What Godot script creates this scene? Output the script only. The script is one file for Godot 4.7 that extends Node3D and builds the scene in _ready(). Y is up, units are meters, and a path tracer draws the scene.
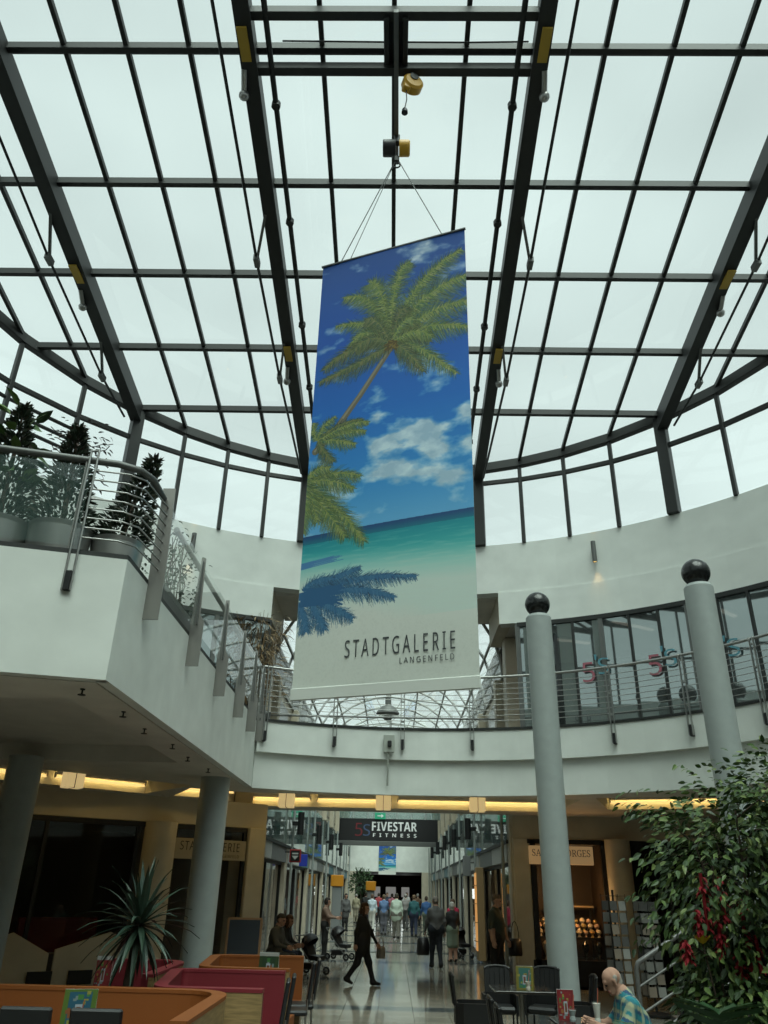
extends Node3D
# A shopping-mall atrium under a glass roof. Units are metres, y is up, the visitor's floor is y = 0.

const RING_R := 10.0
const RING_Z := -8.0
const SLOPE := 0.1732
const UP_FLOOR := 4.75
const SOFFIT := 3.55

var M := {}
var used := {}
var bars_front := [-9.3, -8.35, -7.37, -6.37, -5.38, -4.39, -3.40, -2.42, -1.30, -0.17, 0.96, 2.08, 3.13, 4.18, 5.23, 6.28, 7.3, 8.3, 9.25]
var main_bars := [-6.37, -2.42, 2.08, 6.28]

# ---------------------------------------------------------------- mesh building
class MB:
	var v := PackedVector3Array()
	var n := PackedVector3Array()
	var uv := PackedVector2Array()
	var c := PackedColorArray()
	var colored := false
	var col := Color.WHITE

	func tri(a: Vector3, b: Vector3, d: Vector3, na: Vector3, nb: Vector3, nd: Vector3) -> void:
		if (b - a).cross(d - a).dot(na + nb + nd) > 0.0:
			v.append_array([a, d, b]); n.append_array([na, nd, nb])
		else:
			v.append_array([a, b, d]); n.append_array([na, nb, nd])
		if colored: c.append_array([col, col, col])

	func flat(pts: Array, out: Vector3) -> void:
		var nn: Vector3 = (pts[1] - pts[0]).cross(pts[2] - pts[0]).normalized()
		if nn.dot(out) < 0.0: nn = -nn
		for k in range(1, pts.size() - 1): tri(pts[0], pts[k], pts[k + 1], nn, nn, nn)

	func quad_uv(a: Vector3, b: Vector3, d: Vector3, e: Vector3, nn: Vector3, ua: Vector2, ub: Vector2, ud: Vector2, ue: Vector2) -> void:
		for t in [[a, b, d, ua, ub, ud], [a, d, e, ua, ud, ue]]:
			if (t[1] - t[0]).cross(t[2] - t[0]).dot(nn) > 0.0:
				v.append_array([t[0], t[2], t[1]]); uv.append_array([t[3], t[5], t[4]])
			else:
				v.append_array([t[0], t[1], t[2]]); uv.append_array([t[3], t[4], t[5]])
			n.append_array([nn, nn, nn])

	func box(at: Vector3, s: Vector3, bev := 0.0, B := Basis()) -> void:
		var h := s / 2.0
		var i := Vector3(h.x - bev, h.y - bev, h.z - bev)
		for ax in 3:
			var p := (ax + 1) % 3
			var q := (ax + 2) % 3
			for sg in [-1.0, 1.0]:
				var pts := []
				for k in [[-1, -1], [1, -1], [1, 1], [-1, 1]]:
					var w := Vector3()
					w[ax] = sg * h[ax]; w[p] = k[0] * i[p]; w[q] = k[1] * i[q]
					pts.append(at + B * w)
				var o := Vector3(); o[ax] = sg
				flat(pts, B * o)
			if bev > 0.0:
				for s1 in [-1.0, 1.0]:
					for s2 in [-1.0, 1.0]:
						var pts := []
						for k in [[-1, 0], [1, 0], [1, 1], [-1, 1]]:
							var w := Vector3()
							w[ax] = k[0] * i[ax]
							w[p] = s1 * (h[p] if k[1] == 0 else i[p]); w[q] = s2 * (i[q] if k[1] == 0 else h[q])
							pts.append(at + B * w)
						var o := Vector3(); o[p] = s1; o[q] = s2
						flat(pts, B * o)
		if bev > 0.0:
			for sx in [-1.0, 1.0]:
				for sy in [-1.0, 1.0]:
					for sz in [-1.0, 1.0]:
						flat([at + B * Vector3(sx * h.x, sy * i.y, sz * i.z), at + B * Vector3(sx * i.x, sy * h.y, sz * i.z), at + B * Vector3(sx * i.x, sy * i.y, sz * h.z)], B * Vector3(sx, sy, sz))

	# a bar of rectangular section from a to b; w across, h along "up"
	func bar(a: Vector3, b: Vector3, w: float, h: float, up := Vector3.UP, bev := 0.0) -> void:
		var z := (b - a).normalized()
		var x := up.cross(z)
		if x.length() < 1e-4: x = Vector3.RIGHT.cross(z)
		x = x.normalized()
		box((a + b) / 2.0, Vector3(w, h, a.distance_to(b)), bev, Basis(x, z.cross(x), z))

	func tube(pts: Array, r, seg := 8, caps := true) -> void:
		var m := pts.size()
		var f: Vector3 = (pts[1] - pts[0]).normalized()
		var x := f.cross(Vector3.UP)
		if x.length() < 0.05: x = f.cross(Vector3.RIGHT)
		x = x.normalized()
		var rings := []
		var norms := []
		for k in m:
			var d: Vector3 = (pts[mini(k + 1, m - 1)] - pts[maxi(k - 1, 0)]).normalized()
			x = (x - d * x.dot(d)).normalized()
			var y := d.cross(x)
			var rr: float = r[k] if r is Array else r
			var ring := []
			var nr := []
			for j in seg:
				var an := TAU * j / seg
				var o := x * cos(an) + y * sin(an)
				ring.append(pts[k] + o * rr); nr.append(o)
			rings.append(ring); norms.append(nr)
		for k in m - 1:
			for j in seg:
				var j2 := (j + 1) % seg
				tri(rings[k][j], rings[k + 1][j], rings[k + 1][j2], norms[k][j], norms[k + 1][j], norms[k + 1][j2])
				tri(rings[k][j], rings[k + 1][j2], rings[k][j2], norms[k][j], norms[k + 1][j2], norms[k][j2])
		if caps:
			flat(rings[0], pts[0] - pts[1]); flat(rings[m - 1], pts[m - 1] - pts[m - 2])

	# profile of (radius, height) turned about y
	func lathe(pr: Array, seg := 24, X := Transform3D(), smooth := false) -> void:
		var pn := []
		for k in pr.size() - 1:
			var d: Vector2 = pr[k + 1] - pr[k]
			pn.append(Vector2(d.y, -d.x).normalized())
		for k in pr.size() - 1:
			var n0: Vector2 = pn[k]
			var n1: Vector2 = pn[k]
			if smooth:
				if k > 0: n0 = (pn[k] + pn[k - 1]).normalized()
				if k < pr.size() - 2: n1 = (pn[k] + pn[k + 1]).normalized()
			for j in seg:
				var a := TAU * j / seg
				var b := TAU * (j + 1) / seg
				var q := []
				var qn := []
				for t in [[pr[k], n0, a], [pr[k + 1], n1, a], [pr[k + 1], n1, b], [pr[k], n0, b]]:
					q.append(X * Vector3(t[0].x * cos(t[2]), t[0].y, t[0].x * sin(t[2])))
					qn.append((X.basis * Vector3(t[1].x * cos(t[2]), t[1].y, t[1].x * sin(t[2]))).normalized())
				if pr[k + 1].x > 1e-5: tri(q[0], q[1], q[2], qn[0], qn[1], qn[2])
				if pr[k].x > 1e-5: tri(q[0], q[2], q[3], qn[0], qn[2], qn[3])

	# polygon in (x, z) extruded from y0 to y1
	func prism(poly: PackedVector2Array, y0: float, y1: float, X := Transform3D(), sides := true) -> void:
		var ix := Geometry2D.triangulate_polygon(poly)
		for k in range(0, ix.size(), 3):
			for y in [y0, y1]:
				var o: Vector3 = X.basis * Vector3(0, -1 if y == y0 else 1, 0)
				var t := []
				for q in 3: t.append(X * Vector3(poly[ix[k + q]].x, y, poly[ix[k + q]].y))
				flat(t, o)
		if sides:
			var area := 0.0
			for k in poly.size(): area += poly[k].cross(poly[(k + 1) % poly.size()])
			for k in poly.size():
				var a := poly[k]
				var b := poly[(k + 1) % poly.size()]
				var e := (b - a) * signf(area)
				flat([X * Vector3(a.x, y0, a.y), X * Vector3(b.x, y0, b.y), X * Vector3(b.x, y1, b.y), X * Vector3(a.x, y1, a.y)], X.basis * Vector3(e.y, 0, -e.x))

	func ball(at: Vector3, r: Vector3, seg := 12, rows := 8) -> void:
		var pr := []
		for k in rows + 1:
			var a := -PI / 2 + PI * k / rows
			pr.append(Vector2(maxf(cos(a), 0.0), sin(a)))
		lathe(pr, seg, Transform3D(Basis.from_scale(r), at), true)

	func add(o: MB, X: Transform3D) -> void:
		var flip := X.basis.determinant() < 0.0
		var nb := X.basis.inverse().transposed()
		for k in range(0, o.v.size(), 3):
			for q in ([0, 2, 1] if flip else [0, 1, 2]):
				v.append(X * o.v[k + q]); n.append((nb * o.n[k + q]).normalized())
				if colored: c.append(o.c[k + q] if o.colored else col)

	func mesh() -> ArrayMesh:
		var a := []
		a.resize(Mesh.ARRAY_MAX)
		a[Mesh.ARRAY_VERTEX] = v
		a[Mesh.ARRAY_NORMAL] = n
		if uv.size() == v.size(): a[Mesh.ARRAY_TEX_UV] = uv
		if colored: a[Mesh.ARRAY_COLOR] = c
		var m := ArrayMesh.new()
		m.add_surface_from_arrays(Mesh.PRIMITIVE_TRIANGLES, a)
		return m

# ---------------------------------------------------------------- nodes
func numbered(called: String) -> String:
	if not used.has(called):
		used[called] = 0
		return called
	used[called] += 1
	return "%s_%03d" % [called, used[called]]

func tag(o: Node, label: String, category := "", group := "", kind := "") -> Node:
	if label: o.set_meta("label", label)
	if category: o.set_meta("category", category)
	if group: o.set_meta("group", group)
	if kind: o.set_meta("kind", kind)
	return o

func thing(called: String, label: String, category: String, at := Vector3.ZERO, turn := 0.0, group := "", kind := "") -> Node3D:
	var o := Node3D.new()
	o.name = numbered(called)
	add_child(o)
	o.position = at
	o.rotation.y = turn
	tag(o, label, category, group, kind)
	return o

func part(parent: Node, called: String, m, material: Material, at := Transform3D(), label := "") -> MeshInstance3D:
	var o := MeshInstance3D.new()
	o.mesh = m.mesh() if m is MB else m
	o.material_override = material
	o.transform = at
	o.cast_shadow = GeometryInstance3D.SHADOW_CASTING_SETTING_ON
	if parent == self:
		o.name = numbered(called)
		add_child(o)
	else:
		o.name = called
		parent.add_child(o, true)
	if label: o.set_meta("label", label)
	return o

func single(called: String, m, material: Material, label: String, category: String, group := "", at := Transform3D(), kind := "") -> MeshInstance3D:
	var o := part(self, called, m, material, at)
	tag(o, label, category, group, kind)
	return o

func copy_of(o: Node3D, at: Vector3, turn: float, label := "") -> Node3D:
	var stem := str(o.name).rstrip("0123456789").trim_suffix("_")
	var d: Node3D = o.duplicate()
	d.name = numbered(stem)
	add_child(d)
	d.position = at
	d.rotation.y = turn
	if label: d.set_meta("label", label)
	return d

func lettering(parent: Node, called: String, words: String, high: float, wide: float, material: Material, at: Transform3D, fat := 0.0, font_name := "Droid Sans", spacing := 0) -> MeshInstance3D:
	var t := TextMesh.new()
	var f := SystemFont.new()
	f.font_names = PackedStringArray([font_name])
	f.font_weight = 700 if fat > 0.0 else 400
	if spacing:
		var fv := FontVariation.new()
		fv.base_font = f
		fv.spacing_glyph = spacing
		t.font = fv
	else:
		t.font = f
	t.text = words
	t.font_size = 64
	t.pixel_size = 0.01
	t.depth = 0.02
	t.curve_step = 2.0
	var bb := t.get_aabb()
	var o := MeshInstance3D.new()
	o.name = called
	o.mesh = t
	o.material_override = material
	o.transform = at * Transform3D(Basis.from_scale(Vector3(wide / maxf(bb.size.x, 0.01), high / maxf(bb.size.y, 0.01), 0.08)), Vector3.ZERO) * Transform3D(Basis(), -bb.get_center())
	parent.add_child(o, true)
	return o

# ---------------------------------------------------------------- materials
func lin(r: float, g: float, b: float) -> Color:
	return Color(r, g, b).linear_to_srgb()

func plain(called: String, c: Color, rough := 0.6, metal := 0.0) -> StandardMaterial3D:
	var m := StandardMaterial3D.new()
	m.resource_name = called
	m.albedo_color = c
	m.roughness = rough
	m.metallic = metal
	M[called] = m
	return m

func grain(m: StandardMaterial3D, freq: float, lo: float, scale: Vector3, seed_ := 1, kind := FastNoiseLite.TYPE_SIMPLEX_SMOOTH) -> StandardMaterial3D:
	var t := NoiseTexture2D.new()
	var f := FastNoiseLite.new()
	f.noise_type = kind
	f.seed = seed_
	f.frequency = freq
	f.fractal_octaves = 4
	t.noise = f
	t.width = 256
	t.height = 256
	t.seamless = true
	var g := Gradient.new()
	g.set_color(0, Color(lo, lo, lo))
	g.set_color(1, Color(1, 1, 1))
	t.color_ramp = g
	m.albedo_texture = t
	m.uv1_triplanar = true
	m.uv1_world_triplanar = true
	m.uv1_scale = scale
	return m

func glass(called: String, c: Color, alpha: float) -> StandardMaterial3D:
	var m := plain(called, Color(c, alpha), 0.02)
	m.transparency = BaseMaterial3D.TRANSPARENCY_ALPHA
	return m

func glow(called: String, c: Color, e: float) -> StandardMaterial3D:
	var m := plain(called, c, 0.5)
	m.emission_enabled = true
	m.emission = c
	m.emission_energy_multiplier = e
	return m

func make_materials() -> void:
	grain(plain("white_paint", lin(0.74, 0.77, 0.73), 0.55), 0.02, 0.93, Vector3.ONE * 0.3)
	grain(plain("cream_paint", lin(0.60, 0.54, 0.42), 0.6), 0.02, 0.92, Vector3.ONE * 0.3)
	grain(plain("soffit_paint", lin(0.70, 0.67, 0.60), 0.7), 0.02, 0.93, Vector3.ONE * 0.3)
	grain(plain("pilaster_paint", lin(0.60, 0.54, 0.42), 0.5), 0.02, 0.92, Vector3.ONE * 0.4)
	grain(plain("column_paint", lin(0.34, 0.375, 0.365), 0.45), 0.03, 0.94, Vector3.ONE * 0.5)
	plain("dark_steel", lin(0.021, 0.023, 0.022), 0.5, 0.2)
	plain("grey_steel", lin(0.12, 0.125, 0.12), 0.45, 0.3)
	plain("stainless", lin(0.38, 0.38, 0.365), 0.34, 0.9)
	plain("brushed_steel", lin(0.30, 0.29, 0.27), 0.42, 0.8)
	plain("black_plastic", lin(0.012, 0.012, 0.013), 0.45)
	plain("black_gloss", lin(0.012, 0.014, 0.014), 0.12)
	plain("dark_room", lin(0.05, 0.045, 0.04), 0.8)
	plain("yellow_label", lin(0.42, 0.27, 0.03), 0.6)
	plain("yellow_case", lin(0.55, 0.30, 0.02), 0.45)
	glass("roof_glass", lin(0.62, 0.85, 0.76), 0.07)
	glass("clear_glass", lin(0.6, 0.8, 0.78), 0.03)
	glass("rail_glass", lin(0.25, 0.42, 0.38), 0.10)
	glass("green_glass", lin(0.16, 0.27, 0.25), 0.5)
	var mg := glass("mirror_glass", lin(0.30, 0.34, 0.335), 0.65)
	mg.metallic = 0.85
	glass("shop_glass", lin(0.03, 0.03, 0.03), 0.25)
	plain("shadow_black", lin(0.01, 0.01, 0.01), 0.9)
	glow("tube_white", Color(1.0, 0.97, 0.88), 1.2)
	glow("tube_warm", Color(1.0, 0.83, 0.52), 1.1)
	plain("vault_steel", lin(0.35, 0.36, 0.34), 0.5, 0.2)
	plain("ink", lin(0.02, 0.02, 0.022), 0.6)
	plain("shop_dark", lin(0.008, 0.008, 0.009), 0.08)
	plain("ball_black", lin(0.012, 0.013, 0.013), 0.22)
	plain("panel_white", lin(0.55, 0.56, 0.54), 0.5)
	plain("panel_grey", lin(0.2, 0.21, 0.21), 0.5)
	plain("panel_teal", lin(0.12, 0.24, 0.28), 0.5)
	plain("shop_wall", lin(0.24, 0.21, 0.17), 0.7)
	plain("shop_tan", lin(0.35, 0.24, 0.12), 0.6)
	plain("sign_red", lin(0.35, 0.03, 0.03), 0.5)
	plain("sign_blue", lin(0.02, 0.04, 0.35), 0.5)
	plain("letter_white", lin(0.75, 0.75, 0.75), 0.5)
	plain("card_a", lin(0.32, 0.32, 0.30), 0.4)
	plain("card_b", lin(0.20, 0.20, 0.185), 0.4)
	plain("card_c", lin(0.10, 0.10, 0.095), 0.4)
	plain("card_d", lin(0.24, 0.20, 0.16), 0.4)
	plain("rail_steel", lin(0.16, 0.16, 0.155), 0.42, 0.5)
	plain("stair_stone", lin(0.05, 0.045, 0.04), 0.5)
# ---------------------------------------------------------------- camera, sky, exposure
func _ready() -> void:
	var cam := Camera3D.new()
	cam.name = "camera"
	var pitch := deg_to_rad(26.2)
	var roll := deg_to_rad(1.35)
	var yaw := deg_to_rad(-1.2)
	var fwd := Vector3(sin(yaw) * cos(pitch), sin(pitch), -cos(yaw) * cos(pitch))
	var r0 := Vector3(cos(yaw), 0, sin(yaw))
	var u0 := r0.cross(fwd)
	var right := r0 * cos(roll) + u0 * sin(roll)
	var up := u0 * cos(roll) - r0 * sin(roll)
	cam.transform = Transform3D(Basis(right, up, -fwd), Vector3(0, 1.85, 0))
	cam.fov = rad_to_deg(2.0 * atan(512.0 / 769.0))
	cam.far = 300.0
	add_child(cam)

	var env := Environment.new()
	env.background_mode = Environment.BG_SKY
	var sky := Sky.new()
	var pano := PanoramaSkyMaterial.new()
	pano.panorama = overcast()
	sky.sky_material = pano
	env.sky = sky
	env.tonemap_mode = Environment.TONE_MAPPER_LINEAR
	env.tonemap_exposure = 1.0
	env.sdfgi_enabled = true
	env.ssao_enabled = true
	env.ssil_enabled = true
	var we := WorldEnvironment.new()
	we.name = "world_environment"
	we.environment = env
	add_child(we)

	var sun := DirectionalLight3D.new()   # the sun veiled by thin cloud: a wide, soft source high behind the visitor
	sun.name = "veiled_sun"
	sun.look_at_from_position(Vector3(1.2, 8.0, 4.0), Vector3.ZERO)
	sun.light_color = Color(0.93, 1.0, 0.955)
	sun.light_energy = 1.45
	sun.light_angular_distance = 50.0
	sun.shadow_enabled = true
	add_child(sun)

	make_materials()
	build_shell()
	build_roof()
	build_upper_floor()
	build_ground_walls()
	build_corridor()
	build_banner()
	build_hoist()
	build_rails()
	build_terrace_plants()
	build_signs_and_lamps()
	build_people()
	build_cafe()
	build_ficus()

# an even overcast sky: thin cloud structure all the way round
func overcast() -> ImageTexture:
	var w := 512
	var h := 256
	var im := Image.create(w, h, false, Image.FORMAT_RGBF)
	var f := FastNoiseLite.new()
	f.seed = 7
	f.frequency = 1.6
	f.fractal_octaves = 5
	for y in h:
		var el := PI / 2 - PI * (y + 0.5) / h
		for x in w:
			var az := TAU * (x + 0.5) / w
			var d := Vector3(cos(el) * cos(az), sin(el), cos(el) * sin(az))
			var k := f.get_noise_3dv(d * Vector3(1, 2.2, 1))
			var b := 0.92 + 0.22 * k
			im.set_pixel(x, y, Color(0.78 * b, 0.95 * b, 0.90 * b + 0.015))
	return ImageTexture.create_from_image(im)
# ---------------------------------------------------------------- the shell
func ring_point(x: float, front := true) -> Vector2:
	return Vector2(x, RING_Z + (-1.0 if front else 1.0) * sqrt(RING_R * RING_R - x * x))

func ring_polygon() -> PackedVector2Array:
	var p := PackedVector2Array()
	for x in bars_front: p.append(ring_point(x))
	for a in [-12.0, -4.0, 4.0, 12.0]: p.append(Vector2(RING_R * cos(deg_to_rad(a)), RING_Z + RING_R * sin(deg_to_rad(a))))
	var b := bars_front.duplicate()
	b.reverse()
	for x in b: p.append(ring_point(x, false))
	for a in [168.0, 176.0, 184.0, 192.0]: p.append(Vector2(RING_R * cos(deg_to_rad(a)), RING_Z + RING_R * sin(deg_to_rad(a))))
	return p

func roof_y(z: float) -> float:
	return 11.8 + SLOPE * (19.0 + z) if z < -5.6 else 11.8 + SLOPE * 13.4 - SLOPE * (z + 5.6)

func arc(cx: float, cz: float, r: float, a0: float, a1: float, k: int) -> PackedVector2Array:
	var p := PackedVector2Array()
	for j in k + 1:
		var a := deg_to_rad(lerpf(a0, a1, float(j) / k))
		p.append(Vector2(cx + r * cos(a), cz + r * sin(a)))
	return p

# a wall that follows a plan line, thickness t to the side "side" (+1 = to the right of travel seen from above)
func follow(m: MB, line: PackedVector2Array, t: float, y0: float, y1: float) -> void:
	var o := PackedVector2Array()
	for k in line.size():
		var d := (line[mini(k + 1, line.size() - 1)] - line[maxi(k - 1, 0)]).normalized()
		o.append(line[k] + Vector2(-d.y, d.x) * t)
	for k in line.size() - 1:
		var q := PackedVector2Array([line[k], line[k + 1], o[k + 1], o[k]])
		m.prism(q, y0, y1)

# the curved edge of the bridge, from the side balcony round to the far side
func bridge_edge(grow := 0.0) -> PackedVector2Array:
	return arc(0.376, -9.155, 6.682 + grow, -116.8, 0.0, 34)

func build_shell() -> void:
	var fl := thing("floor", "polished stone tile floor of the mall with grey bands", "floor", Vector3.ZERO, 0, "", "structure")
	var m := MB.new()
	m.box(Vector3(0, -0.17, -32), Vector3(34, 0.3, 92))
	part(fl, "floor_bed", m, grain(plain("floor_stone", lin(0.30, 0.28, 0.235), 0.13), 0.05, 0.85, Vector3.ONE * 0.9, 3))
	var beige := [grain(plain("tile_beige", lin(0.34, 0.31, 0.255), 0.10), 0.06, 0.86, Vector3.ONE, 4), grain(plain("tile_sand", lin(0.30, 0.275, 0.22), 0.12), 0.06, 0.86, Vector3.ONE, 5), grain(plain("tile_pale", lin(0.38, 0.355, 0.30), 0.10), 0.06, 0.88, Vector3.ONE, 6)]
	var grey := [grain(plain("tile_grey", lin(0.10, 0.115, 0.12), 0.10), 0.06, 0.85, Vector3.ONE, 7), grain(plain("tile_slate", lin(0.085, 0.10, 0.105), 0.12), 0.06, 0.85, Vector3.ONE, 8)]
	var tm := MB.new()
	tm.box(Vector3(0, -0.012, 0), Vector3(0.594, 0.024, 0.594), 0.003)
	var tile := tm.mesh()
	var rng := RandomNumberGenerator.new()
	rng.seed = 11
	# tiles from the cafe to the mouth of the corridor
	for ix in range(-6, 6):
		for iz in 24:
			var x := -0.23 + (ix + 0.5) * 0.6
			var z := -11.7 - iz * 0.6
			var dark := (ix == -6 or ix == -5 or ix == 4 or ix == 5) or (iz % 8 == 7)
			var set_: Array = grey if dark else beige
			part(fl, "tile", tile, set_[rng.randi() % set_.size()], Transform3D(Basis(), Vector3(x, 0.0, z)))
	# plain bands further down the corridor, too far to tell tiles apart
	m = MB.new()
	for x in [-3.23, 2.77]:
		m.box(Vector3(x, -0.012, -44.5), Vector3(1.15, 0.024, 37.0))
	for k in 6: m.box(Vector3(-0.23, -0.0125, -30.0 - k * 5.0), Vector3(4.8, 0.024, 0.6))
	part(fl, "grey_band", m, grey[0])

	# upper ring: white fascia wall, closed all the way round
	var ring := thing("wall_ring", "curved white fascia wall under the ring of clerestory windows", "wall", Vector3.ZERO, 0, "", "structure")
	m = MB.new()
	follow(m, arc(0, RING_Z, RING_R, 0, 360, 144), -0.3, 8.41, 9.68)
	part(ring, "upper_band", m, M.white_paint)
	m = MB.new()
	follow(m, arc(0, RING_Z, RING_R - 0.03, -75.8, 252.5, 120), -0.3, 7.61, 8.40)
	part(ring, "lower_band", m, M.white_paint)
	# wall sides of the ring above the outer shops (keeps daylight to the glass)
	m = MB.new()
	follow(m, arc(0, RING_Z, RING_R + 4.0, -62, 238, 60), -0.3, 4.75, 9.68)
	part(ring, "outer_wall", m, M.dark_room)
	m = MB.new()
	var a0 := arc(0, RING_Z, RING_R + 0.25, -75.8, 252.5, 90)
	var a1 := arc(0, RING_Z, RING_R + 4.2, -75.8, 252.5, 90)
	for k in a0.size() - 1:
		m.prism(PackedVector2Array([a0[k], a0[k + 1], a1[k + 1], a1[k]]), 7.72, 7.9)
	part(ring, "gallery_ceiling", m, M.soffit_paint)

	# slab between the two storeys, with lamp coves cut out of the soffit
	var plan := PackedVector2Array([Vector2(-16, 6), Vector2(-16, -64), Vector2(-3.3, -64), Vector2(-3.3, -19.9), Vector2(2.83, -19.9), Vector2(2.83, -64), Vector2(16, -64), Vector2(16, 6), Vector2(7.06, 6)])
	var e := bridge_edge(0.16)
	e.reverse()
	plan.append_array(e)
	plan.append_array(PackedVector2Array([Vector2(-2.84, -15.0), Vector2(-2.84, -7.2), Vector2(-10.0, -5.22), Vector2(-10.1, 6)]))
	var csg := CSGPolygon3D.new()
	csg.name = "ceiling"
	var flipped := PackedVector2Array()
	for p in plan: flipped.append(Vector2(p.x, p.y))
	csg.polygon = flipped
	csg.mode = CSGPolygon3D.MODE_DEPTH
	csg.depth = 0.5
	csg.rotation.x = PI / 2
	csg.position.y = SOFFIT
	csg.material = M.soffit_paint
	for cv in COVES:
		var cut := CSGBox3D.new()
		cut.operation = CSGShape3D.OPERATION_SUBTRACTION
		cut.size = Vector3(cv[1].x, cv[1].y, 0.56)
		cut.rotation.z = cv[2]
		cut.position = Vector3(cv[0].x, cv[0].y, -0.10)
		cut.material = M.soffit_paint
		csg.add_child(cut)
	var raised := CSGBox3D.new()   # the field of the terrace soffit inside its border lies a step higher
	raised.operation = CSGShape3D.OPERATION_SUBTRACTION
	raised.size = Vector3(6.2, 4.4, 0.6)
	raised.position = Vector3(-6.45, -10.1, 0.06)
	raised.material = M.soffit_paint
	csg.add_child(raised)
	add_child(csg)
	tag(csg, "cream plaster soffit under the upper floor with recessed lamp coves", "ceiling", "", "structure")

	m = MB.new()
	m.prism(plan, SOFFIT + 0.55, UP_FLOOR - 0.02)
	var up := thing("floor_upper", "upper storey floor slab behind the white fascia", "floor", Vector3.ZERO, 0, "", "structure")
	part(up, "slab", m, M.dark_room)

	# white fascias
	var fa := thing("trim_1", "curved white two-band fascia of the bridge below its railing", "fascia", Vector3.ZERO, 0, "", "structure")
	m = MB.new()
	follow(m, bridge_edge(), -0.12, 4.18, UP_FLOOR)
	part(fa, "upper_band", m, M.white_paint)
	m = MB.new()
	follow(m, bridge_edge(0.10), -0.12, SOFFIT - 0.02, 4.18)
	part(fa, "lower_band", m, M.white_paint)
	m = MB.new()
	follow(m, bridge_edge(-0.02), -0.16, UP_FLOOR, UP_FLOOR + 0.05)
	part(fa, "dark_edge_strip", m, M.dark_steel)
	m = MB.new()
	follow(m, PackedVector2Array([Vector2(7.06, -9.155), Vector2(7.06, 6)]), 0.12, SOFFIT - 0.02, UP_FLOOR)
	part(fa, "side_band", m, M.white_paint)
	var fb := thing("trim_2", "tall plain white fascia of the terrace corner with glass railing", "fascia", Vector3.ZERO, 0, "", "structure")
	m = MB.new()
	var corner := PackedVector2Array([Vector2(-10.0, -5.05), Vector2(-2.69, -7.05), Vector2(-2.685, -7.10), Vector2(-2.69, -15.25)])
	follow(m, corner, -0.12, SOFFIT - 0.005, UP_FLOOR)
	part(fb, "plaster_face", m, M.white_paint)
	m = MB.new()
	follow(m, corner, -0.06, UP_FLOOR, UP_FLOOR + 0.05)
	part(fb, "dark_edge_strip", m, M.dark_steel)
	m = MB.new()
	follow(m, PackedVector2Array([Vector2(-10, 6), Vector2(-10, -5.1)]), -0.12, SOFFIT - 0.02, UP_FLOOR)
	part(fb, "side_band", m, M.white_paint)

	# outer walls that close the building behind and beside the visitor
	var wb := thing("wall_back", "plain outer walls of the hall behind the visitor", "wall", Vector3.ZERO, 0, "", "structure")
	m = MB.new()
	m.box(Vector3(0, 3.9, 5.0), Vector3(34, 8.4, 0.3))
	m.box(Vector3(-15, 3.9, -30), Vector3(0.3, 8.4, 76))
	m.box(Vector3(15, 3.9, -30), Vector3(0.3, 8.4, 76))
	part(wb, "plaster_face", m, M.cream_paint)
	m = MB.new()
	m.prism(PackedVector2Array([Vector2(-15, 5), Vector2(-15, -64), Vector2(-3.4, -64), Vector2(-3.4, -18), Vector2(-9.5, -16), Vector2(-14.2, -8), Vector2(-9, 3), Vector2(0, 5)]), 7.95, 8.2)
	m.prism(PackedVector2Array([Vector2(15, 5), Vector2(15, -64), Vector2(2.9, -64), Vector2(2.9, -18), Vector2(9.5, -16), Vector2(14.2, -8), Vector2(9, 3), Vector2(0, 5)]), 7.95, 8.2)
	part(wb, "flat_roof", m, M.dark_room)
	m = MB.new()
	follow(m, arc(0, RING_Z, RING_R + 0.3, -80, 260, 60), -4.0, 9.3, 9.6)
	part(wb, "ring_roof", m, M.dark_room)

const COVES := [
	[Vector2(-6.75, -14.07), Vector2(6.0, 2.1), -0.717],
	[Vector2(0.0, -17.6), Vector2(7.4, 2.7), 0.0],
	[Vector2(6.62, -16.2), Vector2(4.9, 2.3), 0.35],
	[Vector2(-3.72, -16.7), Vector2(1.3, 1.6), -0.45],
]

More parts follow.
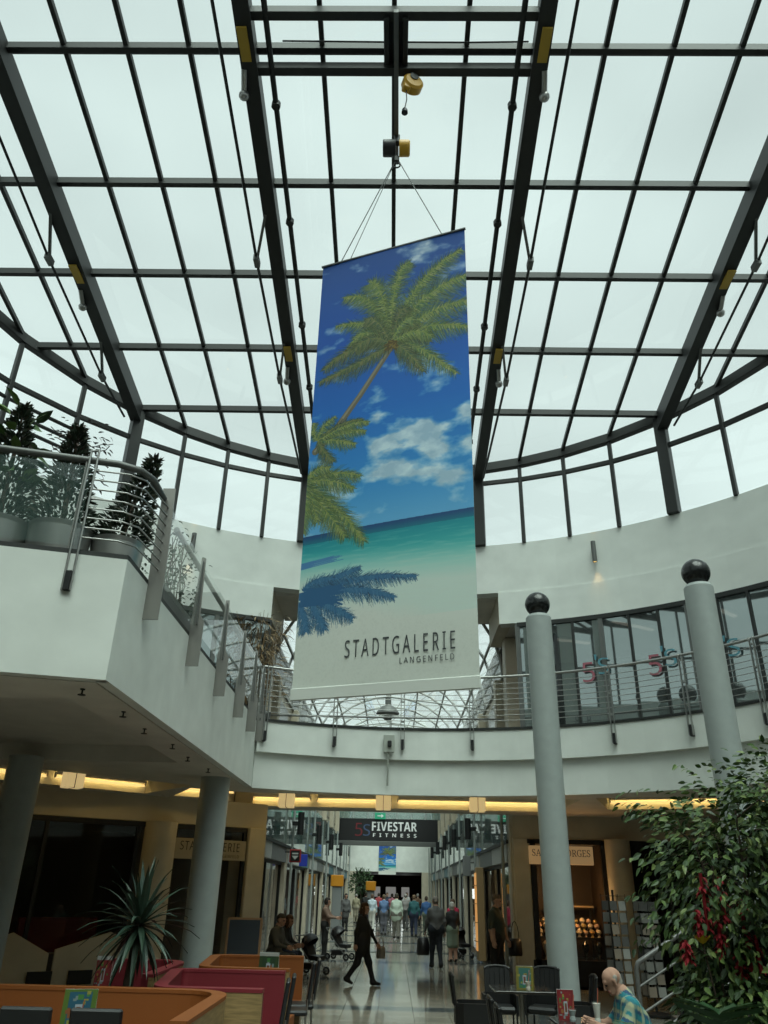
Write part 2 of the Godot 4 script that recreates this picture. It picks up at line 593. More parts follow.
# ---------------------------------------------------------------- glass roof and clerestory
func build_roof() -> void:
	var roof := thing("ceiling_glass", "sloping glass roof of dark steel ribs and pale panes", "roof", Vector3.ZERO, 0, "", "structure")
	var ring := ring_polygon()
	var xs := [-10.2]
	xs.append_array(bars_front)
	xs.append(10.2)
	var zs := [-18.2, -15.66, -13.72, -11.78, -9.84, -7.6, -5.6, -3.6, -1.36, 0.6, 2.2]
	for i in xs.size() - 1:
		for j in zs.size() - 1:
			var cell := PackedVector2Array([Vector2(xs[i], zs[j]), Vector2(xs[i + 1], zs[j]), Vector2(xs[i + 1], zs[j + 1]), Vector2(xs[i], zs[j + 1])])
			for poly in Geometry2D.intersect_polygons(cell, ring):
				var m := MB.new()
				var ix := Geometry2D.triangulate_polygon(poly)
				for k in range(0, ix.size(), 3):
					var t := []
					for q in 3: t.append(Vector3(poly[ix[k + q]].x, roof_y(clampf(poly[ix[k + q]].y, zs[j], zs[j + 1])), poly[ix[k + q]].y))
					m.flat(t, Vector3.DOWN)
				if m.v.size(): part(roof, "glass_pane", m, M.roof_glass)
	# bars that run up the slope
	for x in bars_front:
		var big: bool = x in main_bars
		var zf := ring_point(x).y
		var zr := ring_point(x, false).y
		var w := 0.19 if big else 0.075
		var h := 0.46 if big else 0.11
		var drop := 0.25 if big else 0.06
		var m := MB.new()
		if zf < -5.6:
			m.bar(Vector3(x, roof_y(zf) - drop, zf), Vector3(x, roof_y(-5.6) - drop, -5.6), w, h, Vector3.UP, 0.008)
		if zr > -5.6:
			m.bar(Vector3(x, roof_y(-5.6) - drop, -5.6), Vector3(x, roof_y(zr) - drop, zr), w, h, Vector3.UP, 0.008)
		part(roof, "main_rib" if big else "glazing_bar", m, M.dark_steel)
		if big:   # flanges of the rolled section
			m = MB.new()
			m.bar(Vector3(x, roof_y(zf) - 0.475, zf + 0.1), Vector3(x, roof_y(-5.6) - 0.475, -5.6), 0.25, 0.03)
			part(roof, "rib_flange", m, M.dark_steel)
	for z in zs:
		if z < -17.0 or z > 1.0: continue
		var half := sqrt(RING_R * RING_R - pow(z - RING_Z, 2.0))
		var m := MB.new()
		m.box(Vector3(0, roof_y(z) - 0.09, z), Vector3(2 * half, 0.15, 0.10), 0.006)
		part(roof, "purlin", m, M.dark_steel)
		m = MB.new()
		m.box(Vector3(0, roof_y(z) - 0.02, z - 0.13), Vector3(2 * half - 0.3, 0.035, 0.03))
		part(roof, "gutter_lip", m, M.dark_steel)

	# ring of windows below the roof edge
	var win := thing("window_1", "ring of clerestory windows between white fascia and glass roof", "window", Vector3.ZERO, 0, "", "structure")
	var cnt := ring.size()
	for k in cnt:
		var a := ring[k]
		var b := ring[(k + 1) % cnt]
		var A := Vector3(a.x, 0, a.y)
		var B := Vector3(b.x, 0, b.y)
		var out := Vector3(0, 0, RING_Z) - A
		var ya := roof_y(a.y) - 0.12
		var yb := roof_y(b.y) - 0.12
		var m := MB.new()
		m.bar(A + Vector3.UP * ya, B + Vector3.UP * yb, 0.18, 0.24, Vector3.UP, 0.01)
		part(win, "ring_beam", m, M.dark_steel)
		m = MB.new()
		m.bar(A + Vector3.UP * 11.45, B + Vector3.UP * 11.45, 0.09, 0.10)
		part(win, "transom", m, M.dark_steel)
		m = MB.new()
		m.flat([A + Vector3.UP * 9.7, B + Vector3.UP * 9.7, B + Vector3.UP * 11.45, A + Vector3.UP * 11.45], out)
		part(win, "pane", m, M.clear_glass)
		m = MB.new()
		m.flat([A + Vector3.UP * 11.45, B + Vector3.UP * 11.45, B + Vector3.UP * yb, A + Vector3.UP * ya], out)
		part(win, "pane", m, M.clear_glass)
		var big := main_bars.any(func(q): return absf(q - a.x) < 0.01)
		m = MB.new()
		m.bar(A + Vector3.UP * 9.66, A + Vector3.UP * ya, 0.26 if big else 0.09, 0.26 if big else 0.12, out.normalized(), 0.01)
		part(win, "post" if big else "mullion", m, M.dark_steel)
		if a.x < -8.2 and a.x > -9.4 and a.y < -9.0:   # ventilation louvres at the end bays
			for s in 5:
				m = MB.new()
				m.bar(A + Vector3.UP * (9.95 + s * 0.28), B + Vector3.UP * (9.95 + s * 0.28), 0.10, 0.035)
				part(win, "louvre_slat", m, M.dark_steel)

	# what is fixed under the ribs: guide rods, shade cables, brackets, smoke-vent drives
	for x in main_bars:
		var inner := 1.0 if x < 0 else -1.0
		var zf := ring_point(x).y + 0.15
		var big_in: bool = absf(x) < 4.0
		if big_in:
			var m := MB.new()
			m.tube([Vector3(x + inner * 0.33, roof_y(zf) - 0.35, zf), Vector3(x + inner * 0.33, roof_y(-5.6) - 0.35, -5.6)], 0.045, 8)
			part(roof, "guide_pipe", m, M.dark_steel)
			for z in [-16.4, -14.6, -12.8, -10.4, -8.3]:
				m = MB.new()
				m.tube([Vector3(x + inner * 0.33, roof_y(z) - 0.40, z), Vector3(x + inner * 0.33, roof_y(z) - 0.30, z + 0.001)], 0.075, 8)
				part(roof, "pipe_clamp", m, M.dark_steel)
		var cab := MB.new()
		var p0 := Vector3(x - inner * 0.06, roof_y(zf) - 0.75, zf + 0.5)
		var p1 := Vector3(x - inner * 0.24, roof_y(-13.9) - 0.75, -13.9)
		var p2 := Vector3(x - inner * 0.32, roof_y(-10.9) - 0.75, -10.9)
		var p3 := Vector3(x - inner * 0.42, roof_y(-5.6) - 0.45, -5.6)
		cab.tube([p0, p1, p2, p3], 0.028, 6)
		part(roof, "tie_rod", cab, M.dark_steel)
		for q in [[p1, 1.0], [p2, 1.0]]:
			var m := MB.new()
			m.bar(Vector3(x - inner * 0.08, q[0].y + 0.42, q[0].z + 0.75), q[0] + Vector3(0, 0.03, 0), 0.05, 0.07)
			m.box(q[0], Vector3(0.10, 0.14, 0.24), 0.01)
			part(roof, "strut_bracket", m, M.grey_steel)
		for z in ([-13.5, -7.35] if big_in else [-11.5]):
			var m := MB.new()
			m.box(Vector3(x - inner * 0.02, roof_y(z) - 0.51, z), Vector3(0.15, 0.04, 0.62))
			part(roof, "yellow_label", m, M.yellow_label, Transform3D(), "yellow warning plate")
			m = MB.new()
			m.tube([Vector3(x - inner * 0.08, roof_y(z - 0.3) - 0.5, z - 0.32), Vector3(x - inner * 0.12, roof_y(z) - 0.68, z - 0.62)], 0.045, 8)
			m.ball(Vector3(x - inner * 0.12, roof_y(z) - 0.72, z - 0.64), Vector3.ONE * 0.085, 10, 6)
			part(roof, "vent_drive", m, M.stainless)
# ---------------------------------------------------------------- upper storey behind the railings
func gallery_front(called: String, label: String, a0: float, a1: float, k: int, wide_every: int) -> Node3D:
	var w := thing(called, label, "shopfront", Vector3.ZERO, 0, "", "structure")
	var p := arc(0, RING_Z, RING_R - 0.03, a0, a1, k)
	for i in k:
		var A := Vector3(p[i].x, 0, p[i].y)
		var B := Vector3(p[i + 1].x, 0, p[i + 1].y)
		var m := MB.new()
		m.flat([A + Vector3.UP * 4.8, B + Vector3.UP * 4.8, B + Vector3.UP * 7.52, A + Vector3.UP * 7.52], Vector3(0, 0, RING_Z) - A)
		part(w, "pane", m, M.mirror_glass)
		m = MB.new()
		m.bar(A + Vector3.UP * 7.55, B + Vector3.UP * 7.55, 0.10, 0.10)
		m.bar(A + Vector3.UP * 4.80, B + Vector3.UP * 4.80, 0.08, 0.09)
		part(w, "frame_rail", m, M.dark_steel)
	for i in k + 1:
		var A := Vector3(p[i].x, 0, p[i].y)
		var wide := i % wide_every == 0
		var m := MB.new()
		m.bar(A + Vector3.UP * 4.76, A + Vector3.UP * 7.58, 0.10 if wide else 0.05, 0.09, (Vector3(0, 0, RING_Z) - A).normalized())
		part(w, "mullion", m, M.grey_steel if wide else M.dark_steel)
	return w

func build_upper_floor() -> void:
	var w := gallery_front("window_2", "reflecting glass front of the upper gallery shop with pink and blue numerals", -73.4, 0.0, 20, 3)
	# dark door frame near the corridor end
	var p := arc(0, RING_Z, RING_R - 0.10, -73.4, 0.0, 88)
	for d in [[2, 6], [44, 48]]:
		var A := Vector3(p[d[0]].x, 0, p[d[0]].y)
		var B := Vector3(p[d[1]].x, 0, p[d[1]].y)
		var m := MB.new()
		m.bar(A + Vector3.UP * 4.76, A + Vector3.UP * 7.2, 0.10, 0.09)
		m.bar(B + Vector3.UP * 4.76, B + Vector3.UP * 7.2, 0.10, 0.09)
		m.bar(A + Vector3.UP * 7.2, B + Vector3.UP * 7.2, 0.09, 0.11)
		m.bar(A + Vector3.UP * 6.5, B + Vector3.UP * 6.5, 0.06, 0.07)
		part(w, "door_frame", m, M.black_gloss)
	var pink := plain("pink_film", lin(0.32, 0.09, 0.12), 0.5)
	var blue := plain("blue_film", lin(0.08, 0.24, 0.30), 0.5)
	for i in [12, 22, 31, 42]:
		var q := p[i]
		var dir := Vector3(0, 0, RING_Z) - Vector3(q.x, 0, q.y)
		var X := Transform3D(Basis.looking_at(-dir.normalized(), Vector3.UP), Vector3(q.x, 6.34, q.y) + dir.normalized() * 0.02)
		lettering(w, "numeral_print", "5", 0.44, 0.27, pink, X * Transform3D(Basis(), Vector3(-0.18, -0.05, 0)))
		lettering(w, "letter_print", "S", 0.36, 0.24, pink if i == 14 else blue, X * Transform3D(Basis(), Vector3(0.16, 0.06, 0)))
		lettering(w, "apostrophe_print", "'", 0.12, 0.06, blue, X * Transform3D(Basis(), Vector3(0.0, 0.27, 0)))
	gallery_front("window_3", "dark glass front of the upper gallery behind the terrace plants", -180.0, -107.5, 20, 3)
	for a in [[5.6, -17.6, 0.5], [7.2, -16.4, 0.7], [9.3, -14.2, 0.9], [4.3, -18.9, 0.3]]:
		var l := thing("strip_light", "white strip light on the ceiling inside the upper gallery shop", "light", Vector3(a[0], 7.6, a[1]), a[2], "strip lights in the upper gallery shop")
		var m := MB.new()
		m.box(Vector3(0, 0.06, 0), Vector3(1.3, 0.08, 0.14), 0.01)
		part(l, "housing", m, M.white_paint)
		m = MB.new()
		m.box(Vector3(0, 0.0, 0), Vector3(1.25, 0.035, 0.10))
		part(l, "light_tube", m, M.tube_white)
		lamp_area(l, Vector3(0, -0.03, 0), Vector2(1.25, 0.1), Color(1, 0.97, 0.9), 0.6)

	# the opening in the ring above the bridge and the gallery behind it
	var g := thing("wall_gallery", "cream walls and soffit of the upper passage beyond the bridge", "wall", Vector3.ZERO, 0, "", "structure")
	var m := MB.new()
	m.box(Vector3(-0.27, 8.53, -19.2), Vector3(5.6, 0.22, 2.0))
	part(g, "passage_soffit", m, M.soffit_paint)
	m = MB.new()
	m.box(Vector3(2.62, 8.08, -18.95), Vector3(0.3, 0.78, 1.9))
	m.box(Vector3(-3.2, 8.08, -18.95), Vector3(0.3, 0.78, 1.9))
	part(g, "passage_side", m, M.cream_paint)
	for x in [-3.35, 2.95]:
		m = MB.new()
		m.box(Vector3(x, 6.2, -19.3), Vector3(0.42, 3.0, 0.5), 0.02)
		part(g, "pilaster", m, M.pilaster_paint)
	for s in [[-3.45, -1.0], [2.98, 1.0]]:
		m = MB.new()
		m.box(Vector3(s[0], 5.85, -41.0), Vector3(0.25, 2.3, 42.2))
		part(g, "side_wall", m, M.pilaster_paint)
		for k in 9:
			m = MB.new()
			m.box(Vector3(s[0] - s[1] * 0.13, 5.9, -23.0 - k * 4.4), Vector3(0.06, 1.6, 3.2))
			part(g, "dark_window", m, M.black_gloss)
			m = MB.new()
			m.box(Vector3(s[0] - s[1] * 0.2, 5.85, -20.8 - k * 4.4), Vector3(0.25, 2.3, 0.4), 0.02)
			part(g, "rib_pier", m, M.pilaster_paint)
	# railing of the bridge on the corridor side
	m = MB.new()
	m.tube([Vector3(-3.2, 5.8, -19.85), Vector3(2.75, 5.8, -19.85)], 0.025, 8)
	for k in 4: m.tube([Vector3(-3.2, 4.95 + k * 0.2, -19.85), Vector3(2.75, 4.95 + k * 0.2, -19.85)], 0.008, 6)
	part(g, "rear_railing", m, M.stainless)

	# glazed barrel vault over the corridor
	var v := thing("ceiling_vault", "arched glass barrel vault over the corridor beyond the bridge", "roof", Vector3.ZERO, 0, "", "structure")
	var cx := -0.235
	var hw := 3.06
	var rise := 2.7
	var kk := 8
	var pt := func(j: int, z: float) -> Vector3:
		var a := PI * j / kk
		return Vector3(cx - hw * cos(a), 7.0 + rise * sin(a), z)
	for b in 20:
		var z0 := -20.2 - b * 2.1
		var z1 := z0 - 2.1
		var rm := MB.new()
		var line := []
		for j in 17:
			var a := PI * j / 16.0
			line.append(Vector3(cx - hw * cos(a), 7.0 + rise * sin(a), z0))
		rm.tube(line, 0.045, 6)
		part(v, "arch_rib", rm, M.vault_steel)
		for j in kk:
			var pm := MB.new()
			pm.flat([pt.call(j, z0), pt.call(j + 1, z0), pt.call(j + 1, z1), pt.call(j, z1)], Vector3(cx, 7, z0) - pt.call(j, z0))
			part(v, "glass_pane", pm, M.clear_glass)
	for j in kk + 1:
		var bm := MB.new()
		bm.bar(pt.call(j, -20.2), pt.call(j, -62.2), 0.06, 0.06)
		part(v, "purlin", bm, M.vault_steel)
	for b in 5:   # tie arches with spokes under the vault
		var z := -24.4 - b * 4.2
		var tm := MB.new()
		tm.tube([Vector3(cx - hw, 7.0, z), Vector3(cx, 7.35, z), Vector3(cx + hw, 7.0, z)], 0.02, 6)
		for j in [2, 3, 4, 5, 6]: tm.tube([Vector3(cx, 7.35, z), pt.call(j, z)], 0.012, 5)
		part(v, "tie_rods", tm, M.vault_steel)
	m = MB.new()
	m.prism(PackedVector2Array([Vector2(cx - hw, 7.0), Vector2(cx - hw * 0.7, 7.0 + rise * 0.7), Vector2(cx, 7.0 + rise), Vector2(cx + hw * 0.7, 7.0 + rise * 0.7), Vector2(cx + hw, 7.0), Vector2(cx + hw, 4.0), Vector2(cx - hw, 4.0)]), 0, 0.2, Transform3D(Basis(Vector3.RIGHT, Vector3.FORWARD, Vector3.UP), Vector3(0, 0, -63.0)))
	part(v, "end_gable", m, M.white_paint)

	var pl := thing("pendant_lamp", "dark dome pendant lamp under the glass vault beyond the bridge", "lamp", Vector3(-0.28, 7.55, -28.0))
	m = MB.new()
	m.lathe([Vector2(0.42, 0.0), Vector2(0.40, 0.06), Vector2(0.25, 0.24), Vector2(0.10, 0.30), Vector2(0.10, 0.55), Vector2(0.0, 0.56)], 20)
	m.lathe([Vector2(0.0, 0.08), Vector2(0.39, 0.03)], 20)
	part(pl, "lamp_shade", m, M.grey_steel)
	m = MB.new()
	m.tube([Vector3(0, 0.55, 0), Vector3(0, 2.05, 0)], 0.015, 6)
	part(pl, "suspension_rod", m, M.dark_steel)
	m = MB.new()
	m.ball(Vector3(0, -0.14, 0), Vector3(0.16, 0.12, 0.16))
	part(pl, "lower_bowl", m, M.dark_steel)

func lamp_area(parent: Node3D, at: Vector3, size: Vector2, c: Color, e: float, down := Vector3.DOWN) -> void:
	var a := AreaLight3D.new()
	a.name = "lamp_light"
	a.area_size = size
	a.light_color = c
	a.light_energy = e
	a.shadow_enabled = true
	a.position = at
	a.basis = Basis.looking_at(down, Vector3.FORWARD if absf(down.y) > 0.5 else Vector3.UP)
	parent.add_child(a, true)

# ---------------------------------------------------------------- ground floor shopfronts
const WALL_P := Vector3(-3.4, 0, -18.45)
const WALL_Q := Vector3(-12.4, 0, -12.3)

func left_frame() -> Transform3D:   # x runs along the slanting wall towards the corridor, z out into the hall
	var u := (WALL_Q - WALL_P).normalized()
	return Transform3D(Basis(-u, Vector3.UP, Vector3.UP.cross(u)), WALL_P)

func build_ground_walls() -> void:
	var F := left_frame()
	var w := thing("wall_left", "slanting dark glass shopfront under a cream bulkhead beside the cafe", "shopfront", Vector3.ZERO, 0, "", "structure")
	w.transform = F
	var m := MB.new()
	m.box(Vector3(-5.2, 3.3, -0.1), Vector3(11.6, 0.52, 0.24))
	part(w, "bulkhead", m, M.cream_paint)
	m = MB.new()
	m.box(Vector3(0.35, 1.52, -0.05), Vector3(0.42, 3.04, 0.4), 0.02)
	part(w, "corner_pier", m, M.pilaster_paint)
	m = MB.new()
	m.lathe([Vector2(0.33, 0.0), Vector2(0.33, 3.04)], 24, Transform3D(Basis(), Vector3(-1.85, 0, 0.1)))
	part(w, "round_pier", m, M.pilaster_paint)
	for x in [0.1, -1.5, -2.3, -4.1, -5.7, -7.3, -8.9, -10.5]:
		m = MB.new()
		m.box(Vector3(x, 1.5, 0.0), Vector3(0.07, 2.96, 0.1))
		part(w, "frame_post", m, M.black_plastic)
	m = MB.new()
	m.box(Vector3(-5.2, 2.98, 0.0), Vector3(10.7, 0.1, 0.1))
	m.box(Vector3(-5.2, 0.05, 0.0), Vector3(10.7, 0.1, 0.1))
	part(w, "frame_rail", m, M.black_plastic)
	for s in [[0.1, -1.5], [-1.5, -2.3], [-2.3, -4.1], [-4.1, -5.7], [-5.7, -7.3], [-7.3, -8.9], [-8.9, -10.5]]:
		m = MB.new()
		m.flat([Vector3(s[0], 0.1, 0), Vector3(s[1], 0.1, 0), Vector3(s[1], 2.93, 0), Vector3(s[0], 2.93, 0)], Vector3.BACK)
		part(w, "pane", m, M.shop_glass)
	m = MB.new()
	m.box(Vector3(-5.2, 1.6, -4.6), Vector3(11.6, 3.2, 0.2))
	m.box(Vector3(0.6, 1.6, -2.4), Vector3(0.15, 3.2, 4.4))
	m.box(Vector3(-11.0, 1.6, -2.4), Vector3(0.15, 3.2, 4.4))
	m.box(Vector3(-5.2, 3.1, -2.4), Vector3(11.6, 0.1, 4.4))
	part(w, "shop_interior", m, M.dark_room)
	var red := plain("deep_red_laminate", lin(0.17, 0.008, 0.012), 0.5)
	for s in [[0.9, 1.6, 1.2], [3.3, 1.8, 1.35], [5.6, 1.6, 1.1]]:
		var b := thing("red_banquette", "dark red high-backed banquette behind the cafe shop glass", "bench", F * Vector3(-s[0] - 2.2, 0, -1.6), F.basis.get_euler().y, "red banquettes behind the shop glass")
		m = MB.new()
		m.box(Vector3(0, s[2] / 2, -0.3), Vector3(s[1], s[2], 0.12), 0.02)
		part(b, "backrest", m, red)
		m = MB.new()
		m.box(Vector3(0, 0.25, 0), Vector3(s[1], 0.42, 0.5), 0.03)
		part(b, "seat", m, red)
		m = MB.new()
		m.box(Vector3(0, 0.03, 0), Vector3(s[1] - 0.1, 0.06, 0.4))
		part(b, "plinth", m, M.black_plastic)
	# pale counter with two gable-shaped fronts in front of the glass
	var ct := thing("cafe_counter", "pale cream counter with pointed gable panels below dark shop glass", "counter", F * Vector3(-3.7, 0, 0.75), F.basis.get_euler().y)
	for s in [[-0.85, 1.5], [0.85, 1.7]]:
		m = MB.new()
		m.prism(PackedVector2Array([Vector2(s[0] - s[1] / 2, 0.04), Vector2(s[0] + s[1] / 2, 0.04), Vector2(s[0] + s[1] / 2, 0.72), Vector2(s[0] + 0.1, 1.05), Vector2(s[0] - s[1] / 2, 0.78)]), -0.03, 0.03, Transform3D(Basis(Vector3.RIGHT, Vector3.BACK, Vector3.UP), Vector3.ZERO))
		part(ct, "gable_panel", m, M.pilaster_paint)
	m = MB.new()
	m.box(Vector3(0.0, 0.36, -0.25), Vector3(3.3, 0.7, 0.4), 0.01)
	part(ct, "counter_body", m, M.dark_room)
	for x in [-1.3, -0.2, 0.5]:
		m = MB.new()
		m.box(Vector3(x, 0.34, 0.05), Vector3(0.42, 0.22, 0.04), 0.005)
		part(ct, "dark_vent_panel", m, M.black_plastic)

	var sg := thing("sign_board", "pale board lettered STADTGALERIE on the dark shopfront behind the column", "sign", F * Vector3(-0.72, 2.56, 0.08), F.basis.get_euler().y)
	m = MB.new()
	m.box(Vector3.ZERO, Vector3(1.66, 0.40, 0.05), 0.006)
	var board := part(sg, "board", m, plain("sign_cream", lin(0.40, 0.34, 0.24), 0.6))
	lettering(board, "lettering", "STADTGALERIE", 0.17, 1.35, M.ink, Transform3D(Basis(), Vector3(0, 0.06, 0.03)), 0.0, "Droid Sans", 6)
	lettering(board, "small_lettering", "LANGENFELD", 0.06, 0.55, M.ink, Transform3D(Basis(), Vector3(0.4, -0.12, 0.03)), 0.0, "Droid Sans", 6)

	# right-hand wall with the jeweller's window
	var r := thing("wall_right", "cream bulkhead and piers around the jeweller's dark framed window", "shopfront", Vector3.ZERO, 0, "", "structure")
	m = MB.new()
	m.box(Vector3(9.0, 3.3, -20.12), Vector3(12.3, 0.52, 0.24))
	part(r, "bulkhead", m, M.cream_paint)
	m = MB.new()
	m.box(Vector3(3.03, 1.52, -20.15), Vector3(0.4, 3.04, 0.4), 0.02)
	part(r, "corner_pier", m, M.pilaster_paint)
	m = MB.new()
	m.lathe([Vector2(0.29, 0.0), Vector2(0.29, 3.04)], 24, Transform3D(Basis(), Vector3(5.28, 0, -19.85)))
	part(r, "round_pier", m, M.pilaster_paint)
	m = MB.new()
	m.box(Vector3(4.1, 2.98, -20.0), Vector3(1.85, 0.1, 0.14))
	m.box(Vector3(4.1, 0.28, -20.0), Vector3(1.85, 0.5, 0.14))
	m.box(Vector3(3.3, 1.5, -20.0), Vector3(0.12, 3.0, 0.14))
	m.box(Vector3(4.97, 1.5, -20.0), Vector3(0.12, 3.0, 0.14))
	part(r, "window_frame", m, M.black_plastic)
	m = MB.new()
	m.flat([Vector3(3.35, 0.5, -20), Vector3(4.93, 0.5, -20), Vector3(4.93, 2.95, -20), Vector3(3.35, 2.95, -20)], Vector3.BACK)
	part(r, "pane", m, M.shop_glass)
	m = MB.new()
	m.box(Vector3(4.1, 1.55, -21.6), Vector3(1.9, 3.1, 0.1))
	m.box(Vector3(3.2, 1.55, -20.85), Vector3(0.1, 3.1, 1.5))
	m.box(Vector3(5.03, 1.55, -20.85), Vector3(0.1, 3.1, 1.5))
	m.box(Vector3(4.1, 3.05, -20.85), Vector3(1.9, 0.1, 1.5))
	m.box(Vector3(4.1, 0.45, -20.85), Vector3(1.8, 0.1, 1.5))
	part(r, "display_box", m, plain("display_brown", lin(0.05, 0.032, 0.02), 0.6))
	m = MB.new()
	m.box(Vector3(10.3, 1.52, -20.1), Vector3(9.4, 3.04, 0.1))
	part(r, "dark_glazing", m, M.shop_dark)
	for x in [6.4, 8.0, 9.6, 11.2]:
		m = MB.new()
		m.box(Vector3(x, 1.52, -20.0), Vector3(0.08, 3.04, 0.1))
		part(r, "frame_post", m, M.black_plastic)

	var js := thing("shop_sign", "warm lit shop sign lettered SAINT GEORGES above the jeweller's window", "sign", Vector3(3.94, 2.68, -19.86))
	m = MB.new()
	m.box(Vector3.ZERO, Vector3(1.5, 0.40, 0.08), 0.01)
	var face := part(js, "sign_face", m, glow("sign_warm", lin(0.50, 0.32, 0.15), 0.35))
	lettering(face, "lettering", "SAINT GEORGES", 0.15, 1.36, M.ink, Transform3D(Basis(), Vector3(0, 0.05, 0.045)), 0.0, "Droid Serif")
	lamp_area(js, Vector3(0, 0, 0.08), Vector2(1.4, 0.36), Color(1.0, 0.72, 0.42), 0.25, Vector3.BACK)

	# lit shelves and their wares
	var sh := thing("display_shelf", "dark display shelf inside the jeweller's window", "shelf", Vector3(4.15, 0, -20.6))
	m = MB.new()
	m.box(Vector3(0, 0.95, -0.1), Vector3(1.55, 0.05, 0.5), 0.006)
	part(sh, "shelf_board", m, M.black_plastic)
	for k in 2:
		m = MB.new()
		m.box(Vector3(0, 1.03 + k * 0.055, -0.055 - k * 0.155), Vector3(1.5, 0.11 + k * 0.11, 0.14), 0.004)
		part(sh, "riser", m, M.black_plastic)
	m = MB.new()
	m.box(Vector3(0.2, 1.6, -0.45), Vector3(1.0, 0.04, 0.25), 0.006)
	part(sh, "shelf_board", m, plain("shelf_tan", lin(0.4, 0.3, 0.18), 0.5))
	for x in [-0.72, 0.72]:
		m = MB.new()
		m.box(Vector3(x, 0.68, -0.25), Vector3(0.04, 0.36, 0.05))
		m.box(Vector3(x * 0.9, 1.05, -0.52), Vector3(0.03, 1.1, 0.03))
		part(sh, "support", m, M.black_plastic)
	var spot := OmniLight3D.new()
	spot.name = "showcase_light"
	spot.position = Vector3(0, 1.85, 0.4)
	spot.light_color = Color(1.0, 0.78, 0.5)
	spot.light_energy = 0.9
	spot.light_size = 0.12
	spot.omni_range = 20.0
	spot.shadow_enabled = true
	sh.add_child(spot)
	m = MB.new()
	m.lathe([Vector2(0.0, 0.06), Vector2(0.05, 0.04), Vector2(0.06, 0.0)], 14, Transform3D(Basis(), Vector3(0, 1.9, 0.4)))
	m.tube([Vector3(0, 1.95, 0.4), Vector3(0, 3.0, 0.4)], 0.01, 6)
	part(sh, "lamp_bulb", m, M.tube_warm)
	var rng := RandomNumberGenerator.new()
	rng.seed = 5
	var cols := [plain("shell_white", lin(0.7, 0.62, 0.5), 0.35), plain("shell_rose", lin(0.6, 0.4, 0.3), 0.35), plain("shell_gold", lin(0.55, 0.4, 0.15), 0.3, 0.5)]
	for k in 30:
		var o := MB.new()
		var s := rng.randf_range(0.05, 0.064)
		o.lathe([Vector2(0.0, 0.0), Vector2(s * 0.6, 0.0), Vector2(s * 0.35, s * 0.8), Vector2(s, s * 1.5), Vector2(s * 0.85, s * 2.3), Vector2(s * 0.2, s * 2.7), Vector2(0, s * 2.7)], 10)
		single("trinket", o, cols[k % 3], ["small white ornament crowded on the lit display shelf", "small rosy ornament crowded on the lit display shelf", "small gilt ornament crowded on the lit display shelf"][k % 3], "ornament", "ornaments on the jeweller's display shelf", Transform3D(Basis(), Vector3(3.46 + 1.36 * (k % 10) / 9.0, 0.976 + 0.11 * (k / 10), -20.50 - 0.155 * (k / 10))))
	for k in 5:
		var o := MB.new()
		o.lathe([Vector2(0.0, 0.0), Vector2(0.07, 0.0), Vector2(0.05, 0.02), Vector2(0.02, 0.1), Vector2(0.075, 0.22), Vector2(0.085, 0.34), Vector2(0.03, 0.4), Vector2(0, 0.4)], 14)
		single("necklace_bust", o, cols[0] if k < 3 else M.black_gloss, "pale necklace bust on the window floor of the jeweller" if k < 3 else "black necklace bust on the window floor of the jeweller", "bust", "necklace busts in the jeweller's window", Transform3D(Basis(), Vector3(3.52 + k * 0.3, 0.5, -20.2)))

	# columns of the hall
	for q in [[-3.12, -14.07, "smooth grey round column under the terrace by the shop sign"], [-5.57, -12.03, "smooth grey round column under the terrace beside the dark shop glass"]]:
		var c := thing("column", q[2], "column", Vector3(q[0], 0, q[1]), 0, "round columns under the terrace")
		m = MB.new()
		m.lathe([Vector2(0.27, 0.0), Vector2(0.27, 0.10), Vector2(0.25, 0.12), Vector2(0.25, 3.55)], 36)
		part(c, "shaft", m, M.column_paint)
		m = MB.new()
		m.lathe([Vector2(0.0, 0.0), Vector2(0.275, 0.0), Vector2(0.275, 0.09)], 36)
		part(c, "base_ring", m, M.grey_steel)
	for q in [[2.55, -13.32, "free-standing grey column topped by a black ball, before the bridge"], [4.83, -11.67, "free-standing grey column topped by a black ball, behind the tall ficus"]]:
		var c := thing("ball_column", q[2], "column", Vector3(q[0], 0, q[1]), 0, "grey columns topped by black balls")
		m = MB.new()
		m.lathe([Vector2(0.225, 0.0), Vector2(0.225, 6.31), Vector2(0.19, 6.36), Vector2(0.0, 6.36)], 36)
		part(c, "shaft", m, M.column_paint)
		m = MB.new()
		m.lathe([Vector2(0.0, 0.0), Vector2(0.26, 0.0), Vector2(0.26, 0.12), Vector2(0.225, 0.14)], 36)
		part(c, "base_ring", m, M.grey_steel)
		m = MB.new()
		m.lathe([Vector2(0.13, 6.35), Vector2(0.13, 6.41)], 24)
		part(c, "neck", m, M.dark_steel)
		m = MB.new()
		m.ball(Vector3(0, 6.575, 0), Vector3.ONE * 0.225, 28, 18)
		part(c, "ball_finial", m, M.ball_black)

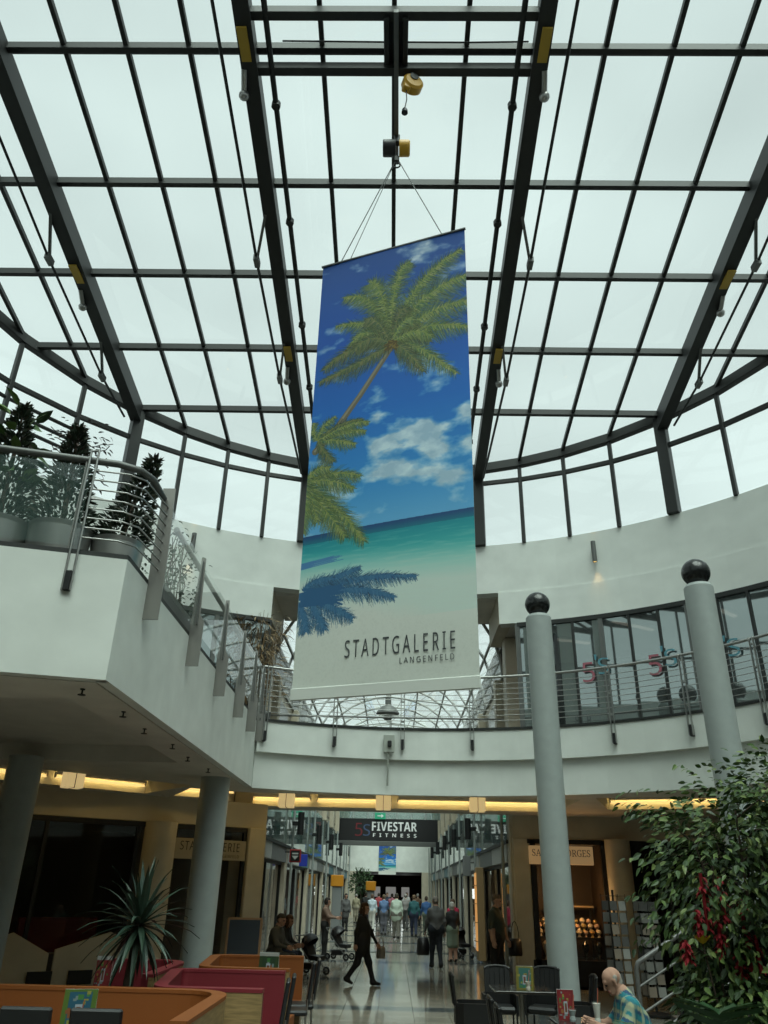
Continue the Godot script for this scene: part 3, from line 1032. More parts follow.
# ---------------------------------------------------------------- the shopping corridor
func build_corridor() -> void:
	var m: MB
	for side in 2:
		var x := -3.3 if side == 0 else 2.83
		var s := 1.0 if side == 0 else -1.0      # towards the middle of the corridor
		var w := thing("wall_corridor_%s" % ["west", "east"][side], ["shopfronts with green glass and cream piers on the blackboard side of corridor", "shopfronts with green glass and cream piers on the jeweller's side of corridor"][side], "shopfront", Vector3.ZERO, 0, "", "structure")
		var ends: Array = [-19.0, -25.6, -32.4, -39.2, -46.0, -52.8, -59.6] if side == 0 else [-20.3, -27.2, -33.6, -40.0, -46.4, -52.8, -59.2, -62.6]
		for k in ends.size():
			m = MB.new()
			m.box(Vector3(x - s * 0.16, 2.37, ends[k]), Vector3(0.42, 4.74, 0.5), 0.015)
			part(w, "pier", m, M.pilaster_paint)
			m = MB.new()
			m.tube([Vector3(x + s * 0.2, 0, ends[k]), Vector3(x + s * 0.2, 4.75, ends[k])], 0.04, 10)
			part(w, "round_post", m, M.column_paint)
			if k == ends.size() - 1: continue
			var z0: float = ends[k] - 0.2
			var z1: float = ends[k + 1] + 0.2
			var zc := (z0 + z1) / 2
			var lz := absf(z1 - z0)
			var halves := 2
			for h in halves:
				var a := lerpf(z0, z1, h / 2.0)
				var b := lerpf(z0, z1, (h + 1) / 2.0)
				m = MB.new()
				var xg := x + s * 0.08
				m.flat([Vector3(xg, 3.02, a + (0.2 if h == 0 else 0.0)), Vector3(xg, 3.02, b - (0.2 if h == 1 else 0.0)), Vector3(xg, 4.75, b - (0.2 if h == 1 else 0.0)), Vector3(xg, 4.75, a + (0.2 if h == 0 else 0.0))], Vector3(s, 0, 0))
				part(w, "green_pane", m, M.green_glass)
				m = MB.new()
				m.flat([Vector3(x - s * 0.1, 0.1, a), Vector3(x - s * 0.1, 0.1, b), Vector3(x - s * 0.1, 2.5, b), Vector3(x - s * 0.1, 2.5, a)], Vector3(s, 0, 0))
				part(w, "door_pane", m, M.shop_glass)
				m = MB.new()
				m.box(Vector3(x + s * 0.01, 2.74, (a + b) / 2), Vector3(0.12, 0.4, absf(b - a) - 0.06), 0.006)
				part(w, "name_panel", m, [M.panel_white, M.panel_grey, M.panel_white, M.panel_teal][(k * 2 + h) % 4])
			m = MB.new()
			m.box(Vector3(x + s * 0.04, 2.98, zc), Vector3(0.14, 0.08, lz + 0.4))
			m.box(Vector3(x - s * 0.1, 2.5, zc), Vector3(0.08, 0.08, lz))
			for f in [0.02, 0.5, 0.98]: m.box(Vector3(x - s * 0.1, 1.27, lerpf(z0, z1, f)), Vector3(0.08, 2.5, 0.07))
			part(w, "door_frame", m, M.black_plastic)
			# the shop behind: lit back wall and ceiling
			m = MB.new()
			m.box(Vector3(x - s * 2.6, 1.5, zc), Vector3(0.1, 3.0, lz))
			m.box(Vector3(x - s * 1.4, 3.0, zc), Vector3(2.4, 0.08, lz))
			m.box(Vector3(x - s * 1.4, 1.5, minf(z0, -21.8) if side == 1 else z0), Vector3(2.4, 3.0, 0.06))
			part(w, "shop_room", m, M.shop_wall)
			m = MB.new()
			m.box(Vector3(x - s * 0.4, 4.0, zc), Vector3(0.1, 2.0, lz))
			part(w, "panel_backing", m, M.dark_room)
			m = MB.new()
			m.box(Vector3(x - s * 1.9, 0.7, zc + 0.8), Vector3(0.5, 1.3, 1.6), 0.02)
			m.box(Vector3(x - s * 1.9, 0.55, zc - 1.2), Vector3(0.5, 1.0, 1.2), 0.02)
			part(w, "shop_shelving", m, [M.panel_grey, M.dark_room, M.shop_tan][k % 3])
			if k < 4:
				var l := thing("shop_ceiling_light", ["warm light panel on a shop ceiling, blackboard side of corridor", "warm light panel on a shop ceiling, jeweller's side of corridor"][side], "light", Vector3(x - s * 1.3, 2.9, zc), 0, "ceiling lights in the corridor shops")
				m = MB.new()
				m.box(Vector3.ZERO, Vector3(0.3, 0.04, 1.2), 0.005)
				part(l, "light_diffuser", m, M.tube_warm)
				lamp_area(l, Vector3(0, -0.04, 0), Vector2(0.3, 1.2), Color(1.0, 0.86, 0.66), 0.7)
	# black double wall lamps on the round posts
	for q in [[-2.86, 3.64, -25.4], [-2.86, 3.71, -31.8], [-2.86, 3.8, -38.4], [-2.86, 3.8, -45.4], [2.42, 3.72, -27.2], [2.42, 3.8, -33.6], [2.42, 3.95, -40.0], [2.42, 4.0, -46.2], [2.42, 4.05, -52.8]]:
		var wl := thing("wall_lamp", "black drum wall lamp on a corridor post, blackboard side" if q[0] < 0 else "black drum wall lamp on a corridor post, jeweller's side", "lamp", Vector3(q[0], q[1], q[2]), 0, "black wall lamps along the corridor")
		m = MB.new()
		m.lathe([Vector2(0.0, -0.32), Vector2(0.10, -0.32), Vector2(0.10, 0.32), Vector2(0.0, 0.32)], 14)
		part(wl, "lamp_drum", m, M.black_plastic)
		m = MB.new()
		m.box(Vector3(-0.14 if q[0] < 0 else 0.14, 0, 0), Vector3(0.24, 0.12, 0.1), 0.01)
		part(wl, "arm", m, M.black_plastic)

	# blade signs
	for q in [[Vector3(-2.92, 2.72, -25.0), Vector2(0.34, 0.36), "square red and white blade sign on the first corridor pier", 0], [Vector3(-2.95, 2.68, -27.6), Vector2(0.26, 0.36), "blue blade sign beside the red and white one", 1], [Vector3(2.46, 2.65, -28.4), Vector2(0.26, 0.62), "upright grey blade sign by the lit amber shop", 2]]:
		var b := thing("blade_sign", q[2], "sign", q[0])
		m = MB.new()
		m.box(Vector3.ZERO, Vector3(q[1].x, q[1].y, 0.08), 0.01)
		part(b, "sign_box", m, [M.sign_red, M.sign_blue, M.panel_grey][q[3]])
		if q[3] == 0:
			m = MB.new()
			m.box(Vector3(0, 0, 0.04), Vector3(0.26, 0.28, 0.02))
			part(b, "black_field", m, M.black_plastic)
			m = MB.new()
			m.prism(PackedVector2Array([Vector2(-0.10, 0.0), Vector2(0.10, 0.0), Vector2(0.0, -0.11)]), 0, 0.012, Transform3D(Basis(Vector3.RIGHT, Vector3.BACK, Vector3.UP), Vector3(0, 0, 0.046)))
			m.box(Vector3(0, 0.06, 0.052), Vector3(0.18, 0.04, 0.012))
			part(b, "white_mark", m, M.panel_white)
		m = MB.new()
		m.tube([Vector3(-0.45 if q[0].x < 0 else 0.45, 0.1, 0), Vector3(0, 0.1, 0)], 0.02, 6)
		part(b, "bracket", m, M.dark_steel)

	# lit amber showcase on the jeweller's side
	var am := thing("amber_showcase", "narrow showcase glowing amber beside a corridor pier", "showcase", Vector3(2.66, 0, -26.4))
	m = MB.new()
	m.box(Vector3(0, 1.3, 0), Vector3(0.22, 2.5, 0.6), 0.01)
	part(am, "case_body", m, M.shop_tan)
	m = MB.new()
	m.box(Vector3(-0.12, 1.35, 0), Vector3(0.03, 2.1, 0.45))
	part(am, "light_panel", m, glow("amber_light", lin(0.8, 0.38, 0.12), 0.55))
	for k in 4:
		m = MB.new()
		m.box(Vector3(-0.15, 0.55 + k * 0.5, 0), Vector3(0.08, 0.02, 0.48))
		part(am, "shelf", m, M.shop_tan)

	# header across the corridor
	var fs := thing("fivestar_sign", "black header sign lettered FIVESTAR FITNESS across the corridor", "sign", Vector3(-0.47, 0, -48.0))
	m = MB.new()
	m.box(Vector3(0, 4.98, 0), Vector3(6.0, 1.2, 0.3), 0.01)
	var panel := part(fs, "black_panel", m, M.black_plastic)
	m = MB.new()
	m.box(Vector3(0, 4.26, 0), Vector3(6.0, 0.24, 0.34), 0.01)
	part(fs, "grey_lower_band", m, M.grey_steel)
	lettering(panel, "lettering", "FIVESTAR", 0.50, 2.6, M.letter_white, Transform3D(Basis(), Vector3(0.5, 5.17, 0.16)), 1.0)
	lettering(panel, "small_lettering", "FITNESS", 0.20, 2.5, M.letter_white, Transform3D(Basis(), Vector3(0.52, 4.70, 0.16)), 1.0, "Droid Sans", 34)
	lettering(panel, "red_numeral", "5", 0.7, 0.42, plain("dull_red", lin(0.14, 0.015, 0.02), 0.5), Transform3D(Basis(), Vector3(-1.55, 4.98, 0.16)))
	lettering(panel, "blue_letter", "S", 0.62, 0.4, plain("dull_blue", lin(0.05, 0.08, 0.16), 0.5), Transform3D(Basis(), Vector3(-1.1, 4.96, 0.16)))
	var hd := thing("wall_header", "green glazed wall strip above the black header sign", "wall", Vector3.ZERO, 0, "", "structure")
	m = MB.new()
	m.box(Vector3(-0.3, 6.0, -48.2), Vector3(6.2, 0.84, 0.06))
	part(hd, "glazing", m, M.green_glass)
	m = MB.new()
	for k in 8: m.box(Vector3(-3.2 + k * 0.84, 6.0, -48.14), Vector3(0.05, 0.84, 0.06))
	part(hd, "mullions", m, M.column_paint)
	var ex := thing("exit_sign", "small green exit sign with running figure above the header sign", "sign", Vector3(-0.8, 5.72, -47.75))
	m = MB.new()
	m.box(Vector3.ZERO, Vector3(0.62, 0.34, 0.08), 0.01)
	var case := part(ex, "sign_case", m, glow("exit_green_light", lin(0.02, 0.22, 0.12), 0.5))
	m = MB.new()
	m.bar(Vector3(-0.16, 0.0, 0.045), Vector3(0.08, 0.0, 0.045), 0.02, 0.05)
	m.prism(PackedVector2Array([Vector2(0.06, -0.1), Vector2(0.2, 0.0), Vector2(0.06, 0.1)]), 0, 0.012, Transform3D(Basis(Vector3.RIGHT, Vector3.BACK, Vector3.UP), Vector3(0, 0, 0.04)))
	part(case, "arrow_mark", m, M.letter_white)
	for q in [-0.25, 0.25]:
		m = MB.new()
		m.tube([Vector3(q, 0.15, 0), Vector3(q, 0.5, -0.2)], 0.012, 6)
		part(ex, "hanger", m, M.dark_steel)

	# end of the corridor
	var en := thing("wall_end", "white wall above the dark passage at the far end of corridor", "wall", Vector3.ZERO, 0, "", "structure")
	m = MB.new()
	m.box(Vector3(-0.3, 4.6, -63.0), Vector3(6.6, 3.0, 0.3))
	part(en, "white_upstand", m, M.white_paint)
	m = MB.new()
	m.box(Vector3(-3.3, 1.55, -63.0), Vector3(1.0, 3.1, 0.4))
	m.box(Vector3(2.6, 1.55, -63.0), Vector3(1.0, 3.1, 0.4))
	part(en, "side_pier", m, M.pilaster_paint)
	m = MB.new()
	m.box(Vector3(-0.3, 3.2, -70.0), Vector3(7, 0.2, 14.0))
	m.box(Vector3(-3.2, 1.6, -70.0), Vector3(0.2, 3.2, 14.0))
	m.box(Vector3(2.7, 1.6, -70.0), Vector3(0.2, 3.2, 14.0))
	m.box(Vector3(-0.3, 1.6, -77.0), Vector3(7, 3.2, 0.2))
	part(en, "dark_passage", m, plain("passage_brown", lin(0.06, 0.03, 0.025), 0.6))
	for q in [[-1.6, 0.9], [-0.2, 0.9], [1.1, 0.7]]:
		var l := thing("light_panel", "bright shop window glowing at the end of the dark passage", "light", Vector3(q[0], 1.75, -76.8), 0, "glowing windows at the end of the passage")
		m = MB.new()
		m.box(Vector3.ZERO, Vector3(q[1], 0.8, 0.06), 0.01)
		part(l, "light_face", m, glow("passage_light", lin(0.55, 0.55, 0.52), 0.3))
		m = MB.new()
		m.box(Vector3(0, 0, -0.02), Vector3(q[1] + 0.1, 0.9, 0.06), 0.01)
		part(l, "frame", m, M.black_plastic)
		lamp_area(l, Vector3(0, 0, 0.06), Vector2(q[1], 0.8), Color(0.95, 1, 0.98), 0.4, Vector3.BACK)
# ---------------------------------------------------------------- the hanging banner and its print
func dot(im: Image, x: float, y: float, c: Color, a := 1.0) -> void:
	var xi := int(x)
	var yi := int(y)
	if xi < 0 or yi < 0 or xi >= im.get_width() or yi >= im.get_height(): return
	im.set_pixel(xi, yi, im.get_pixel(xi, yi).lerp(c, a))

func stroke(im: Image, a: Vector2, b: Vector2, w0: float, w1: float, c: Color, alpha := 1.0) -> void:
	var n := int(a.distance_to(b)) + 1
	for k in n + 1:
		var t := float(k) / n
		var p := a.lerp(b, t)
		var w := lerpf(w0, w1, t)
		var r := int(ceil(w / 2))
		for dx in range(-r, r + 1):
			for dy in range(-r, r + 1):
				if dx * dx + dy * dy <= w * w / 4 + 0.3: dot(im, p.x + dx, p.y + dy, c, alpha)

# a palm frond: a curved rib with drooping leaflets on both sides, darker ones beneath
func frond(im: Image, rng: RandomNumberGenerator, from: Vector2, ctrl: Vector2, to: Vector2, leaf: float, tones: Array, alpha := 0.85) -> void:
	var steps := int(from.distance_to(to) / 2.2) + 12
	for layer in 2:
		var prev := from
		for k in range(1, steps + 1):
			var t := float(k) / steps
			var p := from.lerp(ctrl, t).lerp(ctrl.lerp(to, t), t)
			var d := (p - prev).normalized()
			var side := Vector2(-d.y, d.x)
			var ln := leaf * (0.30 + 0.95 * sin(PI * clampf(t * 0.88 + 0.08, 0, 1)))
			for s in [-1.0, 1.0]:
				for q in 2:
					if rng.randf() < 0.12: continue
					var tip: Vector2 = p + (side * s * rng.randf_range(0.35, 0.85) + d * rng.randf_range(0.3, 0.9)) * ln * rng.randf_range(0.45, 1.05) + Vector2(0, ln * rng.randf_range(0.15, 0.5))
					var c: Color = tones[rng.randi() % tones.size()]
					c = c.darkened(0.45) if layer == 0 else c.lightened(rng.randf() * 0.12)
					stroke(im, p, p.lerp(tip, 0.55) + side * s * 1.2, 2.0, 1.4, c, alpha)
					stroke(im, p.lerp(tip, 0.55) + side * s * 1.2, tip, 1.4, 0.6, c, alpha * 0.7)
			if layer == 1 and tones.size() > 2: stroke(im, prev, p, 2.0, 1.6, tones[0].lerp(Color(0.62, 0.60, 0.32), 0.5), alpha)
			prev = p

func beach_print(w: int, h: int) -> Image:
	var im := Image.create(w, h, false, Image.FORMAT_RGB8)
	var f := FastNoiseLite.new()
	f.seed = 21
	f.frequency = 0.0055
	f.fractal_octaves = 5
	var g := FastNoiseLite.new()
	g.seed = 4
	g.frequency = 0.02
	var horizon_l := 0.684
	var sky := Gradient.new()
	sky.offsets = PackedFloat32Array([0.0, 0.35, 0.62, 0.85, 1.0])
	sky.colors = PackedColorArray([Color(0.15, 0.31, 0.58), Color(0.08, 0.32, 0.66), Color(0.06, 0.40, 0.73), Color(0.17, 0.52, 0.78), Color(0.36, 0.64, 0.82)])
	for y in h:
		for x in w:
			var u := float(x) / w
			var v := float(y) / h
			var hz := horizon_l - 0.012 * (u - 0.4)
			var c: Color
			if v < hz:
				c = sky.sample(v / hz)
				var n := f.get_noise_2d(x * 0.8, y * 1.3) * 0.5 + 0.5
				# cumulus banks low over the sea and a few wisps higher up
				var bank := exp(-pow((v - 0.50) / 0.045, 2.0)) * smoothstep(0.30, 0.48, u) + 0.8 * exp(-pow((v - 0.575) / 0.035, 2.0)) * smoothstep(0.15, 0.45, u)
				var low := exp(-pow((v - 0.60) / 0.03, 2.0)) * 0.55
				var wisp := 0.5 * exp(-pow((v - 0.07) / 0.07, 2.0)) * smoothstep(0.55, 0.9, u) + 0.35 * exp(-pow((v - 0.33) / 0.03, 2.0)) * smoothstep(0.6, 0.8, u)
				var k := clampf((n - 0.62 + 0.34 * maxf(maxf(bank, low), wisp)) * 4.2, 0.0, 1.0)
				var shade := clampf(0.62 + 0.9 * (f.get_noise_2d(x * 1.6 + 40, y * 2.2 + 14)), 0.35, 1.0)
				c = c.lerp(Color(0.58, 0.68, 0.76).lerp(Color(0.90, 0.93, 0.93), shade), k * 0.85)
			elif v < hz + 0.018:
				c = Color(0.06, 0.24, 0.45).lerp(Color(0.02, 0.42, 0.50), (v - hz) / 0.018)
			elif v < hz + 0.19:
				var t := (v - hz - 0.018) / 0.172
				var shore := 0.36 + 0.64 * smoothstep(-0.1, 1.15, u)
				var sea := Color(0.04, 0.52, 0.57).lerp(Color(0.42, 0.75, 0.71), clampf(t * 2.2, 0, 1))
				c = sea.lerp(Color(0.76, 0.82, 0.79), clampf((t - 0.25 * shore) * 2.4, 0, 1))
				c = c.lerp(Color(0.75, 0.80, 0.76), clampf(0.5 * (g.get_noise_2d(x * 0.35, y * 3.0)) * (1.0 - absf(t - 0.4)), 0, 0.35))
			else:
				c = Color(0.80, 0.82, 0.79)
			if v > hz + 0.10:
				var e := 0.012 * g.get_noise_2d(x * 0.5, 0.0)
				var sand := smoothstep(0.0, 0.05, v - (hz + 0.12 + 0.065 * smoothstep(0.2, 1.0, u) + e))
				c = c.lerp(Color(0.80, 0.815, 0.785), sand)
				c = c.darkened(clampf(0.05 * absf(g.get_noise_2d(x * 2.2, y * 2.2)) * sand, 0, 0.1))
			im.set_pixel(x, y, c)
	var rng := RandomNumberGenerator.new()
	rng.seed = 77
	var P := func(u: float, v: float) -> Vector2: return Vector2(u * w, v * h)
	var L := w / 600.0
	# shadow of the palm on the sand
	var sh := [Color(0.14, 0.34, 0.50), Color(0.18, 0.38, 0.52)]
	for q in [[0.10, 0.805, 0.30, 0.775, 0.68, 0.797], [0.10, 0.81, 0.34, 0.795, 0.56, 0.832], [0.06, 0.81, 0.2, 0.835, 0.33, 0.862], [0.05, 0.81, 0.12, 0.845, 0.17, 0.878], [0.0, 0.82, 0.05, 0.85, 0.06, 0.878], [0.06, 0.80, 0.2, 0.778, 0.36, 0.768], [0.02, 0.80, 0.08, 0.775, 0.2, 0.782]]:
		frond(im, rng, P.call(q[0], q[1]), P.call(q[2], q[3]), P.call(q[4], q[5]), 38 * L, sh, 0.9)
	for k in 40: stroke(im, P.call(rng.randf_range(0.0, 0.1), rng.randf_range(0.795, 0.83)), P.call(rng.randf_range(0.1, 0.28), rng.randf_range(0.795, 0.835)), 10, 6, sh[0], 0.8)
	for k in 14: stroke(im, P.call(0.0, 0.745 + 0.0009 * k), P.call(rng.randf_range(0.15, 0.26), 0.737 + 0.0008 * k), 3, 2, Color(0.26, 0.47, 0.66), 0.6)
	# trunk
	var trunk := [P.call(0.04, 0.50), P.call(0.16, 0.46), P.call(0.32, 0.385), P.call(0.51, 0.285)]
	for k in 3: stroke(im, trunk[k], trunk[k + 1], 28 * L - k * 3.0, 25 * L - k * 3.0, Color(0.40, 0.38, 0.31))
	for k in 3: stroke(im, trunk[k] + Vector2(-3, -3), trunk[k + 1] + Vector2(-3, -3), 9, 8, Color(0.52, 0.50, 0.42), 0.8)
	var green := [Color(0.36, 0.45, 0.20), Color(0.48, 0.54, 0.26), Color(0.26, 0.37, 0.20), Color(0.56, 0.57, 0.34), Color(0.22, 0.35, 0.27)]
	var dark := [Color(0.24, 0.32, 0.18), Color(0.36, 0.40, 0.22), Color(0.18, 0.28, 0.21), Color(0.44, 0.42, 0.26)]
	var crown: Vector2 = P.call(0.515, 0.272)
	for q in [[0.40, 0.20, 0.20, 0.255, 46], [0.30, 0.26, 0.06, 0.285, 40], [0.36, 0.33, 0.04, 0.315, 40], [0.42, 0.14, 0.18, 0.10, 52], [0.45, 0.12, 0.36, 0.075, 54], [0.50, 0.10, 0.63, 0.045, 60], [0.62, 0.14, 0.97, 0.045, 66], [0.68, 0.17, 1.02, 0.12, 60], [0.72, 0.22, 1.04, 0.19, 60], [0.70, 0.25, 1.02, 0.26, 48], [0.60, 0.28, 0.92, 0.365, 44], [0.58, 0.30, 0.72, 0.345, 40], [0.45, 0.22, 0.13, 0.175, 46]]:
		frond(im, rng, crown, P.call(q[0], q[1] - 0.03), P.call(q[2], q[3] + 0.012), q[4] * L * rng.randf_range(0.95, 1.45), dark if q[4] < 44 else green)
	for k in 9:
		var an := rng.randf_range(PI * 0.95, PI * 2.05)
		var tip := crown + Vector2(cos(an) * rng.randf_range(90, 170), sin(an) * rng.randf_range(120, 260)) * L
		frond(im, rng, crown, crown.lerp(tip, 0.6) + Vector2(0, -60 * L), tip + Vector2(0, 30 * L), rng.randf_range(38, 60) * L, green if k % 2 else dark, 0.8)
	for k in 40: stroke(im, crown + Vector2(rng.randf_range(-22, 22), rng.randf_range(-18, 18)) * L, crown + Vector2(rng.randf_range(-30, 30), rng.randf_range(-8, 34)) * L, 5, 3, [Color(0.45, 0.38, 0.16), Color(0.30, 0.25, 0.12)][k % 2], 0.8)
	# the second palm, half hidden at the edge
	var low: Vector2 = P.call(0.05, 0.475)
	for q in [[0.16, 0.44, 0.34, 0.445, 36], [0.20, 0.455, 0.36, 0.475, 34], [0.18, 0.48, 0.30, 0.50, 34], [0.06, 0.44, 0.16, 0.425, 34], [0.0, 0.45, 0.02, 0.43, 34], [0.10, 0.51, 0.16, 0.53, 38], [0.28, 0.44, 0.38, 0.455, 26]]:
		frond(im, rng, low, P.call(q[0], q[1]), P.call(q[2], q[3]), q[4] * L, green if q[4] < 35 else dark)
	low = P.call(-0.02, 0.57)
	for q in [[0.14, 0.545, 0.34, 0.575, 46], [0.12, 0.56, 0.30, 0.60, 44], [0.05, 0.53, 0.14, 0.545, 44], [0.16, 0.61, 0.38, 0.715, 58], [0.10, 0.62, 0.26, 0.70, 54], [0.04, 0.60, 0.08, 0.66, 46], [0.0, 0.60, 0.0, 0.68, 46]]:
		frond(im, rng, low, P.call(q[0], q[1]), P.call(q[2], q[3]), q[4] * L, green)
	return im

func banner_cloth(width: float, height: float, sag: float) -> MB:
	var m := MB.new()
	var n := 12
	for k in n:   # a faint curl across the cloth
		var u0 := float(k) / n
		var u1 := float(k + 1) / n
		var z0 := sag * sin(PI * u0)
		var z1 := sag * sin(PI * u1)
		var x0 := (u0 - 0.5) * width
		var x1 := (u1 - 0.5) * width
		var nn := Vector3(-(z1 - z0), 0, x1 - x0).normalized()
		m.quad_uv(Vector3(x0, 0, z0), Vector3(x1, 0, z1), Vector3(x1, height, z1), Vector3(x0, height, z0), nn, Vector2(u0, 1), Vector2(u1, 1), Vector2(u1, 0), Vector2(u0, 0))
	return m

func build_banner() -> void:
	var im := beach_print(600, 1760)
	im.generate_mipmaps()
	var mat := plain("banner_print", Color.WHITE, 0.75)
	mat.albedo_texture = ImageTexture.create_from_image(im)
	mat.backlight_enabled = true
	mat.backlight = Color(0.25, 0.25, 0.25)
	var hem := plain("banner_hem", lin(0.60, 0.62, 0.58), 0.7)
	var b := thing("hanging_banner", "tall hanging banner printed with a palm beach and STADTGALERIE LANGENFELD", "banner", Vector3(-0.165, 3.89, -8.885), deg_to_rad(-20.5))
	var cloth := part(b, "printed_cloth", banner_cloth(2.335, 6.88, 0.02), mat)
	var m := MB.new()
	for k in 12:
		var u0 := k / 12.0
		var u1 := (k + 1) / 12.0
		m.flat([Vector3((u0 - 0.5) * 2.335, 0, 0.02 * sin(PI * u0) - 0.004), Vector3((u1 - 0.5) * 2.335, 0, 0.02 * sin(PI * u1) - 0.004), Vector3((u1 - 0.5) * 2.335, 6.88, 0.02 * sin(PI * u1) - 0.004), Vector3((u0 - 0.5) * 2.335, 6.88, 0.02 * sin(PI * u0) - 0.004)], Vector3.FORWARD)
	part(b, "plain_back", m, hem)
	m = MB.new()
	m.box(Vector3(0, 0.05, 0.012), Vector3(2.36, 0.15, 0.03), 0.01)
	part(b, "bottom_hem_bar", m, hem)
	m = MB.new()
	m.box(Vector3(0, 6.87, 0.01), Vector3(2.37, 0.03, 0.04), 0.005)
	part(b, "top_rail", m, M.grey_steel)
	lettering(cloth, "lettering", "STADTGALERIE", 0.215, 1.38, plain("print_grey", lin(0.04, 0.044, 0.048), 0.7), Transform3D(Basis(), Vector3(0.21, 0.555, 0.026)), 0.0, "Droid Sans", 14)
	lettering(cloth, "small_lettering", "LANGENFELD", 0.07, 0.66, M.print_grey, Transform3D(Basis(), Vector3(0.555, 0.36, 0.024)), 0.0, "Droid Sans", 12)
	# slings from the hook to the top rail
	var hook := b.transform.affine_inverse() * Vector3(-0.11, 12.78, -8.87)
	m = MB.new()
	for x in [-0.86, 0.82]: m.tube([Vector3(x, 6.88, 0.0), hook], 0.008, 5)
	m.tube([Vector3(-0.70, 6.88, 0.0), hook], 0.006, 5)
	part(b, "wire_sling", m, M.grey_steel)

	# the small banner at the far end
	var s := thing("far_banner", "small palm beach banner hanging on the white end wall of corridor", "banner", Vector3(-0.45, 2.92, -62.78))
	part(s, "printed_cloth", banner_cloth(1.28, 1.95, 0.0), mat)
	m = MB.new()
	m.box(Vector3(0, 0.05, 0.01), Vector3(1.3, 0.12, 0.03))
	part(s, "bottom_hem_bar", m, hem)

# ---------------------------------------------------------------- hoist between the two middle ribs
func build_hoist() -> void:
	var h := thing("banner_hoist", "dark steel hoist frame between the roof ribs that carries the banner", "hoist", Vector3.ZERO)
	var m: MB
	for q in [-7.0, -7.78]:
		m = MB.new()
		m.box(Vector3(-0.17, roof_y(q) - 0.30, q), Vector3(4.3, 0.16, 0.14), 0.01)
		part(h, "cross_beam", m, M.dark_steel)
	m = MB.new()
	for x in [-0.30, -0.02]: m.box(Vector3(x + 0.02, roof_y(-7.4) - 0.30, -7.42), Vector3(0.09, 0.14, 0.85), 0.01)
	m.box(Vector3(-0.14, roof_y(-7.4) - 0.22, -7.42), Vector3(0.3, 0.03, 0.85))
	part(h, "carrier_plate", m, M.dark_steel)
	m = MB.new()
	m.bar(Vector3(-0.14, roof_y(-6.9) - 0.42, -6.9), Vector3(-0.12, roof_y(-9.3) - 0.30, -9.3), 0.07, 0.09)
	part(h, "trolley_rail", m, M.grey_steel)
	m = MB.new()
	m.tube([Vector3(-1.9, roof_y(-7.4) - 0.18, -7.45), Vector3(-1.2, roof_y(-7.4) - 0.22, -7.43), Vector3(-0.3, roof_y(-7.4) - 0.2, -7.45), Vector3(1.0, roof_y(-7.4) - 0.22, -7.44), Vector3(1.9, roof_y(-7.4) - 0.18, -7.45)], 0.015, 6)
	part(h, "power_cable", m, M.black_plastic)

	var w := thing("hoist_winch", "black and yellow electric winch on the trolley rail over the banner", "winch", Vector3(-0.115, roof_y(-8.8) - 0.62, -8.82))
	m = MB.new()
	m.lathe([Vector2(0, -0.17), Vector2(0.13, -0.17), Vector2(0.14, -0.15), Vector2(0.14, 0.04), Vector2(0.0, 0.04)], 18, Transform3D(Basis(Vector3.FORWARD, PI / 2), Vector3(-0.06, 0, 0)))
	part(w, "motor_drum", m, M.black_plastic)
	m = MB.new()
	m.lathe([Vector2(0, -0.08), Vector2(0.135, -0.08), Vector2(0.135, 0.08), Vector2(0.11, 0.1), Vector2(0.0, 0.1)], 18, Transform3D(Basis(Vector3.FORWARD, PI / 2), Vector3(0.12, 0, 0)))
	part(w, "yellow_cover", m, M.yellow_case)
	m = MB.new()
	m.box(Vector3(0, 0.2, 0), Vector3(0.1, 0.18, 0.1), 0.01)
	part(w, "trolley", m, M.dark_steel)
	m = MB.new()
	m.tube([Vector3(0, -0.12, 0), Vector3(0, -0.26, 0)], 0.012, 6)
	m.box(Vector3(0, -0.26, 0), Vector3(0.09, 0.13, 0.06), 0.015)
	var hk := []
	for k in 10:
		var a := -0.5 + k * 0.5
		hk.append(Vector3(0.06 * sin(a), -0.40 + 0.06 * cos(a), 0))
	m.tube(hk, 0.014, 6)
	part(w, "hook_block", m, M.dark_steel)

	var y := thing("cable_reel", "yellow cable reel hanging under the hoist beam with a loose plug", "reel", Vector3(0.12, roof_y(-7.78) - 0.55, -7.86), deg_to_rad(20))
	m = MB.new()
	m.lathe([Vector2(0, -0.09), Vector2(0.13, -0.09), Vector2(0.165, -0.06), Vector2(0.165, 0.06), Vector2(0.13, 0.09), Vector2(0, 0.09)], 22, Transform3D(Basis(Vector3.RIGHT, PI / 2), Vector3.ZERO))
	m.box(Vector3(-0.1, -0.12, 0), Vector3(0.12, 0.12, 0.12), 0.015)
	part(y, "reel_case", m, M.yellow_case)
	m = MB.new()
	m.lathe([Vector2(0, -0.105), Vector2(0.06, -0.105), Vector2(0.07, 0.105), Vector2(0, 0.105)], 14, Transform3D(Basis(Vector3.RIGHT, PI / 2), Vector3(0.0, 0.07, 0)))
	part(y, "hub", m, M.dark_steel)
	m = MB.new()
	m.tube([Vector3(0, 0.16, 0), Vector3(0.02, 0.24, 0), Vector3(0.0, 0.3, 0)], 0.02, 6)
	m.tube([Vector3(-0.08, 0.3, 0), Vector3(-0.14, 0.24, 0.02), Vector3(-0.07, 0.17, 0)], 0.01, 5)
	part(y, "hanger", m, M.dark_steel)
	m = MB.new()
	m.tube([Vector3(-0.1, -0.17, 0), Vector3(-0.09, -0.4, 0), Vector3(-0.12, -0.62, 0)], 0.009, 5)
	part(y, "cord", m, M.black_plastic)
	m = MB.new()
	m.lathe([Vector2(0, -0.72), Vector2(0.05, -0.72), Vector2(0.045, -0.66), Vector2(0.015, -0.6), Vector2(0, -0.6)], 10, Transform3D(Basis(), Vector3(-0.12, 0, 0)))
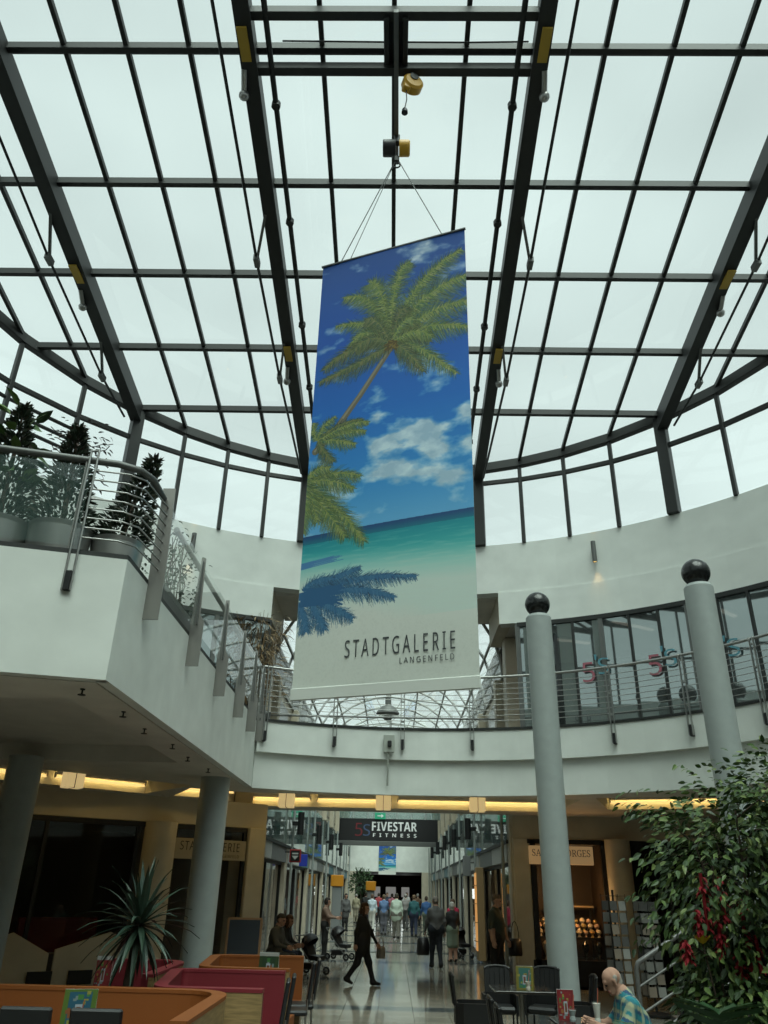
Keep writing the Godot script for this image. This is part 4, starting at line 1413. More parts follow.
	part(y, "plug", m, M.black_plastic)
# ---------------------------------------------------------------- railings
func build_rails() -> void:
	var m: MB
	# bridge: tube, thin rods, double flat posts with black feet
	var r := thing("bridge_railing", "curved stainless railing with thin horizontal rods along the bridge", "railing", Vector3.ZERO)
	var line := func(y: float, grow: float) -> Array:
		var o := []
		for p in bridge_edge(grow): o.append(Vector3(p.x, y, p.y))
		return o
	m = MB.new()
	m.tube(line.call(5.81, -0.02), 0.027, 8)
	part(r, "handrail", m, M.stainless)
	for k in 8:
		m = MB.new()
		m.tube(line.call(4.93 + k * 0.105, -0.03), 0.007, 5)
		part(r, "rod", m, M.stainless)
	for a in [-115.9, -103.8, -92.0, -80.0, -68.0, -56.2, -43.8, -32.0, -20.0, -8.0]:
		var d := Vector3(cos(deg_to_rad(a)), 0, sin(deg_to_rad(a)))
		var c := Vector3(0.376, 0, -9.155) + d * 6.60
		var t := Vector3(-d.z, 0, d.x)
		m = MB.new()
		for s in [-1.0, 1.0]: m.bar(c + t * s * 0.035 + Vector3.UP * 4.38, c + t * s * 0.035 + Vector3.UP * 5.82, 0.012, 0.05, d)
		for y in [4.9, 5.3, 5.7]: m.box(c + Vector3.UP * y, Vector3(0.06, 0.03, 0.03))
		part(r, "post", m, M.stainless)
		m = MB.new()
		m.bar(c + d * 0.03 + Vector3.UP * 4.36, c + d * 0.03 + Vector3.UP * 4.56, 0.05, 0.09, d, 0.006)
		part(r, "post_foot", m, M.black_plastic)

	# terrace: glass panels between steel fins
	var g := thing("terrace_railing", "glass panel railing with flat steel fins round the terrace edge", "railing", Vector3.ZERO)
	var fins := [-7.75, -9.62, -11.3, -12.85, -14.1, -15.12]
	for i in fins.size():
		var z: float = fins[i]
		var big := i == 0
		m = MB.new()
		var top := 5.92 if big else 5.84
		m.prism(PackedVector2Array([Vector2(-2.69, 4.36), Vector2(-2.52, 4.36), Vector2(-2.52, 4.95), Vector2(-2.52 if big else -2.58, 5.05), Vector2(-2.55 if big else -2.60, top), Vector2(-2.69 if big else -2.655, top), Vector2(-2.69, 4.95)]), -0.011, 0.011, Transform3D(Basis(Vector3.RIGHT, Vector3.BACK, Vector3.UP), Vector3(0, 0, z)))
		part(g, "fin_post", m, M.brushed_steel)
		m = MB.new()
		m.box(Vector3(-2.72 + 0.005, 4.47, z + 0.015), Vector3(0.05, 0.22, 0.09), 0.004)
		part(g, "fin_foot", m, M.brushed_steel)
		if not big:
			m = MB.new()
			m.bar(Vector3(-2.60, 4.9, z + 0.03), Vector3(-2.62, 5.78, z + 0.03), 0.05, 0.012)
			part(g, "clamp_strip", m, M.grey_steel)
		if i < fins.size() - 1:
			var z1: float = fins[i + 1]
			m = MB.new()
			m.flat([Vector3(-2.62, 4.84, z - 0.04), Vector3(-2.62, 4.84, z1 + 0.04), Vector3(-2.62, 5.76, z1 + 0.04), Vector3(-2.62, 5.76, z - 0.04)], Vector3.RIGHT)
			part(g, "glass_panel", m, M.rail_glass)
	m = MB.new()
	m.tube([Vector3(-2.74, 5.80, -8.6), Vector3(-2.74, 5.80, -15.2)], 0.035, 10)
	part(g, "handrail", m, M.stainless)
	# front edge with dark handrail
	m = MB.new()
	m.tube([Vector3(-10.0, 5.82, -5.12), Vector3(-2.95, 5.82, -7.02), Vector3(-2.74, 5.80, -7.12), Vector3(-2.66, 5.79, -7.3), Vector3(-2.66, 5.78, -7.72)], 0.038, 10)
	part(g, "handrail", m, M.grey_steel)
	var e0 := Vector3(-3.16, 0, -6.94)
	var e1 := Vector3(-10.0, 0, -5.10)
	for k in 5:
		var a := e0.lerp(e1, k / 5.0 + 0.004)
		var b := e0.lerp(e1, (k + 1) / 5.0 - 0.004)
		m = MB.new()
		m.flat([a + Vector3.UP * 4.84, b + Vector3.UP * 4.84, b + Vector3.UP * 5.74, a + Vector3.UP * 5.74], Vector3.BACK)
		part(g, "glass_panel", m, M.rail_glass)
	for k in 5:
		var a := e0.lerp(e1, k / 5.0)
		m = MB.new()
		for s in [-0.05, 0.03]: m.tube([a + Vector3(s, 4.36, 0.05), a + Vector3(s, 5.92, 0.05)], 0.012, 6)
		for y in [4.5, 5.90]: m.tube([a + Vector3(-0.05, y, 0.05), a + Vector3(0.03, y, 0.05)], 0.01, 6)
		part(g, "rod_post", m, M.stainless)
		m = MB.new()
		m.box(a + Vector3(-0.01, 4.46, 0.04), Vector3(0.06, 0.2, 0.06), 0.005)
		part(g, "post_foot", m, M.black_plastic)
		m = MB.new()
		m.bar(a + Vector3(-0.09, 4.8, 0.0), a + Vector3(-0.09, 5.8, 0.0), 0.05, 0.012)
		part(g, "clamp_strip", m, M.brushed_steel)
	for k in 8:
		m = MB.new()
		var y := 4.92 + k * 0.108
		m.tube([Vector3(-3.13, y, -6.90), Vector3(-2.80, y, -6.98), Vector3(-2.66, y, -7.12), Vector3(-2.60, y, -7.74)], 0.009, 6)
		part(g, "corner_rod", m, M.stainless)

# ---------------------------------------------------------------- leaves
func leaf_shape(long: float, wide: float, droop := 0.15) -> MB:
	var m := MB.new()
	var pts := []
	for k in 5:
		var t := k / 4.0
		var w := wide * 0.5 * sin(PI * pow(t, 0.75)) if k > 0 and k < 4 else 0.0
		pts.append([Vector3(0, -droop * long * t * t, long * t), w])
	for k in 4:
		for s in [-1.0, 1.0]:
			var a: Vector3 = pts[k][0]
			var b: Vector3 = pts[k + 1][0]
			var a1: Vector3 = a + Vector3(s * pts[k][1], pts[k][1] * 0.25, 0)
			var b1: Vector3 = b + Vector3(s * pts[k + 1][1], pts[k + 1][1] * 0.25, 0)
			var n := Vector3(-s * 0.25, 1, 0.1).normalized()
			if pts[k][1] > 0.0 and pts[k + 1][1] > 0.0:
				m.tri(a, a1, b1, n, n, n)
				m.tri(a, b1, b, n, n, n)
			elif pts[k + 1][1] > 0.0: m.tri(a, b1, b, n, n, n)
			else: m.tri(a, a1, b, n, n, n)
	return m

func foliage_material(called: String, through := 0.25) -> StandardMaterial3D:
	var m := plain(called, Color.WHITE, 0.52)
	m.vertex_color_use_as_albedo = true
	m.backlight_enabled = true
	m.backlight = Color(through, through, through)
	return m

func aim(d: Vector3, spin := 0.0) -> Basis:
	var z := d.normalized()
	var x := Vector3.UP.cross(z)
	if x.length() < 0.01: x = Vector3.RIGHT
	x = x.normalized()
	return Basis(x, z.cross(x), z) * Basis(Vector3.BACK, spin)

# ---------------------------------------------------------------- plants on the terrace
func steel_pot(parent: Node, r: float, h: float) -> void:
	var m := MB.new()
	m.lathe([Vector2(0.0, 0.0), Vector2(r * 0.82, 0.0), Vector2(r * 0.95, h * 0.35), Vector2(r, h * 0.9), Vector2(r * 1.03, h), Vector2(r * 0.97, h), Vector2(r * 0.94, h * 0.88), Vector2(0.0, h * 0.88)], 32, Transform3D(), false)
	part(parent, "steel_pot", m, M.stainless)
	m = MB.new()
	m.lathe([Vector2(r * 0.93, h * 0.9), Vector2(0.0, h * 0.95)], 24)
	part(parent, "soil", m, M.soil)

func cone_topiary(called: String, label: String, at: Vector3, pot_r: float, pot_h: float, cone_r: float, cone_h: float, lean: Vector3, seed_: int, tones: Array, n: int) -> Node3D:
	var t := thing(called, label, "potted plant", at, 0, "potted conifers on the terrace")
	steel_pot(t, pot_r, pot_h)
	var rng := RandomNumberGenerator.new()
	rng.seed = seed_
	var stem := MB.new()
	stem.tube([Vector3(0, pot_h * 0.8, 0), Vector3(0, pot_h + cone_h * 0.5, 0) + lean * 0.4, Vector3(0, pot_h + cone_h * 0.97, 0) + lean], [0.035, 0.025, 0.01], 7)
	part(t, "stem", stem, M.bark)
	var lf := leaf_shape(0.085, 0.03)
	var m := MB.new()
	m.colored = true
	for k in n:
		var v := pow(rng.randf(), 1.3)
		var a := rng.randf() * TAU
		var rr := cone_r * (1.0 - v) * sqrt(0.08 + 0.98 * rng.randf()) * (1.0 if v > 0.06 else 0.8) + 0.02
		var p := Vector3(cos(a) * rr, pot_h + v * cone_h * 0.98, sin(a) * rr) + lean * v
		m.col = tones[rng.randi() % tones.size()]
		m.add(lf, Transform3D(aim(Vector3(cos(a), rng.randf_range(-0.2, 1.2), sin(a)), rng.randf() * TAU).scaled(Vector3.ONE * rng.randf_range(0.7, 1.3)), p))
	var o := part(t, "foliage", m, M.leafy)
	o.set_meta("kind", "stuff")
	return t

func build_terrace_plants() -> void:
	plain("soil", lin(0.02, 0.014, 0.009), 0.95)
	plain("bark", lin(0.07, 0.05, 0.035), 0.9)
	foliage_material("leafy")
	var dk := [Color(0.022, 0.038, 0.020), Color(0.028, 0.045, 0.024), Color(0.045, 0.042, 0.026), Color(0.018, 0.030, 0.018)]
	var t := cone_topiary("topiary_cone", "dark conifer in a steel pot hung with broad bright leaves by terrace corner", Vector3(-4.35, 4.77, -7.5), 0.36, 0.55, 0.40, 1.55, Vector3(-0.05, 0, 0), 3, dk, 2000)
	var rng := RandomNumberGenerator.new()
	rng.seed = 9
	var br := MB.new()
	br.colored = true
	var big := leaf_shape(0.26, 0.11, 0.3)
	for k in 40:
		var a := rng.randf() * TAU
		br.col = [Color(0.06, 0.12, 0.03), Color(0.10, 0.17, 0.04), Color(0.03, 0.06, 0.02)][k % 3]
		br.add(big, Transform3D(aim(Vector3(cos(a), rng.randf_range(-0.3, 0.9), sin(a)), rng.randf_range(-1, 1)), Vector3(cos(a) * 0.16, rng.randf_range(0.8, 2.0), sin(a) * 0.16)))
	part(t, "broad_leaves", br, M.leafy).set_meta("kind", "stuff")
	t = cone_topiary("topiary_cone", "dark conifer in a steel pot ringed by brown curly twigs on terrace", Vector3(-3.70, 4.77, -7.62), 0.33, 0.55, 0.34, 1.35, Vector3(-0.06, 0, 0), 4, dk, 1700)
	var tw := MB.new()
	for k in 26:
		var a := rng.randf() * TAU
		var p := Vector3(0, rng.randf_range(1.15, 1.75), 0)
		var l := [p]
		for q in 6:
			a += rng.randf_range(-0.6, 0.6)
			p += Vector3(cos(a) * 0.06, rng.randf_range(-0.03, 0.05), sin(a) * 0.06)
			l.append(p)
		tw.tube(l, 0.006, 4)
	part(t, "curly_twigs", tw, M.bark).set_meta("kind", "stuff")
	var tl := MB.new()
	tl.colored = true
	var small := leaf_shape(0.07, 0.035, 0.2)
	for k in 160:
		var a := rng.randf() * TAU
		tl.col = [Color(0.05, 0.03, 0.02), Color(0.03, 0.035, 0.018)][k % 2]
		tl.add(small, Transform3D(aim(Vector3(cos(a), rng.randf_range(-1, 0.4), sin(a))), Vector3(cos(a) * rng.randf_range(0.1, 0.36), rng.randf_range(1.1, 1.85), sin(a) * rng.randf_range(0.1, 0.36))))
	part(t, "withered_leaves", tl, M.leafy).set_meta("kind", "stuff")
	cone_topiary("topiary_cone", "slender leaning dark conifer in a steel pot behind the corner rods", Vector3(-3.16, 4.77, -7.92), 0.29, 0.52, 0.30, 1.15, Vector3(0.26, 0, 0), 6, dk, 1500)
	# loose shrub further along the glass
	t = thing("leafy_shrub", "airy green shrub in a low box behind the terrace glass panels", "potted plant", Vector3(-2.98, 4.77, -9.2))
	var m := MB.new()
	m.box(Vector3(0, 0.17, -0.2), Vector3(0.4, 0.34, 1.6), 0.02)
	part(t, "planter_box", m, M.grey_steel)
	m = MB.new()
	for k in 16:
		var p := Vector3(rng.randf_range(-0.12, 0.12), 0.3, rng.randf_range(-0.8, 0.5))
		m.tube([p, p + Vector3(rng.randf_range(-0.1, 0.1), 0.5, rng.randf_range(-0.1, 0.1)), p + Vector3(rng.randf_range(-0.2, 0.2), rng.randf_range(0.8, 1.15), rng.randf_range(-0.2, 0.2))], 0.007, 4)
	part(t, "stems", m, M.bark).set_meta("kind", "stuff")
	m = MB.new()
	m.colored = true
	for k in 420:
		var a := rng.randf() * TAU
		m.col = [Color(0.05, 0.09, 0.05), Color(0.03, 0.06, 0.03), Color(0.08, 0.12, 0.07)][k % 3]
		m.add(small, Transform3D(aim(Vector3(cos(a), rng.randf_range(-0.4, 0.6), sin(a)), rng.randf()), Vector3(rng.randf_range(-0.3, 0.3), 0.32 + rng.randf() * 0.85, rng.randf_range(-1.0, 0.7))))
	part(t, "foliage", m, M.leafy).set_meta("kind", "stuff")
	# tall dry bamboo by the passage
	t = thing("dry_bamboo", "tall straw-brown dried bamboo clump beside the upper passage", "potted plant", Vector3(-3.15, 4.77, -16.9))
	m = MB.new()
	m.lathe([Vector2(0, 0), Vector2(0.36, 0), Vector2(0.44, 0.5), Vector2(0.38, 0.5), Vector2(0.36, 0.44), Vector2(0, 0.44)], 24)
	part(t, "tub", m, M.grey_steel)
	m = MB.new()
	for k in 46:
		var a := rng.randf() * TAU
		var r1 := rng.randf_range(0.02, 0.3)
		var r2 := rng.randf_range(0.2, 0.8)
		m.tube([Vector3(cos(a) * r1, 0.4, sin(a) * r1), Vector3(cos(a) * r1 * 1.5, 1.5, sin(a) * r1 * 1.5), Vector3(cos(a) * r2, rng.randf_range(2.1, 2.72), sin(a) * r2 * 0.8)], [0.012, 0.009, 0.004], 5)
	part(t, "canes", m, plain("straw", lin(0.16, 0.10, 0.045), 0.8)).set_meta("kind", "stuff")
	m = MB.new()
	m.colored = true
	var thin := leaf_shape(0.2, 0.03, 0.35)
	for k in 620:
		var a := rng.randf() * TAU
		var rr := rng.randf_range(0.1, 0.7)
		m.col = [Color(0.15, 0.10, 0.045), Color(0.09, 0.06, 0.03), Color(0.20, 0.14, 0.07)][k % 3]
		m.add(thin, Transform3D(aim(Vector3(cos(a), rng.randf_range(-0.9, 0.5), sin(a)), rng.randf()), Vector3(cos(a) * rr, rng.randf_range(0.7, 2.65), sin(a) * rr * 0.8)))
	part(t, "dry_leaves", m, M.leafy).set_meta("kind", "stuff")

# ---------------------------------------------------------------- lamps and small fittings
func build_signs_and_lamps() -> void:
	var m: MB
	# tubes inside the coves
	var warm := Color(1.0, 0.86, 0.50)
	for ci in COVES.size():
		var cv: Array = COVES[ci]
		var n: int = [3, 4, 3, 1][ci]
		for k in n:
			var along: float = (k + 0.5) / n - 0.5
			var dx: float = along * cv[1].x
			var off := Vector2(dx, -cv[1].y * 0.5 + 0.14).rotated(cv[2])
			var l := thing("fluorescent_tube", ["warm white tube lamp in the slanting cove over the dark shopfront", "warm white tube lamp in the long cove over the corridor mouth", "warm white tube lamp in the cove behind the ficus", "short warm white tube lamp in the cove by the shop sign"][ci], "light", Vector3(cv[0].x + off.x, SOFFIT + 0.13, cv[0].y + off.y), -cv[2], "tube lamps in the ceiling coves")
			m = MB.new()
			m.tube([Vector3(-cv[1].x / n * 0.46, 0, 0), Vector3(cv[1].x / n * 0.46, 0, 0)], 0.022, 8)
			part(l, "light_tube", m, M.tube_warm)
			m = MB.new()
			m.box(Vector3(0, 0.10, 0), Vector3(cv[1].x / n * 0.9, 0.1, 0.07), 0.01)
			m.box(Vector3(cv[1].x / n * 0.46, 0.04, 0), Vector3(0.03, 0.1, 0.05))
			m.box(Vector3(-cv[1].x / n * 0.46, 0.04, 0), Vector3(0.03, 0.1, 0.05))
			part(l, "batten", m, M.soffit_paint)
			lamp_area(l, Vector3(0, -0.03, 0), Vector2(cv[1].x / n * 0.9, 0.05), warm, 0.09)
			lamp_area(l, Vector3(0, 0.02, -0.06), Vector2(cv[1].x / n * 0.9, 0.05), warm, 0.18, Vector3(0, 0.3, -1))
	var spots := [Vector3(-5.83, 3.54, -14.6), Vector3(-2.36, 3.58, -17.9), Vector3(-0.24, 3.58, -17.95), Vector3(1.82, 3.58, -17.95)]
	var near := ["square milk-glass ceiling lamp over the dark shopfront", "square milk-glass ceiling lamp by the shop sign column", "square milk-glass ceiling lamp over the corridor mouth", "square milk-glass ceiling lamp by the ball-topped column"]
	for k in 4:
		var l := thing("box_lamp", near[k], "lamp", spots[k], 0.717 if k == 0 else 0.0, "square milk-glass ceiling lamps")
		m = MB.new()
		for x in [-0.085, 0.085]: m.box(Vector3(x, 0, 0), Vector3(0.16, 0.30, 0.28), 0.012)
		part(l, "lamp_glass", m, glow("lamp_milk_glass", lin(0.80, 0.60, 0.28), 0.55))
		m = MB.new()
		m.box(Vector3(0, 0.165, 0), Vector3(0.36, 0.03, 0.30), 0.006)
		m.box(Vector3(0, 0.0, 0), Vector3(0.008, 0.305, 0.285))
		part(l, "frame", m, M.dark_steel)
		m = MB.new()
		m.tube([Vector3(0, 0.17, 0), Vector3(0, 0.35, 0)], 0.02, 6)
		part(l, "stem", m, M.dark_steel)
		lamp_area(l, Vector3(0, -0.18, 0), Vector2(0.3, 0.26), warm, 0.18)
		lamp_area(l, Vector3(0, 0, 0.17), Vector2(0.3, 0.26), warm, 0.12, Vector3.BACK)
	# up-and-down lights on the fascia wall
	for q in [[-62.1, "black up-and-down cylinder light on the white fascia above the numerals"], [-119.4, "black up-and-down cylinder light on the white fascia above the terrace"]]:
		var d := Vector3(cos(deg_to_rad(q[0])), 0, sin(deg_to_rad(q[0])))
		var l := thing("wall_light", q[1], "light", Vector3(0, 9.12, RING_Z) + d * (RING_R - 0.13))
		m = MB.new()
		m.lathe([Vector2(0.045, -0.265), Vector2(0.055, -0.26), Vector2(0.055, 0.26), Vector2(0.045, 0.265)], 18)
		part(l, "cylinder", m, M.grey_steel)
		m = MB.new()
		m.bar(Vector3.ZERO, d * 0.13, 0.04, 0.08)
		part(l, "wall_bracket", m, M.grey_steel)
		for s in [-1.0, 1.0]:
			m = MB.new()
			m.lathe([Vector2(0.0, s * 0.25), Vector2(0.045, s * 0.25)], 14)
			part(l, "light_lens", m, M.tube_warm)
			var sp := SpotLight3D.new()
			sp.name = "beam_light"
			sp.position = Vector3(0, s * 0.275, 0) 
			sp.basis = Basis.looking_at(Vector3(d.x * 0.16, s, d.z * 0.16), Vector3.RIGHT)
			sp.spot_angle = 22.0
			sp.spot_angle_attenuation = 0.8
			sp.light_color = Color(1.0, 0.82, 0.55)
			sp.light_energy = 0.10 if s > 0 else 0.22
			sp.light_size = 0.04
			sp.spot_range = 30.0
			sp.shadow_enabled = true
			l.add_child(sp, true)
	# detector box and conduit on the bridge fascia
	var bd := thing("detector_box", "small grey detector box with a conduit on the white bridge fascia", "box", Vector3(-0.12, 4.47, -15.74))
	m = MB.new()
	m.box(Vector3.ZERO, Vector3(0.22, 0.34, 0.05), 0.01)
	part(bd, "back_plate", m, plain("plate_grey", lin(0.36, 0.38, 0.34), 0.5))
	m = MB.new()
	m.box(Vector3(0.01, -0.01, 0.05), Vector3(0.08, 0.12, 0.07), 0.015)
	part(bd, "sensor_head", m, M.black_plastic)
	m = MB.new()
	m.tube([Vector3(-0.02, -0.17, -0.02), Vector3(-0.02, -0.29, -0.02), Vector3(-0.02, -0.78, -0.13)], 0.018, 8)
	part(bd, "conduit", m, M.plate_grey)
	# sprinklers
	for p in [Vector2(-3.05, -7.45), Vector2(-2.98, -8.5), Vector2(-3.04, -9.5), Vector2(-2.98, -10.6), Vector2(-3.04, -11.7), Vector2(-3.0, -12.9), Vector2(-3.0, -14.2)]:
		var s := thing("sprinkler_head", "small brown sprinkler head under the terrace soffit border", "sprinkler", Vector3(p.x, SOFFIT, p.y), 0, "sprinklers under the terrace")
		m = MB.new()
		m.lathe([Vector2(0.025, 0.0), Vector2(0.025, -0.01), Vector2(0.009, -0.012), Vector2(0.009, -0.055)], 10)
		part(s, "stem", m, M.dark_steel)
		m = MB.new()
		m.lathe([Vector2(0.0, -0.053), Vector2(0.038, -0.055), Vector2(0.038, -0.062), Vector2(0.0, -0.062)], 12)
		part(s, "deflector", m, M.dark_steel)
# ---------------------------------------------------------------- figures: tapered bones joined smoothly and meshed as surface nets
func flesh(bones: Array, cell: float, k: float) -> MB:
	var lo := Vector3.ONE * 1e9
	var hi := Vector3.ONE * -1e9
	for b in bones:
		var r: float = maxf(b[2], b[3]) + cell * 2.5
		for p in [b[0], b[1]]:
			lo = lo.min(p - Vector3.ONE * r)
			hi = hi.max(p + Vector3.ONE * r)
	var nx := int((hi.x - lo.x) / cell) + 2
	var ny := int((hi.y - lo.y) / cell) + 2
	var nz := int((hi.z - lo.z) / cell) + 2
	var fld := PackedFloat32Array()
	fld.resize(nx * ny * nz)
	fld.fill(1.0)
	var raw := fld.duplicate()
	var who := PackedInt32Array()
	who.resize(nx * ny * nz)
	for bi in bones.size():
		var b: Array = bones[bi]
		var a: Vector3 = b[0]
		var ab: Vector3 = b[1] - b[0]
		var l2 := maxf(ab.length_squared(), 1e-9)
		var ra: float = b[2]
		var dr: float = b[3] - b[2]
		var m := maxf(b[2], b[3]) + k + cell * 2.0
		var p0: Vector3 = (b[0].min(b[1]) - Vector3.ONE * m - lo) / cell
		var p1: Vector3 = (b[0].max(b[1]) + Vector3.ONE * m - lo) / cell
		for iz in range(maxi(int(p0.z), 0), mini(int(p1.z) + 2, nz)):
			for iy in range(maxi(int(p0.y), 0), mini(int(p1.y) + 2, ny)):
				var row := (iz * ny + iy) * nx
				for ix in range(maxi(int(p0.x), 0), mini(int(p1.x) + 2, nx)):
					var q := lo + Vector3(ix, iy, iz) * cell - a
					var t := clampf(q.dot(ab) / l2, 0.0, 1.0)
					var d := (q - ab * t).length() - ra - dr * t
					var i := row + ix
					if d < raw[i]:
						raw[i] = d
						who[i] = bi
					var o := fld[i]
					var h := maxf(k - absf(o - d), 0.0) / k
					fld[i] = minf(o, d) - h * h * k * 0.25
	var at := PackedInt32Array()
	at.resize(nx * ny * nz)
	at.fill(-1)
	var vs := PackedVector3Array()
	var ns := PackedVector3Array()
	var cs := PackedColorArray()
	var sy := nx
	var sz := nx * ny
	var off := [0, 1, sy, sy + 1, sz, sz + 1, sz + sy, sz + sy + 1]
	var corner := [Vector3(0, 0, 0), Vector3(1, 0, 0), Vector3(0, 1, 0), Vector3(1, 1, 0), Vector3(0, 0, 1), Vector3(1, 0, 1), Vector3(0, 1, 1), Vector3(1, 1, 1)]
	var edges := [[0, 1], [2, 3], [4, 5], [6, 7], [0, 2], [1, 3], [4, 6], [5, 7], [0, 4], [1, 5], [2, 6], [3, 7]]
	for iz in nz - 1:
		for iy in ny - 1:
			var row := (iz * ny + iy) * nx
			for ix in nx - 1:
				var i := row + ix
				var f0 := fld[i]
				if f0 > cell * 2.5 or f0 < -cell * 2.5: continue
				var inside := 0
				for o in off:
					if fld[i + o] < 0.0: inside += 1
				if inside == 0 or inside == 8: continue
				var s := Vector3()
				var n := 0
				for e in edges:
					var fa := fld[i + off[e[0]]]
					var fb := fld[i + off[e[1]]]
					if (fa < 0.0) != (fb < 0.0):
						s += corner[e[0]].lerp(corner[e[1]], fa / (fa - fb))
						n += 1
				var g := Vector3(fld[i + 1] + fld[i + 1 + sy] + fld[i + 1 + sz] + fld[i + 1 + sy + sz] - fld[i] - fld[i + sy] - fld[i + sz] - fld[i + sy + sz],
					fld[i + sy] + fld[i + sy + 1] + fld[i + sy + sz] + fld[i + sy + sz + 1] - fld[i] - fld[i + 1] - fld[i + sz] - fld[i + sz + 1],
					fld[i + sz] + fld[i + sz + 1] + fld[i + sz + sy] + fld[i + sz + sy + 1] - fld[i] - fld[i + 1] - fld[i + sy] - fld[i + sy + 1])
				var best := 0
				for o in 8:
					if raw[i + off[o]] < raw[i + off[best]]: best = o
				at[i] = vs.size()
				vs.append(lo + (Vector3(ix, iy, iz) + s / n) * cell)
				ns.append(g.normalized())
				cs.append(bones[who[i + off[best]]][4])
	var out := MB.new()
	out.colored = true
	for iz in range(1, nz - 1):
		for iy in range(1, ny - 1):
			var row := (iz * ny + iy) * nx
			for ix in range(1, nx - 1):
				var i := row + ix
				var f0 := fld[i]
				if absf(f0) > cell * 2.0: continue
				for e in [[1, sy, sz], [sy, sz, 1], [sz, 1, sy]]:
					if (f0 < 0.0) == (fld[i + e[0]] < 0.0): continue
					var q := [at[i], at[i - e[1]], at[i - e[1] - e[2]], at[i - e[2]]]
					if q.min() < 0: continue
					for t in [[0, 1, 2], [0, 2, 3]]:
						var a: int = q[t[0]]
						var b: int = q[t[1]]
						var c: int = q[t[2]]
						if (vs[b] - vs[a]).cross(vs[c] - vs[a]).dot(ns[a] + ns[b] + ns[c]) > 0.0:
							var w := b
							b = c
							c = w
						out.v.append_array([vs[a], vs[b], vs[c]])
						out.n.append_array([ns[a], ns[b], ns[c]])
						out.c.append_array([cs[a], cs[b], cs[c]])
	return out

const SKIN := Color(0.42, 0.24, 0.17)

var heads := {}
func head_mesh(hair: Color, style: String, fine := 0.0085) -> MB:
	var key := "%s%s%s" % [hair, style, fine]
	if heads.has(key): return heads[key]
	var lip := Color(0.33, 0.13, 0.11)
	var eye := Color(0.02, 0.018, 0.016)
	var b := [
		[Vector3(0, 0.035, -0.022), Vector3(0, 0.035, 0.0), 0.082, 0.080, SKIN],
		[Vector3(0, 0.0, 0.022), Vector3(0, -0.06, 0.035), 0.062, 0.046, SKIN],
		[Vector3(-0.012, -0.088, 0.055), Vector3(0.012, -0.088, 0.055), 0.024, 0.024, SKIN],
		[Vector3(0, 0.012, 0.086), Vector3(0, -0.028, 0.102), 0.010, 0.015, SKIN],
		[Vector3(-0.035, 0.028, 0.068), Vector3(0.035, 0.028, 0.068), 0.018, 0.018, SKIN],
		[Vector3(-0.019, -0.058, 0.078), Vector3(0.019, -0.058, 0.078), 0.010, 0.010, lip],
		[Vector3(-0.031, 0.004, 0.077), Vector3(-0.029, 0.004, 0.078), 0.0105, 0.0105, eye],
		[Vector3(0.031, 0.004, 0.077), Vector3(0.029, 0.004, 0.078), 0.0105, 0.0105, eye],
		[Vector3(-0.079, 0.012, -0.008), Vector3(-0.076, -0.03, -0.004), 0.016, 0.011, SKIN],
		[Vector3(0.079, 0.012, -0.008), Vector3(0.076, -0.03, -0.004), 0.016, 0.011, SKIN],
		[Vector3(0, -0.05, -0.02), Vector3(0, -0.17, -0.03), 0.053, 0.055, SKIN],
	]
	if style != "bald":
		b.append([Vector3(0, 0.058, -0.034), Vector3(0, 0.064, 0.002), 0.084, 0.078, hair])
		b.append([Vector3(0, 0.01, -0.058), Vector3(0, -0.045, -0.050), 0.066, 0.045, hair])
	else:
		b.append([Vector3(0, 0.01, -0.050), Vector3(0, -0.03, -0.048), 0.058, 0.048, hair])
		for s in [-1.0, 1.0]: b.append([Vector3(s * 0.07, 0.03, -0.03), Vector3(s * 0.072, 0.0, -0.012), 0.022, 0.015, hair])
	if style == "long":
		b.append([Vector3(0, 0.0, -0.062), Vector3(0, -0.19, -0.07), 0.072, 0.062, hair])
		for s in [-1.0, 1.0]: b.append([Vector3(s * 0.068, 0.04, -0.01), Vector3(s * 0.08, -0.14, -0.015), 0.030, 0.028, hair])
	if style == "bob":
		b.append([Vector3(0, 0.0, -0.055), Vector3(0, -0.07, -0.05), 0.080, 0.066, hair])
		for s in [-1.0, 1.0]: b.append([Vector3(s * 0.066, 0.045, 0.0), Vector3(s * 0.078, -0.06, -0.005), 0.032, 0.026, hair])
	heads[key] = flesh(b, fine, 0.014)
	return heads[key]

